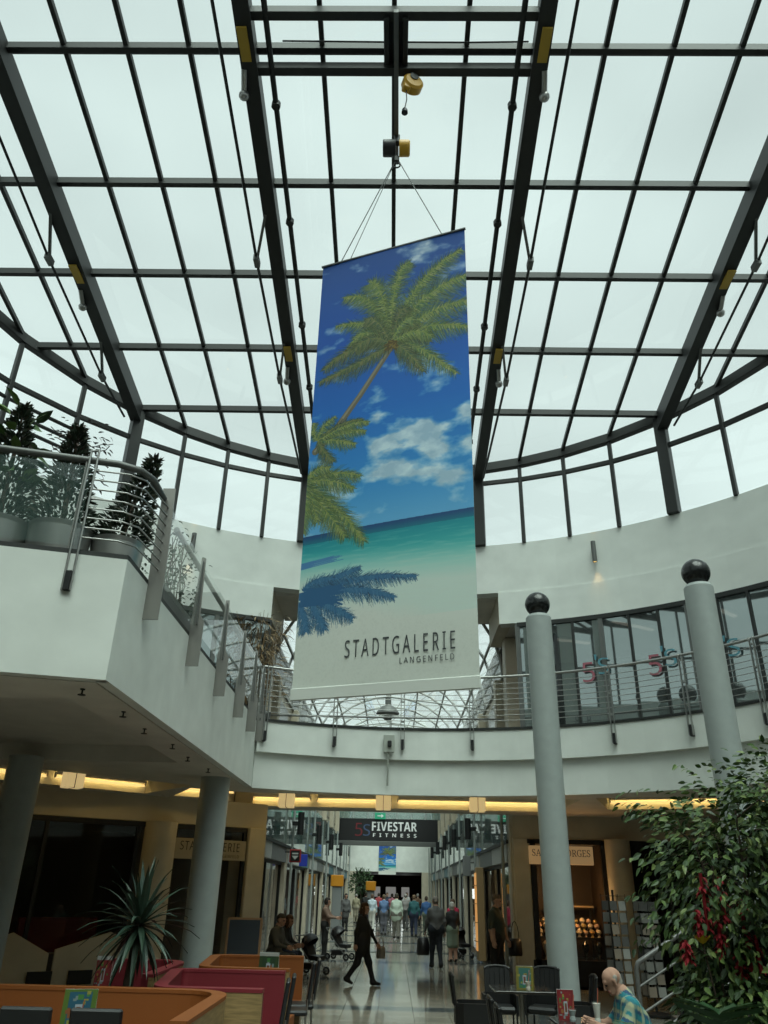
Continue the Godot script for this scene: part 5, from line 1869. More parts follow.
var hands := {}
func hand_mesh(curl: float) -> MB:   # a right hand hanging down: fingers towards -y, palm facing -x, thumb forward (+z)
	if hands.has(curl): return hands[curl]
	var b := []
	for k in 4:
		var z := 0.030 - k * 0.020
		b.append([Vector3(0, 0.0, z * 0.6), Vector3(0, -0.085, z), 0.015, 0.0125, SKIN])
		var ln: float = [0.068, 0.078, 0.072, 0.056][k]
		var c1 := curl * (0.7 + 0.12 * k)
		var j1 := Vector3(0, -0.088, z)
		var j2 := j1 + Vector3(-sin(c1) * ln * 0.45, -cos(c1) * ln * 0.45, z * 0.06)
		var j3 := j2 + Vector3(-sin(c1 * 2.0) * ln * 0.32, -cos(c1 * 2.0) * ln * 0.32, 0)
		var j4 := j3 + Vector3(-sin(c1 * 2.7) * ln * 0.25, -cos(c1 * 2.7) * ln * 0.25, 0)
		b.append([j1, j2, 0.0105, 0.0095, SKIN])
		b.append([j2, j3, 0.0095, 0.0085, SKIN])
		b.append([j3, j4, 0.0085, 0.0075, SKIN])
	b.append([Vector3(0, -0.020, 0.022), Vector3(-0.012, -0.052, 0.046), 0.015, 0.0125, SKIN])
	b.append([Vector3(-0.012, -0.052, 0.046), Vector3(-0.020, -0.082, 0.052), 0.0115, 0.0095, SKIN])
	b.append([Vector3(-0.020, -0.082, 0.052), Vector3(-0.026, -0.104, 0.048), 0.0095, 0.0075, SKIN])
	b.append([Vector3(0, 0.03, 0), Vector3(0, -0.02, 0), 0.024, 0.022, SKIN])
	hands[curl] = flesh(b, 0.0055, 0.006)
	return hands[curl]

# limb frame for a hand: -y along the forearm, +x outwards
func hand_at(wrist: Vector3, along: Vector3, outward: Vector3, right: bool) -> Transform3D:
	var y := -along.normalized()
	var x := (outward - y * outward.dot(y)).normalized()
	var z := x.cross(y)
	var B := Basis(x, y, z)
	if not right:   # mirror across the palm plane so that the thumb stays forward
		B = Basis(x, y, -z) if z.z < 0.0 else B
	elif z.z < 0.0:
		B = Basis(x, y, -z)
	return Transform3D(B, wrist)

func person(label: String, at: Vector3, turn: float, d: Dictionary, group := "shoppers in the corridor") -> Node3D:
	var H: float = d.get("height", 1.7)
	var s := H / 1.75
	var cell: float = d.get("cell", 0.02)
	var top: Color = d.top
	var legs: Color = d.legs
	var shoe: Color = d.get("shoe", Color(0.012, 0.012, 0.012))
	var stride: float = d.get("stride", 0.0)
	var lean: float = d.get("lean", 0.0)
	var stout: float = d.get("stout", 1.0) * 1.12
	var sit: bool = d.get("sit", false)
	var hip_y: float = d.get("seat", 0.5) + 0.09 if sit else 0.93 * s
	var L := func(x: float, y: float, z: float) -> Vector3:   # torso point, leaning forward about the hips
		var v := Vector3(x, y - 0.93, z) * s
		return Vector3(v.x, hip_y + v.y * cos(lean) - v.z * sin(lean), v.z * cos(lean) + v.y * sin(lean))
	var b := []
	b.append([L.call(-0.075, 0.95, 0), L.call(0.075, 0.95, 0), 0.118 * s * stout, 0.118 * s * stout, legs])
	b.append([L.call(0, 1.02, 0.01), L.call(0, 1.2, 0.012), 0.136 * s * stout, 0.140 * s * stout, top])
	b.append([L.call(-0.085, 1.29, 0), L.call(0.085, 1.29, 0), 0.122 * s, 0.122 * s, top])
	b.append([L.call(-0.13, 1.40, -0.005), L.call(0.13, 1.40, -0.005), 0.07 * s, 0.07 * s, top])
	b.append([L.call(0, 1.41, -0.005), L.call(0, 1.53, 0.012), 0.060 * s, 0.053 * s, SKIN])
	b.append([L.call(0, 1.40, -0.005), L.call(0, 1.465, 0.0), 0.078 * s, 0.070 * s, top])
	if d.has("coat"):   # hem below the hips
		b.append([L.call(-0.06, 0.98, 0), L.call(-0.07, 0.93 - d.coat, 0), 0.115 * s * stout, 0.105 * s * stout, top])
		b.append([L.call(0.06, 0.98, 0), L.call(0.07, 0.93 - d.coat, 0), 0.115 * s * stout, 0.105 * s * stout, top])
	if d.has("skirt"):
		b.append([Vector3(-0.05, hip_y, 0), Vector3(-0.08, hip_y - 0.42 * s, 0), 0.115 * s, 0.12 * s, legs])
		b.append([Vector3(0.05, hip_y, 0), Vector3(0.08, hip_y - 0.42 * s, 0), 0.115 * s, 0.12 * s, legs])
	for side in [-1.0, 1.0]:
		var hip := Vector3(side * 0.088 * s, hip_y - 0.02, 0)
		var knee: Vector3
		var ankle: Vector3
		var toe: Vector3
		if sit:
			knee = hip + Vector3(side * 0.05, -0.02, 0.42 * s)
			ankle = Vector3(knee.x, 0.085, knee.z + 0.02 - 0.06 * side * d.get("stagger", 1.0))
			toe = ankle + Vector3(side * 0.02, -0.045, 0.15 * s)
		else:
			var w: float = stride * side
			var back := maxf(-w, 0.0)
			knee = hip + Vector3(0, -0.43 * s * cos(w * 0.8), 0.43 * s * sin(w * 0.8 + back * 0.35))
			var bend := w * 0.8 - back * 0.75 - maxf(w, 0.0) * 0.1
			ankle = knee + Vector3(0, -0.41 * s * cos(bend), 0.41 * s * sin(bend))
			var down := back * 1.4
			toe = ankle + Vector3(side * 0.015, -0.04 * s - sin(down) * 0.10 * s, cos(down) * 0.155 * s)
		var lc: Color = SKIN if d.has("skirt") else legs
		b.append([hip, knee, 0.094 * s * stout, 0.072 * s, legs if not d.has("skirt") else legs])
		b.append([knee, ankle, 0.068 * s, 0.056 * s, lc])
		b.append([ankle + Vector3(0, -0.02, -0.03 * s), toe, 0.042 * s, 0.034 * s, shoe])
	# arms: [elbow offset, wrist offset] from the shoulder in torso axes, mirrored
	var arms: Array = d.get("arms", [[Vector3(0.06, -0.27, 0.03 - stride * 0.25), Vector3(0.05, -0.24, 0.07 - stride * 0.2)], [Vector3(0.06, -0.27, 0.03 + stride * 0.25), Vector3(0.05, -0.24, 0.07 + stride * 0.2)]])
	var sleeve: Color = SKIN if d.get("short", false) else top
	var ends := []
	for k in 2:
		var side := -1.0 if k == 0 else 1.0
		var sh: Vector3 = L.call(side * 0.175, 1.40, -0.005)
		var e: Vector3 = sh + Vector3(side * arms[k][0].x, arms[k][0].y, arms[k][0].z) * s
		var w: Vector3 = e + Vector3(side * arms[k][1].x - side * 0.03, arms[k][1].y, arms[k][1].z) * s
		b.append([sh, e, 0.058 * s, 0.050 * s, top])
		if d.get("short", false): b.append([sh.lerp(e, 0.75), e, 0.044 * s, 0.041 * s, SKIN])
		b.append([e, w, 0.046 * s, 0.033 * s, sleeve])
		ends.append([w, w - e, side])
	var m := flesh(b, cell, 0.075 * s)
	for e in ends:
		m.add(hand_mesh(d.get("curl", 0.5)), Transform3D(hand_at(e[0], e[1], Vector3(e[2], 0.1, 0), e[2] > 0).basis * Basis.from_scale(Vector3.ONE * s), e[0]))
	var nod: float = d.get("nod", lean * 0.4)
	var hp: Vector3 = L.call(0, 1.63, 0.03) + Vector3(0, -0.06 * lean, 0.02)
	var hb := Basis(Vector3.UP, d.get("look", 0.0)) * Basis(Vector3.RIGHT, nod + lean * 0.3)
	m.add(head_mesh(d.get("hair", Color(0.03, 0.02, 0.015)), d.get("style", "short"), d.get("fine", 0.0085)), Transform3D(hb * Basis.from_scale(Vector3.ONE * s), hp))
	if d.has("plaid"):   # the woven check of the shirt
		for i in m.c.size():
			if m.c[i].is_equal_approx(top):
				var q := m.v[i]
				var u := fposmod(q.y * 0.9 - q.z * 0.45, 0.11) / 0.11
				var v := fposmod(q.x + q.z * 0.5, 0.10) / 0.10
				var col := Color(0.02, 0.20, 0.24)
				if u < 0.3: col = Color(0.30, 0.34, 0.22)
				elif u > 0.72: col = Color(0.02, 0.07, 0.14)
				if v < 0.25: col = col.lerp(Color(0.45, 0.45, 0.26), 0.6)
				elif v > 0.75: col = col.lerp(Color(0.01, 0.12, 0.16), 0.6)
				m.c[i] = col
	var lowest := 1e9
	for p in m.v: lowest = minf(lowest, p.y)
	var o := single("person", m, d.get("cloth", M.clothes), label, "person", group, Transform3D(Basis(Vector3.UP, turn), at - Vector3.UP * lowest))
	return o

func carry_bag(called: String, label: String, at: Vector3, size: Vector3, mat: Material, handle := 0.18) -> Node3D:
	var t := thing(called, label, "bag", at)
	var m := MB.new()
	m.lathe([Vector2(0.0, 0.0), Vector2(0.46, 0.0), Vector2(0.5, 0.12), Vector2(0.47, 0.8), Vector2(0.38, 1.0), Vector2(0.0, 1.0)], 14, Transform3D(Basis.from_scale(size), Vector3.ZERO), true)
	part(t, "bag_body", m, mat)
	m = MB.new()
	var l := []
	for k in 9:
		var a := PI * k / 8
		l.append(Vector3(cos(a) * size.x * 0.28, size.y * 0.95 + sin(a) * handle, 0))
	m.tube(l, 0.01, 6)
	part(t, "handle", m, mat)
	return t

func pushchair(label: String, at: Vector3, turn: float, cloth: Material) -> Node3D:
	var t := thing("pushchair", label, "pushchair", at, turn, "pushchairs in the corridor")
	t.scale = Vector3.ONE * 0.82
	var m := MB.new()
	for x in [-0.24, 0.24]:
		m.tube([Vector3(x, 0.12, 0.38), Vector3(x, 0.55, -0.05), Vector3(x, 1.0, -0.45)], 0.014, 7)
		m.tube([Vector3(x, 0.12, -0.34), Vector3(x, 0.55, -0.05)], 0.014, 7)
	m.tube([Vector3(-0.24, 1.0, -0.45), Vector3(0.24, 1.0, -0.45)], 0.018, 7)
	m.tube([Vector3(-0.24, 0.12, -0.34), Vector3(0.24, 0.12, -0.34)], 0.012, 7)
	m.tube([Vector3(-0.24, 0.12, 0.38), Vector3(0.24, 0.12, 0.38)], 0.012, 7)
	part(t, "frame", m, M.grey_steel)
	m = MB.new()
	m.prism(PackedVector2Array([Vector2(0.35, 0.38), Vector2(0.38, 0.5), Vector2(0.05, 0.52), Vector2(-0.16, 0.95), Vector2(-0.24, 0.93), Vector2(-0.06, 0.42)]), -0.2, 0.2, Transform3D(Basis(Vector3.BACK, Vector3.LEFT, Vector3.UP), Vector3.ZERO))
	part(t, "seat", m, cloth)
	m = MB.new()
	var pr := []
	for k in 7:
		var a := k * PI / 12.0
		pr.append(Vector2(0.30 * cos(a), 0.30 * sin(a)))
	m.lathe(pr, 16, Transform3D(Basis(Vector3(0.75, 0, 0), Vector3(0, 0.8, -0.6), Vector3(0, 0.6, 0.8)), Vector3(0, 0.78, -0.05)), true)
	part(t, "hood", m, cloth)
	m = MB.new()
	m.box(Vector3(0, 0.24, -0.05), Vector3(0.36, 0.16, 0.4), 0.03)
	part(t, "basket", m, M.black_plastic)
	for x in [-0.27, 0.27]:
		for z in [-0.34, 0.38]:
			m = MB.new()
			m.lathe([Vector2(0.06, -0.018), Vector2(0.11, -0.02), Vector2(0.118, 0.0), Vector2(0.11, 0.02), Vector2(0.06, 0.018)], 18, Transform3D(Basis(Vector3.FORWARD, PI / 2), Vector3(x, 0.118, z)))
			var tyre := part(t, "wheel", m, M.black_plastic)
			m = MB.new()
			m.lathe([Vector2(0.0, -0.02), Vector2(0.03, -0.02), Vector2(0.03, 0.02), Vector2(0.0, 0.02)], 10, Transform3D(Basis(Vector3.FORWARD, PI / 2), Vector3(x, 0.118, z)))
			for q in 4: m.bar(Vector3(x, 0.118, z), Vector3(x, 0.118 + sin(q * PI / 2) * 0.08, z + cos(q * PI / 2) * 0.08), 0.012, 0.012, Vector3.RIGHT)
			part(tyre, "hub", m, M.grey_steel)
	return t

func build_people() -> void:
	var c := plain("clothes", Color.WHITE, 0.8)
	c.vertex_color_use_as_albedo = true
	var black := Color(0.012, 0.012, 0.013)
	var denim := Color(0.02, 0.03, 0.06)
	var grey_hair := Color(0.30, 0.29, 0.27)
	person("woman in black jacket and trousers striding across the corridor mouth", Vector3(-0.66, 0, -19.4), deg_to_rad(75), {"height": 1.62, "top": black, "legs": Color(0.015, 0.014, 0.016), "stride": 0.42, "coat": 0.14, "hair": Color(0.05, 0.025, 0.015), "style": "long", "stout": 1.15})
	carry_bag("handbag", "pale handbag swinging behind the woman in black", Vector3(-0.25, 0.50, -19.6), Vector3(0.2, 0.24, 0.1), plain("pale_cloth", lin(0.28, 0.27, 0.25), 0.8))
	person("woman in dusty pink jumper and black trousers behind a pushchair", Vector3(-2.05, 0, -26.6), deg_to_rad(80), {"height": 1.6, "top": Color(0.19, 0.12, 0.09), "legs": black, "arms": [[Vector3(0.02, -0.22, 0.16), Vector3(0.0, -0.02, 0.24)], [Vector3(0.02, -0.22, 0.16), Vector3(0.0, -0.02, 0.24)]], "hair": Color(0.02, 0.014, 0.01), "style": "bob"})
	person("man in grey shirt and dark jeans with a black carrier bag", Vector3(1.19, 0, -24.0), deg_to_rad(190), {"height": 1.72, "top": Color(0.10, 0.10, 0.10), "legs": Color(0.014, 0.016, 0.024), "stride": 0.25, "hair": Color(0.2, 0.18, 0.16), "stout": 1.1})
	carry_bag("carrier_bag", "black carrier bag held by the man in grey shirt", Vector3(0.84, 0.30, -24.0), Vector3(0.34, 0.42, 0.14), M.black_plastic)
	person("white-haired woman in black cardigan over a pale green dress", Vector3(1.80, 0, -26.2), deg_to_rad(200), {"height": 1.56, "top": Color(0.016, 0.018, 0.018), "legs": Color(0.16, 0.20, 0.15), "skirt": true, "hair": Color(0.4, 0.39, 0.36), "style": "bob"})
	person("woman in bright pink jacket behind a pushchair by the amber showcase", Vector3(2.02, 0, -29.0), deg_to_rad(205), {"height": 1.62, "top": Color(0.42, 0.02, 0.07), "legs": black, "hair": Color(0.08, 0.05, 0.03), "arms": [[Vector3(0.02, -0.24, 0.12), Vector3(0.0, -0.06, 0.22)], [Vector3(0.02, -0.24, 0.12), Vector3(0.0, -0.06, 0.22)]]})
	pushchair("dark pushchair beside the woman in pink", Vector3(2.15, 0, -27.7), deg_to_rad(25), M.black_plastic)
	person("tall man in dark green polo shirt by the jeweller's pier", Vector3(2.28, 0, -19.3), deg_to_rad(60), {"height": 1.8, "top": Color(0.030, 0.040, 0.034), "legs": black, "short": true, "hair": Color(0.10, 0.08, 0.06), "stout": 1.15, "stride": 0.12, "look": 0.3})
	carry_bag("shoulder_bag", "black shoulder bag beside the man in green polo", Vector3(2.72, 0.62, -19.5), Vector3(0.3, 0.34, 0.14), M.black_plastic, 0.35)
	# the crowd walking away down the corridor
	person("woman in pale green hooded jacket walking down the corridor", Vector3(0.16, 0, -37.6), PI, {"height": 1.74, "cell": 0.024, "top": Color(0.42, 0.50, 0.42), "legs": Color(0.14, 0.13, 0.11), "stride": 0.2, "coat": 0.12, "stout": 1.2, "hair": Color(0.05, 0.04, 0.03)})
	person("man in teal shirt and blue jeans walking down the corridor", Vector3(0.97, 0, -39.6), PI, {"height": 1.7, "cell": 0.024, "top": Color(0.02, 0.10, 0.11), "legs": denim, "stride": 0.3, "hair": Color(0.16, 0.10, 0.06), "stout": 1.1})
	person("person in blue shirt pushing a pushchair down the corridor", Vector3(-0.42, 0, -40.6), PI, {"height": 1.66, "cell": 0.024, "top": Color(0.10, 0.17, 0.32), "legs": Color(0.1, 0.1, 0.12), "hair": Color(0.12, 0.08, 0.05), "arms": [[Vector3(0.02, -0.24, 0.12), Vector3(0.0, -0.06, 0.22)], [Vector3(0.02, -0.24, 0.12), Vector3(0.0, -0.06, 0.22)]]})
	pushchair("grey pushchair pushed by the person in blue", Vector3(-0.42, 0, -41.9), PI, M.panel_grey)
	person("woman in light blue blouse and white trousers walking away", Vector3(-1.06, 0, -44.2), PI, {"height": 1.66, "cell": 0.024, "top": Color(0.40, 0.48, 0.54), "legs": Color(0.5, 0.5, 0.46), "stride": 0.2, "hair": Color(0.10, 0.06, 0.04)})
	person("woman in black coat by the orange parasol stand", Vector3(-2.35, 0, -43.0), deg_to_rad(20), {"height": 1.66, "cell": 0.024, "top": Color(0.09, 0.09, 0.09), "legs": black, "coat": 0.2, "hair": Color(0.03, 0.02, 0.02), "style": "bob"})
	person("person in grey jacket walking between teal and pale green", Vector3(0.68, 0, -46.6), PI, {"height": 1.7, "cell": 0.026, "top": Color(0.26, 0.25, 0.24), "legs": Color(0.06, 0.06, 0.06), "stride": 0.2, "hair": grey_hair})
	person("man in royal blue shirt with a backpack walking away", Vector3(1.58, 0, -40.8), PI, {"height": 1.64, "cell": 0.024, "top": Color(0.04, 0.11, 0.28), "legs": Color(0.12, 0.15, 0.12), "stride": 0.25, "hair": Color(0.06, 0.04, 0.03)})
	person("person in beige summer clothes far down the corridor", Vector3(-2.3, 0, -54.0), PI, {"height": 1.6, "cell": 0.028, "top": Color(0.30, 0.27, 0.18), "legs": Color(0.3, 0.27, 0.2), "hair": grey_hair})
	person("person in red shirt far down the corridor", Vector3(-0.9, 0, -54.5), PI, {"height": 1.68, "cell": 0.028, "top": Color(0.28, 0.04, 0.05), "legs": black})
	person("person in pink top far down the corridor", Vector3(-0.05, 0, -50.5), PI, {"height": 1.68, "cell": 0.028, "top": Color(0.45, 0.16, 0.2), "legs": Color(0.1, 0.1, 0.1)})
	person("person in white shirt near the dark passage", Vector3(0.9, 0, -57.0), 0.2, {"height": 1.75, "cell": 0.028, "top": Color(0.45, 0.45, 0.44), "legs": black})
	person("person in dark navy jacket near the dark passage", Vector3(-0.4, 0, -58.5), 0.0, {"height": 1.72, "cell": 0.028, "top": Color(0.02, 0.025, 0.05), "legs": black})
	person("person in brown jacket far down the corridor", Vector3(1.5, 0, -52.0), PI, {"height": 1.7, "cell": 0.028, "top": Color(0.14, 0.08, 0.05), "legs": black, "hair": grey_hair})
	person("person in black far down the corridor beside red shirt", Vector3(-1.6, 0, -51.0), PI, {"height": 1.72, "cell": 0.028, "top": Color(0.03, 0.03, 0.03), "legs": Color(0.04, 0.04, 0.06)})
	# two visitors on the bench by the blackboard
	var bench := thing("bench", "low wooden bench beside the blackboard at the corridor mouth", "bench", Vector3(-2.55, 0, -19.75), deg_to_rad(90))
	var m := MB.new()
	m.box(Vector3(0, 0.43, 0), Vector3(1.7, 0.06, 0.42), 0.01)
	part(bench, "seat", m, M.shop_tan)
	for x in [-0.7, 0.7]:
		m = MB.new()
		m.box(Vector3(x, 0.2, 0), Vector3(0.06, 0.4, 0.36), 0.01)
		part(bench, "leg", m, M.dark_steel)
	person("man in grey jacket seated on the bench beside the blackboard", Vector3(-2.6, 0, -19.3), deg_to_rad(70), {"height": 1.72, "sit": true, "seat": 0.46, "top": Color(0.085, 0.085, 0.075), "legs": Color(0.05, 0.05, 0.05), "lean": 0.15, "hair": Color(0.05, 0.04, 0.03), "arms": [[Vector3(0.03, -0.25, 0.1), Vector3(-0.02, -0.05, 0.24)], [Vector3(0.03, -0.25, 0.1), Vector3(-0.02, -0.05, 0.24)]]}, "visitors seated on the bench")
	person("long-haired woman in black seated on the bench by a pushchair", Vector3(-2.55, 0, -20.15), deg_to_rad(75), {"height": 1.66, "sit": true, "seat": 0.46, "top": black, "legs": denim, "lean": 0.2, "hair": Color(0.09, 0.045, 0.02), "style": "long", "arms": [[Vector3(0.03, -0.25, 0.1), Vector3(-0.02, -0.05, 0.24)], [Vector3(0.03, -0.25, 0.1), Vector3(-0.02, -0.05, 0.24)]]}, "visitors seated on the bench")
	pushchair("black pushchair in front of the seated long-haired woman", Vector3(-1.95, 0, -21.3), deg_to_rad(60), M.black_plastic)
	pushchair("black pushchair beside the woman in dusty pink", Vector3(-1.55, 0, -25.9), deg_to_rad(70), M.black_plastic)
# ---------------------------------------------------------------- cafe furniture
func fillet(line: PackedVector2Array, r: float) -> PackedVector2Array:   # round the inner corners of a plan line
	var o := PackedVector2Array([line[0]])
	for k in range(1, line.size() - 1):
		var a := line[k] + (line[k - 1] - line[k]).normalized() * r
		var b := line[k] + (line[k + 1] - line[k]).normalized() * r
		for q in 7:
			var t := q / 6.0
			o.append(a.lerp(line[k], t).lerp(line[k].lerp(b, t), t))
	o.append(line[line.size() - 1])
	return o

# a high-backed U-shaped booth; the upholstered inside lies on the hollow side of the line
func booth(called: String, label: String, line: PackedVector2Array, r: float, cloth: Material, group: String) -> Node3D:
	var t := thing(called, label, "booth", Vector3.ZERO, 0, group)
	line.reverse()
	var l := fillet(line, r)
	var m := MB.new()
	follow(m, l, -0.045, 0.0, 0.955)
	part(t, "wooden_shell", m, M.booth_wood)
	m = MB.new()
	follow(m, l, 0.075, 0.40, 0.955)
	part(t, "upholstered_back", m, cloth)
	m = MB.new()
	var top := PackedVector2Array()
	for k in l.size():
		var d := (l[mini(k + 1, l.size() - 1)] - l[maxi(k - 1, 0)]).normalized()
		top.append(l[k] - Vector2(-d.y, d.x) * 0.05)
	follow(m, top, 0.13, 0.955, 0.985)
	part(t, "top_trim", m, cloth)
	m = MB.new()
	var inner := PackedVector2Array()
	for k in l.size():
		var d := (l[mini(k + 1, l.size() - 1)] - l[maxi(k - 1, 0)]).normalized()
		inner.append(l[k] + Vector2(-d.y, d.x) * 0.08)
	follow(m, inner, 0.46, 0.34, 0.46)
	part(t, "seat_cushion", m, cloth)
	m = MB.new()
	follow(m, inner, 0.40, 0.0, 0.34)
	part(t, "seat_base", m, M.booth_wood)
	return t

func cafe_table(label: String, at: Vector3, sx: float, sz: float, turn := 0.0) -> Node3D:
	var t := thing("cafe_table", label, "table", at, turn, "dark cafe tables")
	var m := MB.new()
	m.box(Vector3(0, 0.735, 0), Vector3(sx, 0.03, sz), 0.006)
	part(t, "table_top", m, M.table_dark)
	m = MB.new()
	m.tube([Vector3(0, 0.03, 0), Vector3(0, 0.72, 0)], 0.035, 12)
	part(t, "pedestal", m, M.brushed_steel)
	m = MB.new()
	m.lathe([Vector2(0, 0), Vector2(0.24, 0.0), Vector2(0.24, 0.012), Vector2(0.05, 0.035), Vector2(0, 0.035)], 24)
	part(t, "foot", m, M.brushed_steel)
	return t

func slim_chair(label: String, at: Vector3, turn: float) -> Node3D:   # black padded chair with thin steel legs, facing +z
	var t := thing("slim_chair", label, "chair", at, turn, "slim black chairs at the booths")
	var m := MB.new()
	m.box(Vector3(0, 0.45, 0), Vector3(0.43, 0.06, 0.43), 0.02)
	part(t, "seat", m, M.chair_black)
	m = MB.new()
	m.box(Vector3(0, 0.76, -0.24), Vector3(0.40, 0.48, 0.045), 0.015, Basis(Vector3.RIGHT, -0.13))
	part(t, "backrest", m, M.chair_black)
	for x in [-0.19, 0.19]:
		for z in [-0.19, 0.19]:
			m = MB.new()
			m.tube([Vector3(x, 0.43, z), Vector3(x * 1.08, 0.0, z * 1.12)], 0.012, 7)
			part(t, "leg", m, M.stainless)
		m = MB.new()
		m.tube([Vector3(x, 0.43, -0.2), Vector3(x, 0.6, -0.21)], 0.012, 7)
		part(t, "back_strut", m, M.stainless)
	return t

func wicker_chair(label: String, at: Vector3, turn: float) -> Node3D:   # black woven armchair, facing +z
	var t := thing("wicker_chair", label, "chair", at, turn, "black woven armchairs")
	t.scale = Vector3(0.86, 1.0, 0.86)
	var m := MB.new()
	m.box(Vector3(0, 0.42, 0.02), Vector3(0.46, 0.09, 0.46), 0.03)
	part(t, "seat", m, M.wicker)
	m = MB.new()
	var line := PackedVector2Array([Vector2(-0.27, 0.22), Vector2(-0.28, -0.16), Vector2(-0.2, -0.27), Vector2(0.2, -0.27), Vector2(0.28, -0.16), Vector2(0.27, 0.22)])
	follow(m, line, 0.035, 0.36, 0.60)
	part(t, "arm_shell", m, M.wicker)
	m = MB.new()
	for k in 5:   # slightly reclined, bowed back
		var x0 := -0.21 + k * 0.084
		var zc := -0.27 - 0.025 * (1.0 - pow((k - 2) / 2.0, 2.0))
		m.box(Vector3(x0 + 0.042, 0.74, zc - 0.02), Vector3(0.086, 0.34, 0.035), 0.006, Basis(Vector3.RIGHT, -0.16))
	part(t, "backrest", m, M.wicker)
	m = MB.new()
	m.tube([Vector3(-0.21, 0.88, -0.30), Vector3(-0.15, 0.905, -0.32), Vector3(0, 0.915, -0.335), Vector3(0.15, 0.905, -0.32), Vector3(0.21, 0.88, -0.30)], 0.02, 8)
	part(t, "top_rail", m, M.wicker)
	for x in [-0.24, 0.24]:
		for z in [-0.24, 0.2]:
			m = MB.new()
			m.tube([Vector3(x, 0.38, z), Vector3(x, 0.0, z * 1.05)], 0.016, 7)
			part(t, "leg", m, M.dark_steel)
	return t

func menu_card(label: String, at: Vector3, turn: float, im_mat: Material, size := Vector2(0.2, 0.28)) -> Node3D:
	var t := thing("menu_card", label, "menu", at, turn)
	var m := MB.new()
	var a := Basis(Vector3.RIGHT, -0.2)
	m.quad_uv(a * Vector3(-size.x / 2, 0, 0) + Vector3(0, 0, 0.06), a * Vector3(size.x / 2, 0, 0) + Vector3(0, 0, 0.06), a * Vector3(size.x / 2, size.y, 0) + Vector3(0, 0, 0.06), a * Vector3(-size.x / 2, size.y, 0) + Vector3(0, 0, 0.06), a * Vector3.BACK, Vector2(0, 1), Vector2(1, 1), Vector2(1, 0), Vector2(0, 0))
	var front := m
	m = MB.new()
	m.box(a * Vector3(0, size.y / 2, -0.004) + Vector3(0, 0, 0.06), Vector3(size.x, size.y, 0.005), 0.0, a)
	m.box(Basis(Vector3.RIGHT, 0.2) * Vector3(0, size.y / 2, 0) + Vector3(0, 0, -0.06), Vector3(size.x, size.y, 0.005), 0.0, Basis(Vector3.RIGHT, 0.2))
	part(part(t, "folded_card", m, M.panel_white), "printed_front", front, im_mat)
	return t

func menu_print(seed_: int, edge: Color, mid: Color) -> StandardMaterial3D:
	var im := Image.create(64, 90, false, Image.FORMAT_RGB8)
	im.fill(edge)
	im.fill_rect(Rect2i(10, 6, 44, 78), mid)
	var rng := RandomNumberGenerator.new()
	rng.seed = seed_
	for k in 16:
		var c: Color = [Color(0.5, 0.47, 0.2), Color(0.45, 0.25, 0.12), Color(0.4, 0.45, 0.45), Color(0.2, 0.4, 0.18)][k % 4]
		im.fill_rect(Rect2i(rng.randi_range(4, 50), rng.randi_range(4, 75), rng.randi_range(4, 12), rng.randi_range(4, 12)), c)
	im.fill_rect(Rect2i(24, 34, 14, 36), Color(0.55, 0.57, 0.60))
	im.fill_rect(Rect2i(27, 40, 8, 26), Color(0.35, 0.2, 0.12))
	var m := plain("menu_print_%d" % seed_, Color.WHITE, 0.4)
	m.albedo_texture = ImageTexture.create_from_image(im)
	return m

func glass_tumbler(label: String, at: Vector3, drink: Material, high := 0.15) -> Node3D:
	var t := thing("drinking_glass", label, "glass", at)
	var m := MB.new()
	m.lathe([Vector2(0.0, 0.0), Vector2(0.03, 0.0), Vector2(0.034, 0.03), Vector2(0.026, 0.06), Vector2(0.042, high)], 20, Transform3D(), true)
	part(t, "glass_wall", m, M.clear_glass)
	m = MB.new()
	m.lathe([Vector2(0.0, 0.012), Vector2(0.029, 0.012), Vector2(0.031, 0.03), Vector2(0.024, 0.06), Vector2(0.037, high - 0.015), Vector2(0.0, high - 0.015)], 18)
	part(t, "drink", m, drink)
	m = MB.new()
	m.tube([Vector3(0.0, 0.05, 0), Vector3(0.025, high + 0.11, 0.0)], 0.004, 6)
	part(t, "straw", m, M.straw_red)
	return t

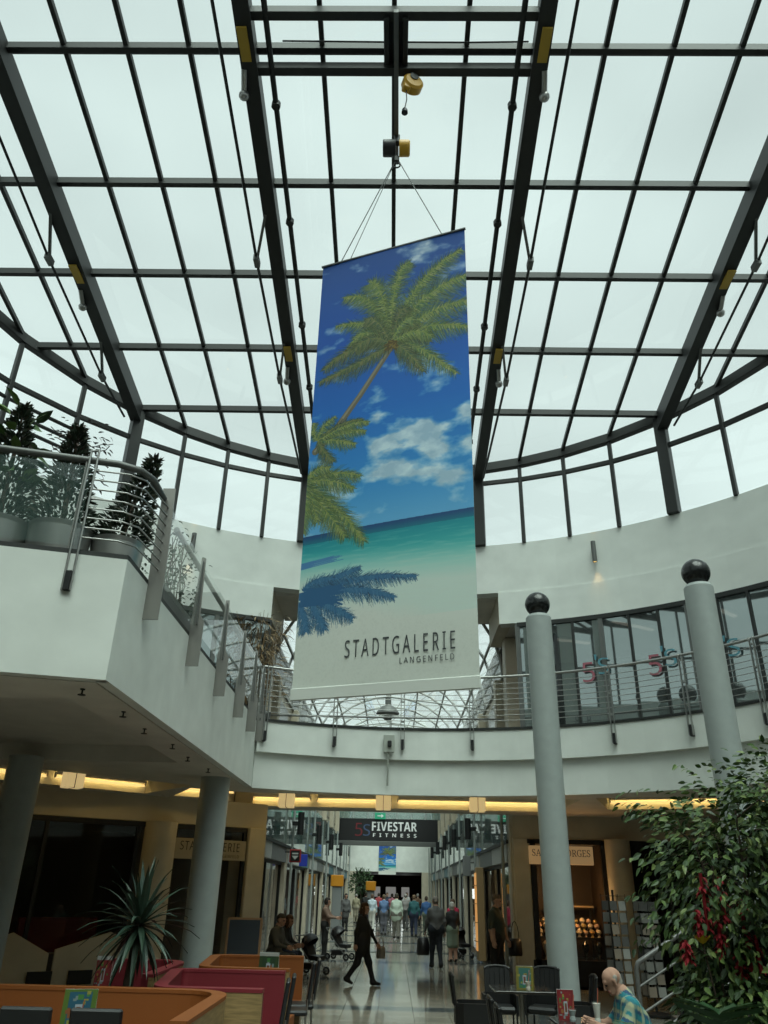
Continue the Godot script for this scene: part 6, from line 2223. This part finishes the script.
func build_cafe() -> void:
	grain(plain("booth_wood", lin(0.34, 0.23, 0.10), 0.45), 0.02, 0.75, Vector3(0.6, 6.0, 0.6), 12)
	var orange := grain(plain("orange_cloth", lin(0.27, 0.075, 0.009), 0.65), 0.2, 0.86, Vector3.ONE * 2.0, 13)
	var red := grain(plain("red_cloth", lin(0.20, 0.013, 0.022), 0.65), 0.2, 0.86, Vector3.ONE * 2.0, 14)
	plain("table_dark", lin(0.02, 0.017, 0.015), 0.12)
	plain("chair_black", lin(0.013, 0.014, 0.016), 0.45)
	grain(plain("wicker", lin(0.011, 0.011, 0.012), 0.5), 0.35, 0.4, Vector3(6, 14, 6), 15)
	plain("straw_red", lin(0.4, 0.1, 0.06), 0.5)
	var g := "upholstered cafe booths"
	booth("booth_sofa", "orange booth with rounded corner that faces two slim black chairs", PackedVector2Array([Vector2(-1.50, -6.5), Vector2(-1.52, -8.40), Vector2(-6.5, -8.40)]), 0.45, orange, g)
	booth("booth_sofa", "red booth with pale wooden sides between the two orange booths", PackedVector2Array([Vector2(-1.24, -10.42), Vector2(-2.52, -10.42), Vector2(-2.24, -8.56), Vector2(-1.22, -8.56)]), 0.22, red, g)
	booth("booth_sofa", "orange booth with pale wooden sides next to the blackboard", PackedVector2Array([Vector2(-1.26, -12.68), Vector2(-2.52, -12.60), Vector2(-2.30, -10.72), Vector2(-1.22, -10.66)]), 0.22, orange, g)
	booth("booth_sofa", "red booth with pale wooden sides behind the yucca", PackedVector2Array([Vector2(-2.62, -9.62), Vector2(-2.68, -11.5), Vector2(-3.7, -11.5)]), 0.4, red, g)
	for q in [[Vector3(-2.75, 0, -7.62), 1.3, 0.55, "dark table between the orange booth and two slim black chairs"], [Vector3(-1.72, 0, -9.5), 0.5, 0.8, "dark table in the red booth between the orange ones"], [Vector3(-1.75, 0, -11.66), 0.5, 0.8, "dark table in the orange booth next to the blackboard"], [Vector3(-3.5, 0, -10.5), 0.6, 0.6, "dark table in the red booth behind the yucca"]]:
		cafe_table(q[3], q[0], q[1], q[2])
	slim_chair("slim black chair with its back to the visitor, beside the table menu", Vector3(-2.78, 0, -7.17), PI)
	slim_chair("slim black chair with its back to the visitor, towards the booth's rounded corner", Vector3(-2.24, 0, -7.17), PI)
	for q in [[-1.34, -9.3, "slim black chair at the red booth table, nearer the rounded booth"], [-1.34, -9.82, "slim black chair at the red booth table, nearer the blackboard booth"], [-1.28, -11.55, "slim black chair at the orange booth table, nearer the red booth"], [-1.26, -12.12, "slim black chair at the orange booth table, nearer the corridor"]]:
		slim_chair(q[2], Vector3(q[0], 0, q[1]), -PI / 2 + 0.1)
	var blue_menu := menu_print(1, Color(0.26, 0.36, 0.10), Color(0.08, 0.28, 0.36))
	var green_menu := menu_print(2, Color(0.16, 0.22, 0.10), Color(0.12, 0.20, 0.12))
	var red_menu := menu_print(3, Color(0.38, 0.03, 0.05), Color(0.42, 0.05, 0.07))
	menu_card("green and blue menu card on the orange booth's table", Vector3(-2.66, 0.75, -7.72), 0.25, blue_menu, Vector2(0.27, 0.29))
	glass_tumbler("small glass in front of the menu on the orange booth's table", Vector3(-2.58, 0.75, -7.52), plain("milk_drink", lin(0.5, 0.45, 0.38), 0.4), 0.12)
	menu_card("dark green menu card in the orange booth next to the blackboard", Vector3(-1.62, 0.75, -11.7), -0.1, green_menu, Vector2(0.26, 0.34))
	menu_card("red menu card in the red booth behind the yucca", Vector3(-3.4, 0.75, -10.5), 0.2, red_menu, Vector2(0.18, 0.34))
	# the visitor's side near the columns
	cafe_table("square dark table before the ball-topped column", Vector3(1.68, 0, -11.7), 0.75, 0.75)
	wicker_chair("black woven armchair facing the square table, back to the booths", Vector3(1.04, 0, -11.6), PI / 2)
	wicker_chair("black woven armchair on the corridor side of the square table", Vector3(1.5, 0, -12.55), 0.0)
	wicker_chair("black woven armchair at the square table, next to the column", Vector3(2.12, 0, -12.6), -0.4)
	wicker_chair("black woven armchair at the square table, jewellers' window side", Vector3(2.36, 0, -11.7), -PI / 2)
	menu_card("yellow and blue menu card on the square table", Vector3(1.72, 0.75, -11.6), -0.15, menu_print(4, Color(0.40, 0.37, 0.10), Color(0.14, 0.33, 0.31)), Vector2(0.22, 0.26))
	glass_tumbler("small glass in front of the menu on the square table", Vector3(1.72, 0.75, -11.36), M.milk_drink, 0.12)
	cafe_table("dark table in front of the man in plaid shirt", Vector3(1.86, 0, -8.78), 0.55, 0.8)
	wicker_chair("black woven armchair at the plaid man's table, nearer the square table", Vector3(1.26, 0, -9.12), PI / 2)
	wicker_chair("black woven armchair facing the man in plaid shirt", Vector3(1.26, 0, -8.5), PI / 2)
	menu_card("red menu card on the plaid man's table", Vector3(1.72, 0.75, -8.98), -0.1, red_menu, Vector2(0.16, 0.26))
	glass_tumbler("glass of water beside the red menu card", Vector3(1.74, 0.75, -8.78), plain("water_tint", lin(0.3, 0.34, 0.34), 0.2), 0.12)
	glass_tumbler("tall white milkshake with a straw before the plaid man", Vector3(1.96, 0.75, -8.70), plain("milkshake", lin(0.55, 0.55, 0.50), 0.4), 0.19)

	# the man in the plaid shirt
	var plaid := plain("plaid_shirt", Color.WHITE, 0.8)
	plaid.vertex_color_use_as_albedo = true
	wicker_chair("black woven armchair under the man in plaid shirt", Vector3(2.56, 0, -8.72), -PI / 2)
	person("bald elderly man in turquoise plaid shirt bent over his table", Vector3(2.40, 0, -8.72), -PI / 2, {"height": 1.68, "cell": 0.014, "fine": 0.006, "sit": true, "seat": 0.42, "top": Color(0.02, 0.16, 0.19), "legs": Color(0.05, 0.05, 0.05), "lean": 0.33, "nod": 0.42, "style": "bald", "hair": Color(0.30, 0.28, 0.25), "stout": 1.1, "short": true, "curl": 0.8, "arms": [[Vector3(0.05, -0.22, 0.10), Vector3(-0.04, 0.04, 0.23)], [Vector3(0.05, -0.22, 0.10), Vector3(-0.04, 0.04, 0.23)]], "cloth": plaid, "plaid": true}, "")
	# blackboard on an easel frame
	var bb := thing("blackboard_stand", "blackboard in a light wooden frame standing by the grey column", "sign", Vector3(-2.92, 0, -17.2), deg_to_rad(6))
	var m := MB.new()
	m.box(Vector3(0, 0.78, 0), Vector3(0.60, 0.98, 0.02), 0.0, Basis(Vector3.RIGHT, -0.1))
	var slate := part(bb, "slate_panel", m, plain("slate", lin(0.025, 0.032, 0.042), 0.7))
	m = MB.new()
	var tilt := Basis(Vector3.RIGHT, -0.1)
	for x in [-0.32, 0.32]: m.box(tilt * Vector3(x, 0.65, 0.0) + Vector3(0, 0.0, 0.065), Vector3(0.05, 1.3, 0.04), 0.005, tilt)
	for y in [0.26, 1.29]: m.box(tilt * Vector3(0, y, 0.0) + Vector3(0, 0, 0.065), Vector3(0.66, 0.05, 0.04), 0.005, tilt)
	part(bb, "wooden_frame", m, plain("frame_wood", lin(0.28, 0.15, 0.07), 0.6))
	m = MB.new()
	for x in [-0.3, 0.3]: m.bar(Vector3(x, 1.25, -0.08), Vector3(x, 0.0, -0.45), 0.04, 0.03)
	part(bb, "rear_leg", m, M.frame_wood)
	var rng := RandomNumberGenerator.new()
	rng.seed = 8
	m = MB.new()
	for k in 6:
		var w := rng.randf_range(0.12, 0.36)
		m.box(tilt * Vector3(rng.randf_range(-0.06, 0.06), 1.12 - k * 0.12, 0.012) + Vector3(0, 0, 0.06), Vector3(w, 0.022, 0.004), 0.0, tilt)
	part(slate, "chalk_marks", m, plain("chalk", lin(0.10, 0.12, 0.14), 0.9)).set_meta("kind", "stuff")

	# postcard stands
	for q in [[Vector3(4.05, 0, -15.9), 0.25, "tall revolving postcard stand before the dark round pier"], [Vector3(4.62, 0, -15.9), 0.1, "tall revolving postcard stand beside the stair railing"]]:
		var ps := thing("postcard_stand", q[2], "display stand", q[0], q[1], "revolving postcard stands")
		m = MB.new()
		m.tube([Vector3(0, 0.02, 0), Vector3(0, 1.95, 0)], 0.02, 8)
		part(ps, "pole", m, M.dark_steel)
		m = MB.new()
		m.lathe([Vector2(0, 0), Vector2(0.26, 0), Vector2(0.26, 0.03), Vector2(0, 0.06)], 18)
		part(ps, "base", m, M.black_plastic)
		m = MB.new()
		for x in [-0.17, 0.0, 0.17]:
			for z in [-0.13, 0.13]: m.tube([Vector3(x, 0.25, z), Vector3(x, 1.88, z)], 0.006, 5)
		for y in [0.28, 1.0, 1.85]:
			m.tube([Vector3(-0.17, y, 0.13), Vector3(0.17, y, 0.13), Vector3(0.17, y, -0.13), Vector3(-0.17, y, -0.13), Vector3(-0.17, y, 0.13)], 0.006, 5)
		part(ps, "wire_frame", m, M.dark_steel)
		for r in 8:
			for cx in 2:
				for z in [0.15, -0.15]:
					m = MB.new()
					m.box(Vector3(-0.085 + cx * 0.17, 0.36 + r * 0.19, z), Vector3(0.135, 0.155, 0.008), 0.0, Basis(Vector3.RIGHT, -0.12 * signf(z)))
					part(ps, "postcard", m, [M.card_a, M.card_b, M.card_c, M.card_d][rng.randi() % 4])

	# stair with steel railing beside the planter
	var st := thing("stair_flight", "short dark stair rising behind the ficus", "stairs", Vector3(2.95, 0, -10.4))
	for k in 5:
		m = MB.new()
		m.box(Vector3(0.15 + k * 0.3, 0.085 + k * 0.085, -0.6), Vector3(0.31, 0.17 * (k + 1), 1.2), 0.006)
		part(st, "step", m, M.stair_stone)
	var sr := thing("stair_railing", "slanting stainless railing with three rails beside the ficus", "railing", Vector3(2.80, 0, -10.25))
	for k in 4:
		m = MB.new()
		var y := 1.18 - k * 0.26
		if k == 0:
			m.tube([Vector3(0, 0.0, 0), Vector3(0, 1.10, 0), Vector3(0.03, 1.17, 0), Vector3(0.12, 1.22, 0), Vector3(1.6, 2.08, 0)], 0.028, 10)
		else:
			m.tube([Vector3(0.0, y, 0), Vector3(1.6, y + 0.9, 0)], 0.014, 8)
		part(sr, "handrail" if k == 0 else "rail", m, M.rail_steel)
	for x in [0.8, 1.55]:
		m = MB.new()
		m.tube([Vector3(x, 0.0, 0), Vector3(x, 1.2 + x * 0.57, 0)], 0.02, 8)
		part(sr, "post", m, M.rail_steel)

	# yucca in a pot behind the orange booth
	var yu := thing("yucca_plant", "yucca with long arching leaves in a tall pot behind the orange booth", "potted plant", Vector3(-2.66, 0, -8.98))
	m = MB.new()
	m.lathe([Vector2(0, 0), Vector2(0.15, 0), Vector2(0.21, 0.5), Vector2(0.22, 0.52), Vector2(0.19, 0.52), Vector2(0.18, 0.46), Vector2(0, 0.46)], 24)
	part(yu, "pot", m, M.dark_steel)
	m = MB.new()
	m.tube([Vector3(0, 0.44, 0), Vector3(0.02, 1.0, 0.0), Vector3(0.05, 1.52, 0)], [0.06, 0.05, 0.045], 10)
	part(yu, "trunk", m, M.bark)
	var yl := [plain("yucca_green", lin(0.028, 0.055, 0.035), 0.45), plain("yucca_dark", lin(0.02, 0.045, 0.032), 0.4), plain("yucca_pale", lin(0.045, 0.08, 0.055), 0.45)]
	for k in 72:
		var a := k * 2.4
		var up := 1.45 - 0.036 * k
		var d := Vector3(cos(a) * cos(up), sin(up), sin(a) * cos(up))
		var ln := rng.randf_range(0.46, 0.70)
		m = MB.new()
		var pts := []
		var p := Vector3(0.05, 1.48, 0) + d * 0.03
		for s in 6:
			pts.append(p)
			p += d * ln / 5.0
			d = (d + Vector3(0, -0.07 - 0.06 * s, 0)).normalized()
		for s in 5:
			var w0: float = [0.018, 0.030, 0.031, 0.025, 0.014, 0.0][s]
			var w1: float = [0.018, 0.030, 0.031, 0.025, 0.014, 0.0][s + 1]
			var dd: Vector3 = (pts[s + 1] - pts[s]).normalized()
			var sd := dd.cross(Vector3.UP).normalized()
			var nn := sd.cross(dd)
			for q in [-1.0, 1.0]:
				var n2: Vector3 = (nn - sd * q * 0.4).normalized()
				m.tri(pts[s] - nn * 0.006, pts[s] + sd * w0 * q, pts[s + 1] + sd * w1 * q, n2, n2, n2)
				m.tri(pts[s] - nn * 0.006, pts[s + 1] + sd * w1 * q, pts[s + 1] - nn * 0.006, n2, n2, n2)
		part(yu, "leaf", m, yl[k % 3])
	# orange promotion parasol far down the corridor
	for q in [[Vector3(-2.72, 0, -41.5), 2.05, "orange topped promotion stand in the corridor"], [Vector3(-1.35, 0, -52.0), 1.9, "orange and yellow promotion stand far down the corridor"]]:
		var pr := thing("promotion_stand", q[2], "stand", q[0])
		m = MB.new()
		m.box(Vector3(0, q[1] + 0.18, 0), Vector3(0.6, 0.5, 0.5), 0.02)
		part(pr, "orange_top", m, plain("promo_orange", lin(0.55, 0.22, 0.01), 0.5))
		m = MB.new()
		m.box(Vector3(0, q[1] / 2, 0), Vector3(0.44, q[1], 0.36), 0.02)
		part(pr, "body", m, M.panel_grey)
	var ft := thing("corridor_tree", "potted green tree standing far down the corridor", "potted plant", Vector3(-2.1, 0, -55.8))
	m = MB.new()
	m.lathe([Vector2(0, 0), Vector2(0.3, 0), Vector2(0.38, 0.5), Vector2(0, 0.5)], 18)
	part(ft, "pot", m, M.dark_steel)
	m = MB.new()
	m.tube([Vector3(0, 0.45, 0), Vector3(0, 1.9, 0)], 0.04, 7)
	part(ft, "trunk", m, M.bark)
	m = MB.new()
	m.colored = true
	var lf := leaf_shape(0.2, 0.09)
	for k in 420:
		var d := Vector3(rng.randfn(), rng.randfn() * 0.9, rng.randfn()).normalized() * pow(rng.randf(), 0.4)
		m.col = [Color(0.04, 0.08, 0.03), Color(0.03, 0.06, 0.025), Color(0.06, 0.10, 0.04)][k % 3]
		m.add(lf, Transform3D(aim(d + Vector3(0, 0.2, 0), rng.randf() * 3), Vector3(0, 2.3, 0) + d * Vector3(0.75, 0.85, 0.75)))
	part(ft, "foliage", m, M.leafy).set_meta("kind", "stuff")

# ---------------------------------------------------------------- the tall ficus and what grows at its foot
func build_ficus() -> void:
	var rng := RandomNumberGenerator.new()
	rng.seed = 31
	var m := MB.new()
	var pl := thing("stone_planter", "low grey planter that holds the ficus", "planter", Vector3(2.75, 0, -6.1))
	m.box(Vector3(0, 0.3, 0), Vector3(1.9, 0.6, 1.5), 0.03)
	part(pl, "planter_body", m, M.panel_grey)
	m = MB.new()
	m.box(Vector3(0, 0.61, 0), Vector3(1.75, 0.03, 1.35))
	part(pl, "soil", m, M.soil)
	var t := thing("ficus_tree", "tall bushy weeping ficus with glossy green leaves in the planter", "tree", Vector3(2.62, 0.62, -6.1))
	m = MB.new()
	var tips := []
	for k in 9:
		var a := k * 2.4
		var base := Vector3(cos(a) * 0.12, 0.0, sin(a) * 0.12)
		var mid := base + Vector3(cos(a) * 0.15, 0.9, sin(a) * 0.15)
		var top := Vector3(cos(a) * rng.randf_range(0.2, 0.5), rng.randf_range(1.5, 2.0), sin(a) * rng.randf_range(0.2, 0.45))
		m.tube([base, base.lerp(mid, 0.5) + Vector3(0.03, 0, 0.02), mid, top], [0.022, 0.02, 0.015, 0.006], 7)
		for q in 9:
			var f := rng.randf_range(0.2, 1.0)
			var s := mid.lerp(top, f) if q > 3 else base.lerp(mid, clampf(f + 0.2, 0, 1))
			var b := rng.randf() * TAU
			var e := s + Vector3(cos(b), rng.randf_range(-0.1, 0.6), sin(b)) * rng.randf_range(0.25, 0.5)
			m.tube([s, s.lerp(e, 0.5) + Vector3(0, 0.05, 0), e], [0.007, 0.005, 0.003], 5)
			tips.append([s, e])
	part(t, "branches", m, M.bark)
	m = MB.new()
	m.colored = true
	var lf := leaf_shape(0.066, 0.030, 0.25)
	var tones := [Color(0.050, 0.098, 0.022), Color(0.032, 0.064, 0.016), Color(0.090, 0.145, 0.034), Color(0.15, 0.20, 0.06), Color(0.022, 0.045, 0.013)]
	var crown := [[Vector3(0.05, 1.45, 0), Vector3(0.72, 0.82, 0.6)], [Vector3(-0.28, 1.25, 0.05), Vector3(0.60, 0.72, 0.5)], [Vector3(0.35, 1.75, 0), Vector3(0.55, 0.60, 0.5)], [Vector3(-0.22, 0.55, 0.15), Vector3(0.55, 0.75, 0.45)], [Vector3(0.4, 0.7, 0.1), Vector3(0.6, 0.8, 0.5)], [Vector3(-0.38, 0.30, 0.1), Vector3(0.45, 0.6, 0.4)]]
	for k in 13000:
		var p: Vector3
		var d: Vector3
		if k % 4 == 0:
			var tp: Array = tips[rng.randi() % tips.size()]
			p = tp[0].lerp(tp[1], rng.randf_range(0.3, 1.05)) + Vector3(rng.randfn(), rng.randfn(), rng.randfn()) * 0.03
			d = tp[1] - tp[0]
		else:
			var cr: Array = crown[rng.randi() % crown.size()]
			var n := Vector3(rng.randfn(), rng.randfn(), rng.randfn()).normalized()
			p = cr[0] + n * cr[1] * pow(rng.randf(), 0.33)
			d = n
		var dir := d.normalized() * 0.8 + Vector3(rng.randfn() * 0.4, -0.55, rng.randfn() * 0.4)
		m.col = tones[rng.randi() % tones.size()]
		m.add(lf, Transform3D(aim(dir, rng.randf_range(-1.2, 1.2)).scaled(Vector3.ONE * rng.randf_range(0.75, 1.25)), p))
	# long sprays that break the outline
	for k in 70:
		var a := rng.randf() * TAU
		var s := Vector3(cos(a) * 0.5, rng.randf_range(0.6, 2.0), sin(a) * 0.45)
		var d := Vector3(cos(a), rng.randf_range(-0.1, 0.9), sin(a)).normalized()
		for q in 9:
			s += d * 0.05
			d = (d + Vector3(0, -0.10, 0)).normalized()
			m.col = tones[rng.randi() % tones.size()]
			m.add(lf, Transform3D(aim(d + Vector3(rng.randfn() * 0.6, -0.3, rng.randfn() * 0.6), rng.randf_range(-1, 1)), s))
	part(t, "foliage", m, M.leafy).set_meta("kind", "stuff")

	var fr := thing("red_flower", "hanging plant with scarlet flower tassels among the ficus leaves", "flower", Vector3(2.12, 0.80, -5.78))
	var scarlet := plain("scarlet", lin(0.26, 0.006, 0.014), 0.6)
	for q in [[-0.04, 1.20, 0.34], [0.08, 1.18, 0.26], [0.20, 1.05, 0.42], [-0.10, 0.98, 0.16], [0.03, 0.92, 0.2], [0.26, 0.84, 0.22], [0.13, 0.74, 0.16], [-0.2, 0.8, 0.12]]:
		m = MB.new()
		for k in 34:
			var y: float = -rng.randf() * q[2]
			var a := rng.randf() * TAU
			m.add(leaf_shape(0.05, 0.022, 0.3), Transform3D(aim(Vector3(cos(a), -0.4, sin(a))), Vector3(q[0], q[1] + y, 0) + Vector3(cos(a), 0, sin(a)) * 0.012))
		m.tube([Vector3(q[0], q[1], 0), Vector3(q[0], q[1] - q[2], 0)], 0.012, 6)
		part(fr, "flower_tassel", m, scarlet)
	m = MB.new()
	m.tube([Vector3(0, 0.0, -0.1), Vector3(0.03, 0.7, -0.06), Vector3(0.06, 1.25, -0.03)], 0.008, 6)
	for q in [[-0.04, 1.20], [0.08, 1.18], [0.20, 1.05], [-0.10, 0.98], [0.26, 0.84], [0.13, 0.74], [-0.2, 0.8], [0.03, 0.92]]: m.tube([Vector3(0.04, q[1] - 0.15, -0.05), Vector3(q[0], q[1], 0)], 0.005, 5)
	part(fr, "stem", m, M.bark)
	var yf := thing("yellow_flower", "single yellow blossom at the edge of the ficus", "flower", Vector3(2.02, 0.62, -5.75))
	m = MB.new()
	for k in 7:
		var a := TAU * k / 7
		m.add(leaf_shape(0.075, 0.045, -0.3), Transform3D(aim(Vector3(cos(a), 0.5, sin(a))), Vector3(0.0, 0.96, 0)))
	part(yf, "petals", m, plain("petal_yellow", lin(0.6, 0.36, 0.01), 0.5))
	m = MB.new()
	m.tube([Vector3(0.2, 0.0, -0.1), Vector3(0.06, 0.55, -0.03), Vector3(0, 0.96, 0)], 0.006, 5)
	part(yf, "stem", m, M.bark)
	# broad split leaves
	var mo := thing("split_leaf_plant", "plant with broad split leaves in front of the plaid man", "plant", Vector3(2.14, 0.64, -5.45))
	var lm := [plain("split_green", lin(0.035, 0.085, 0.035), 0.35), plain("split_light", lin(0.09, 0.16, 0.08), 0.35)]
	for q in [[Vector3(-0.42, 0.42, 0.0), Vector3(-0.9, 0.35, 0.5), 0.42], [Vector3(-0.2, 0.52, 0.05), Vector3(-0.3, 0.5, 0.8), 0.40], [Vector3(0.18, 0.40, 0.1), Vector3(0.25, 0.5, 0.9), 0.42], [Vector3(0.42, 0.46, 0.05), Vector3(0.6, 0.4, 0.8), 0.38], [Vector3(-0.05, 0.30, 0.15), Vector3(0.0, 0.25, 1.0), 0.36], [Vector3(0.62, 0.36, 0.0), Vector3(0.9, 0.3, 0.7), 0.36]]:
		m = MB.new()
		var X := Transform3D(aim(q[1]), q[0])
		var n := 14
		var spine := []
		for k in n + 1: spine.append(Vector3(0, 0.04 * sin(PI * k / n) - 0.10 * pow(float(k) / n, 2.0), q[2] * k / n))
		for k in n:
			for s in [-1.0, 1.0]:
				var f := (k + 0.5) / n
				var w: float = q[2] * 0.62 * pow(sin(PI * clampf(f * 0.86 + 0.14, 0, 1)), 0.8) * (1.0 if k % 3 != 2 else 0.62)
				var a: Vector3 = spine[k]
				var b: Vector3 = spine[k + 1]
				var fw := Vector3(s * w, 0.04 - w * 0.12, w * 0.35)
				var gap := 0.0 if k % 3 != 2 else 0.25
				m.flat([X * a, X * (a + fw), X * (b + fw - Vector3(0, 0, gap * q[2] / n)), X * b], X.basis.y)
		part(mo, "leaf", m, lm[rng.randi() % 2])
		m = MB.new()
		m.tube([Vector3(0, 0, -0.15), Vector3(q[0].x * 0.5, 0.3, -0.1), q[0]], 0.01, 6)
		part(mo, "leaf_stalk", m, M.split_green)
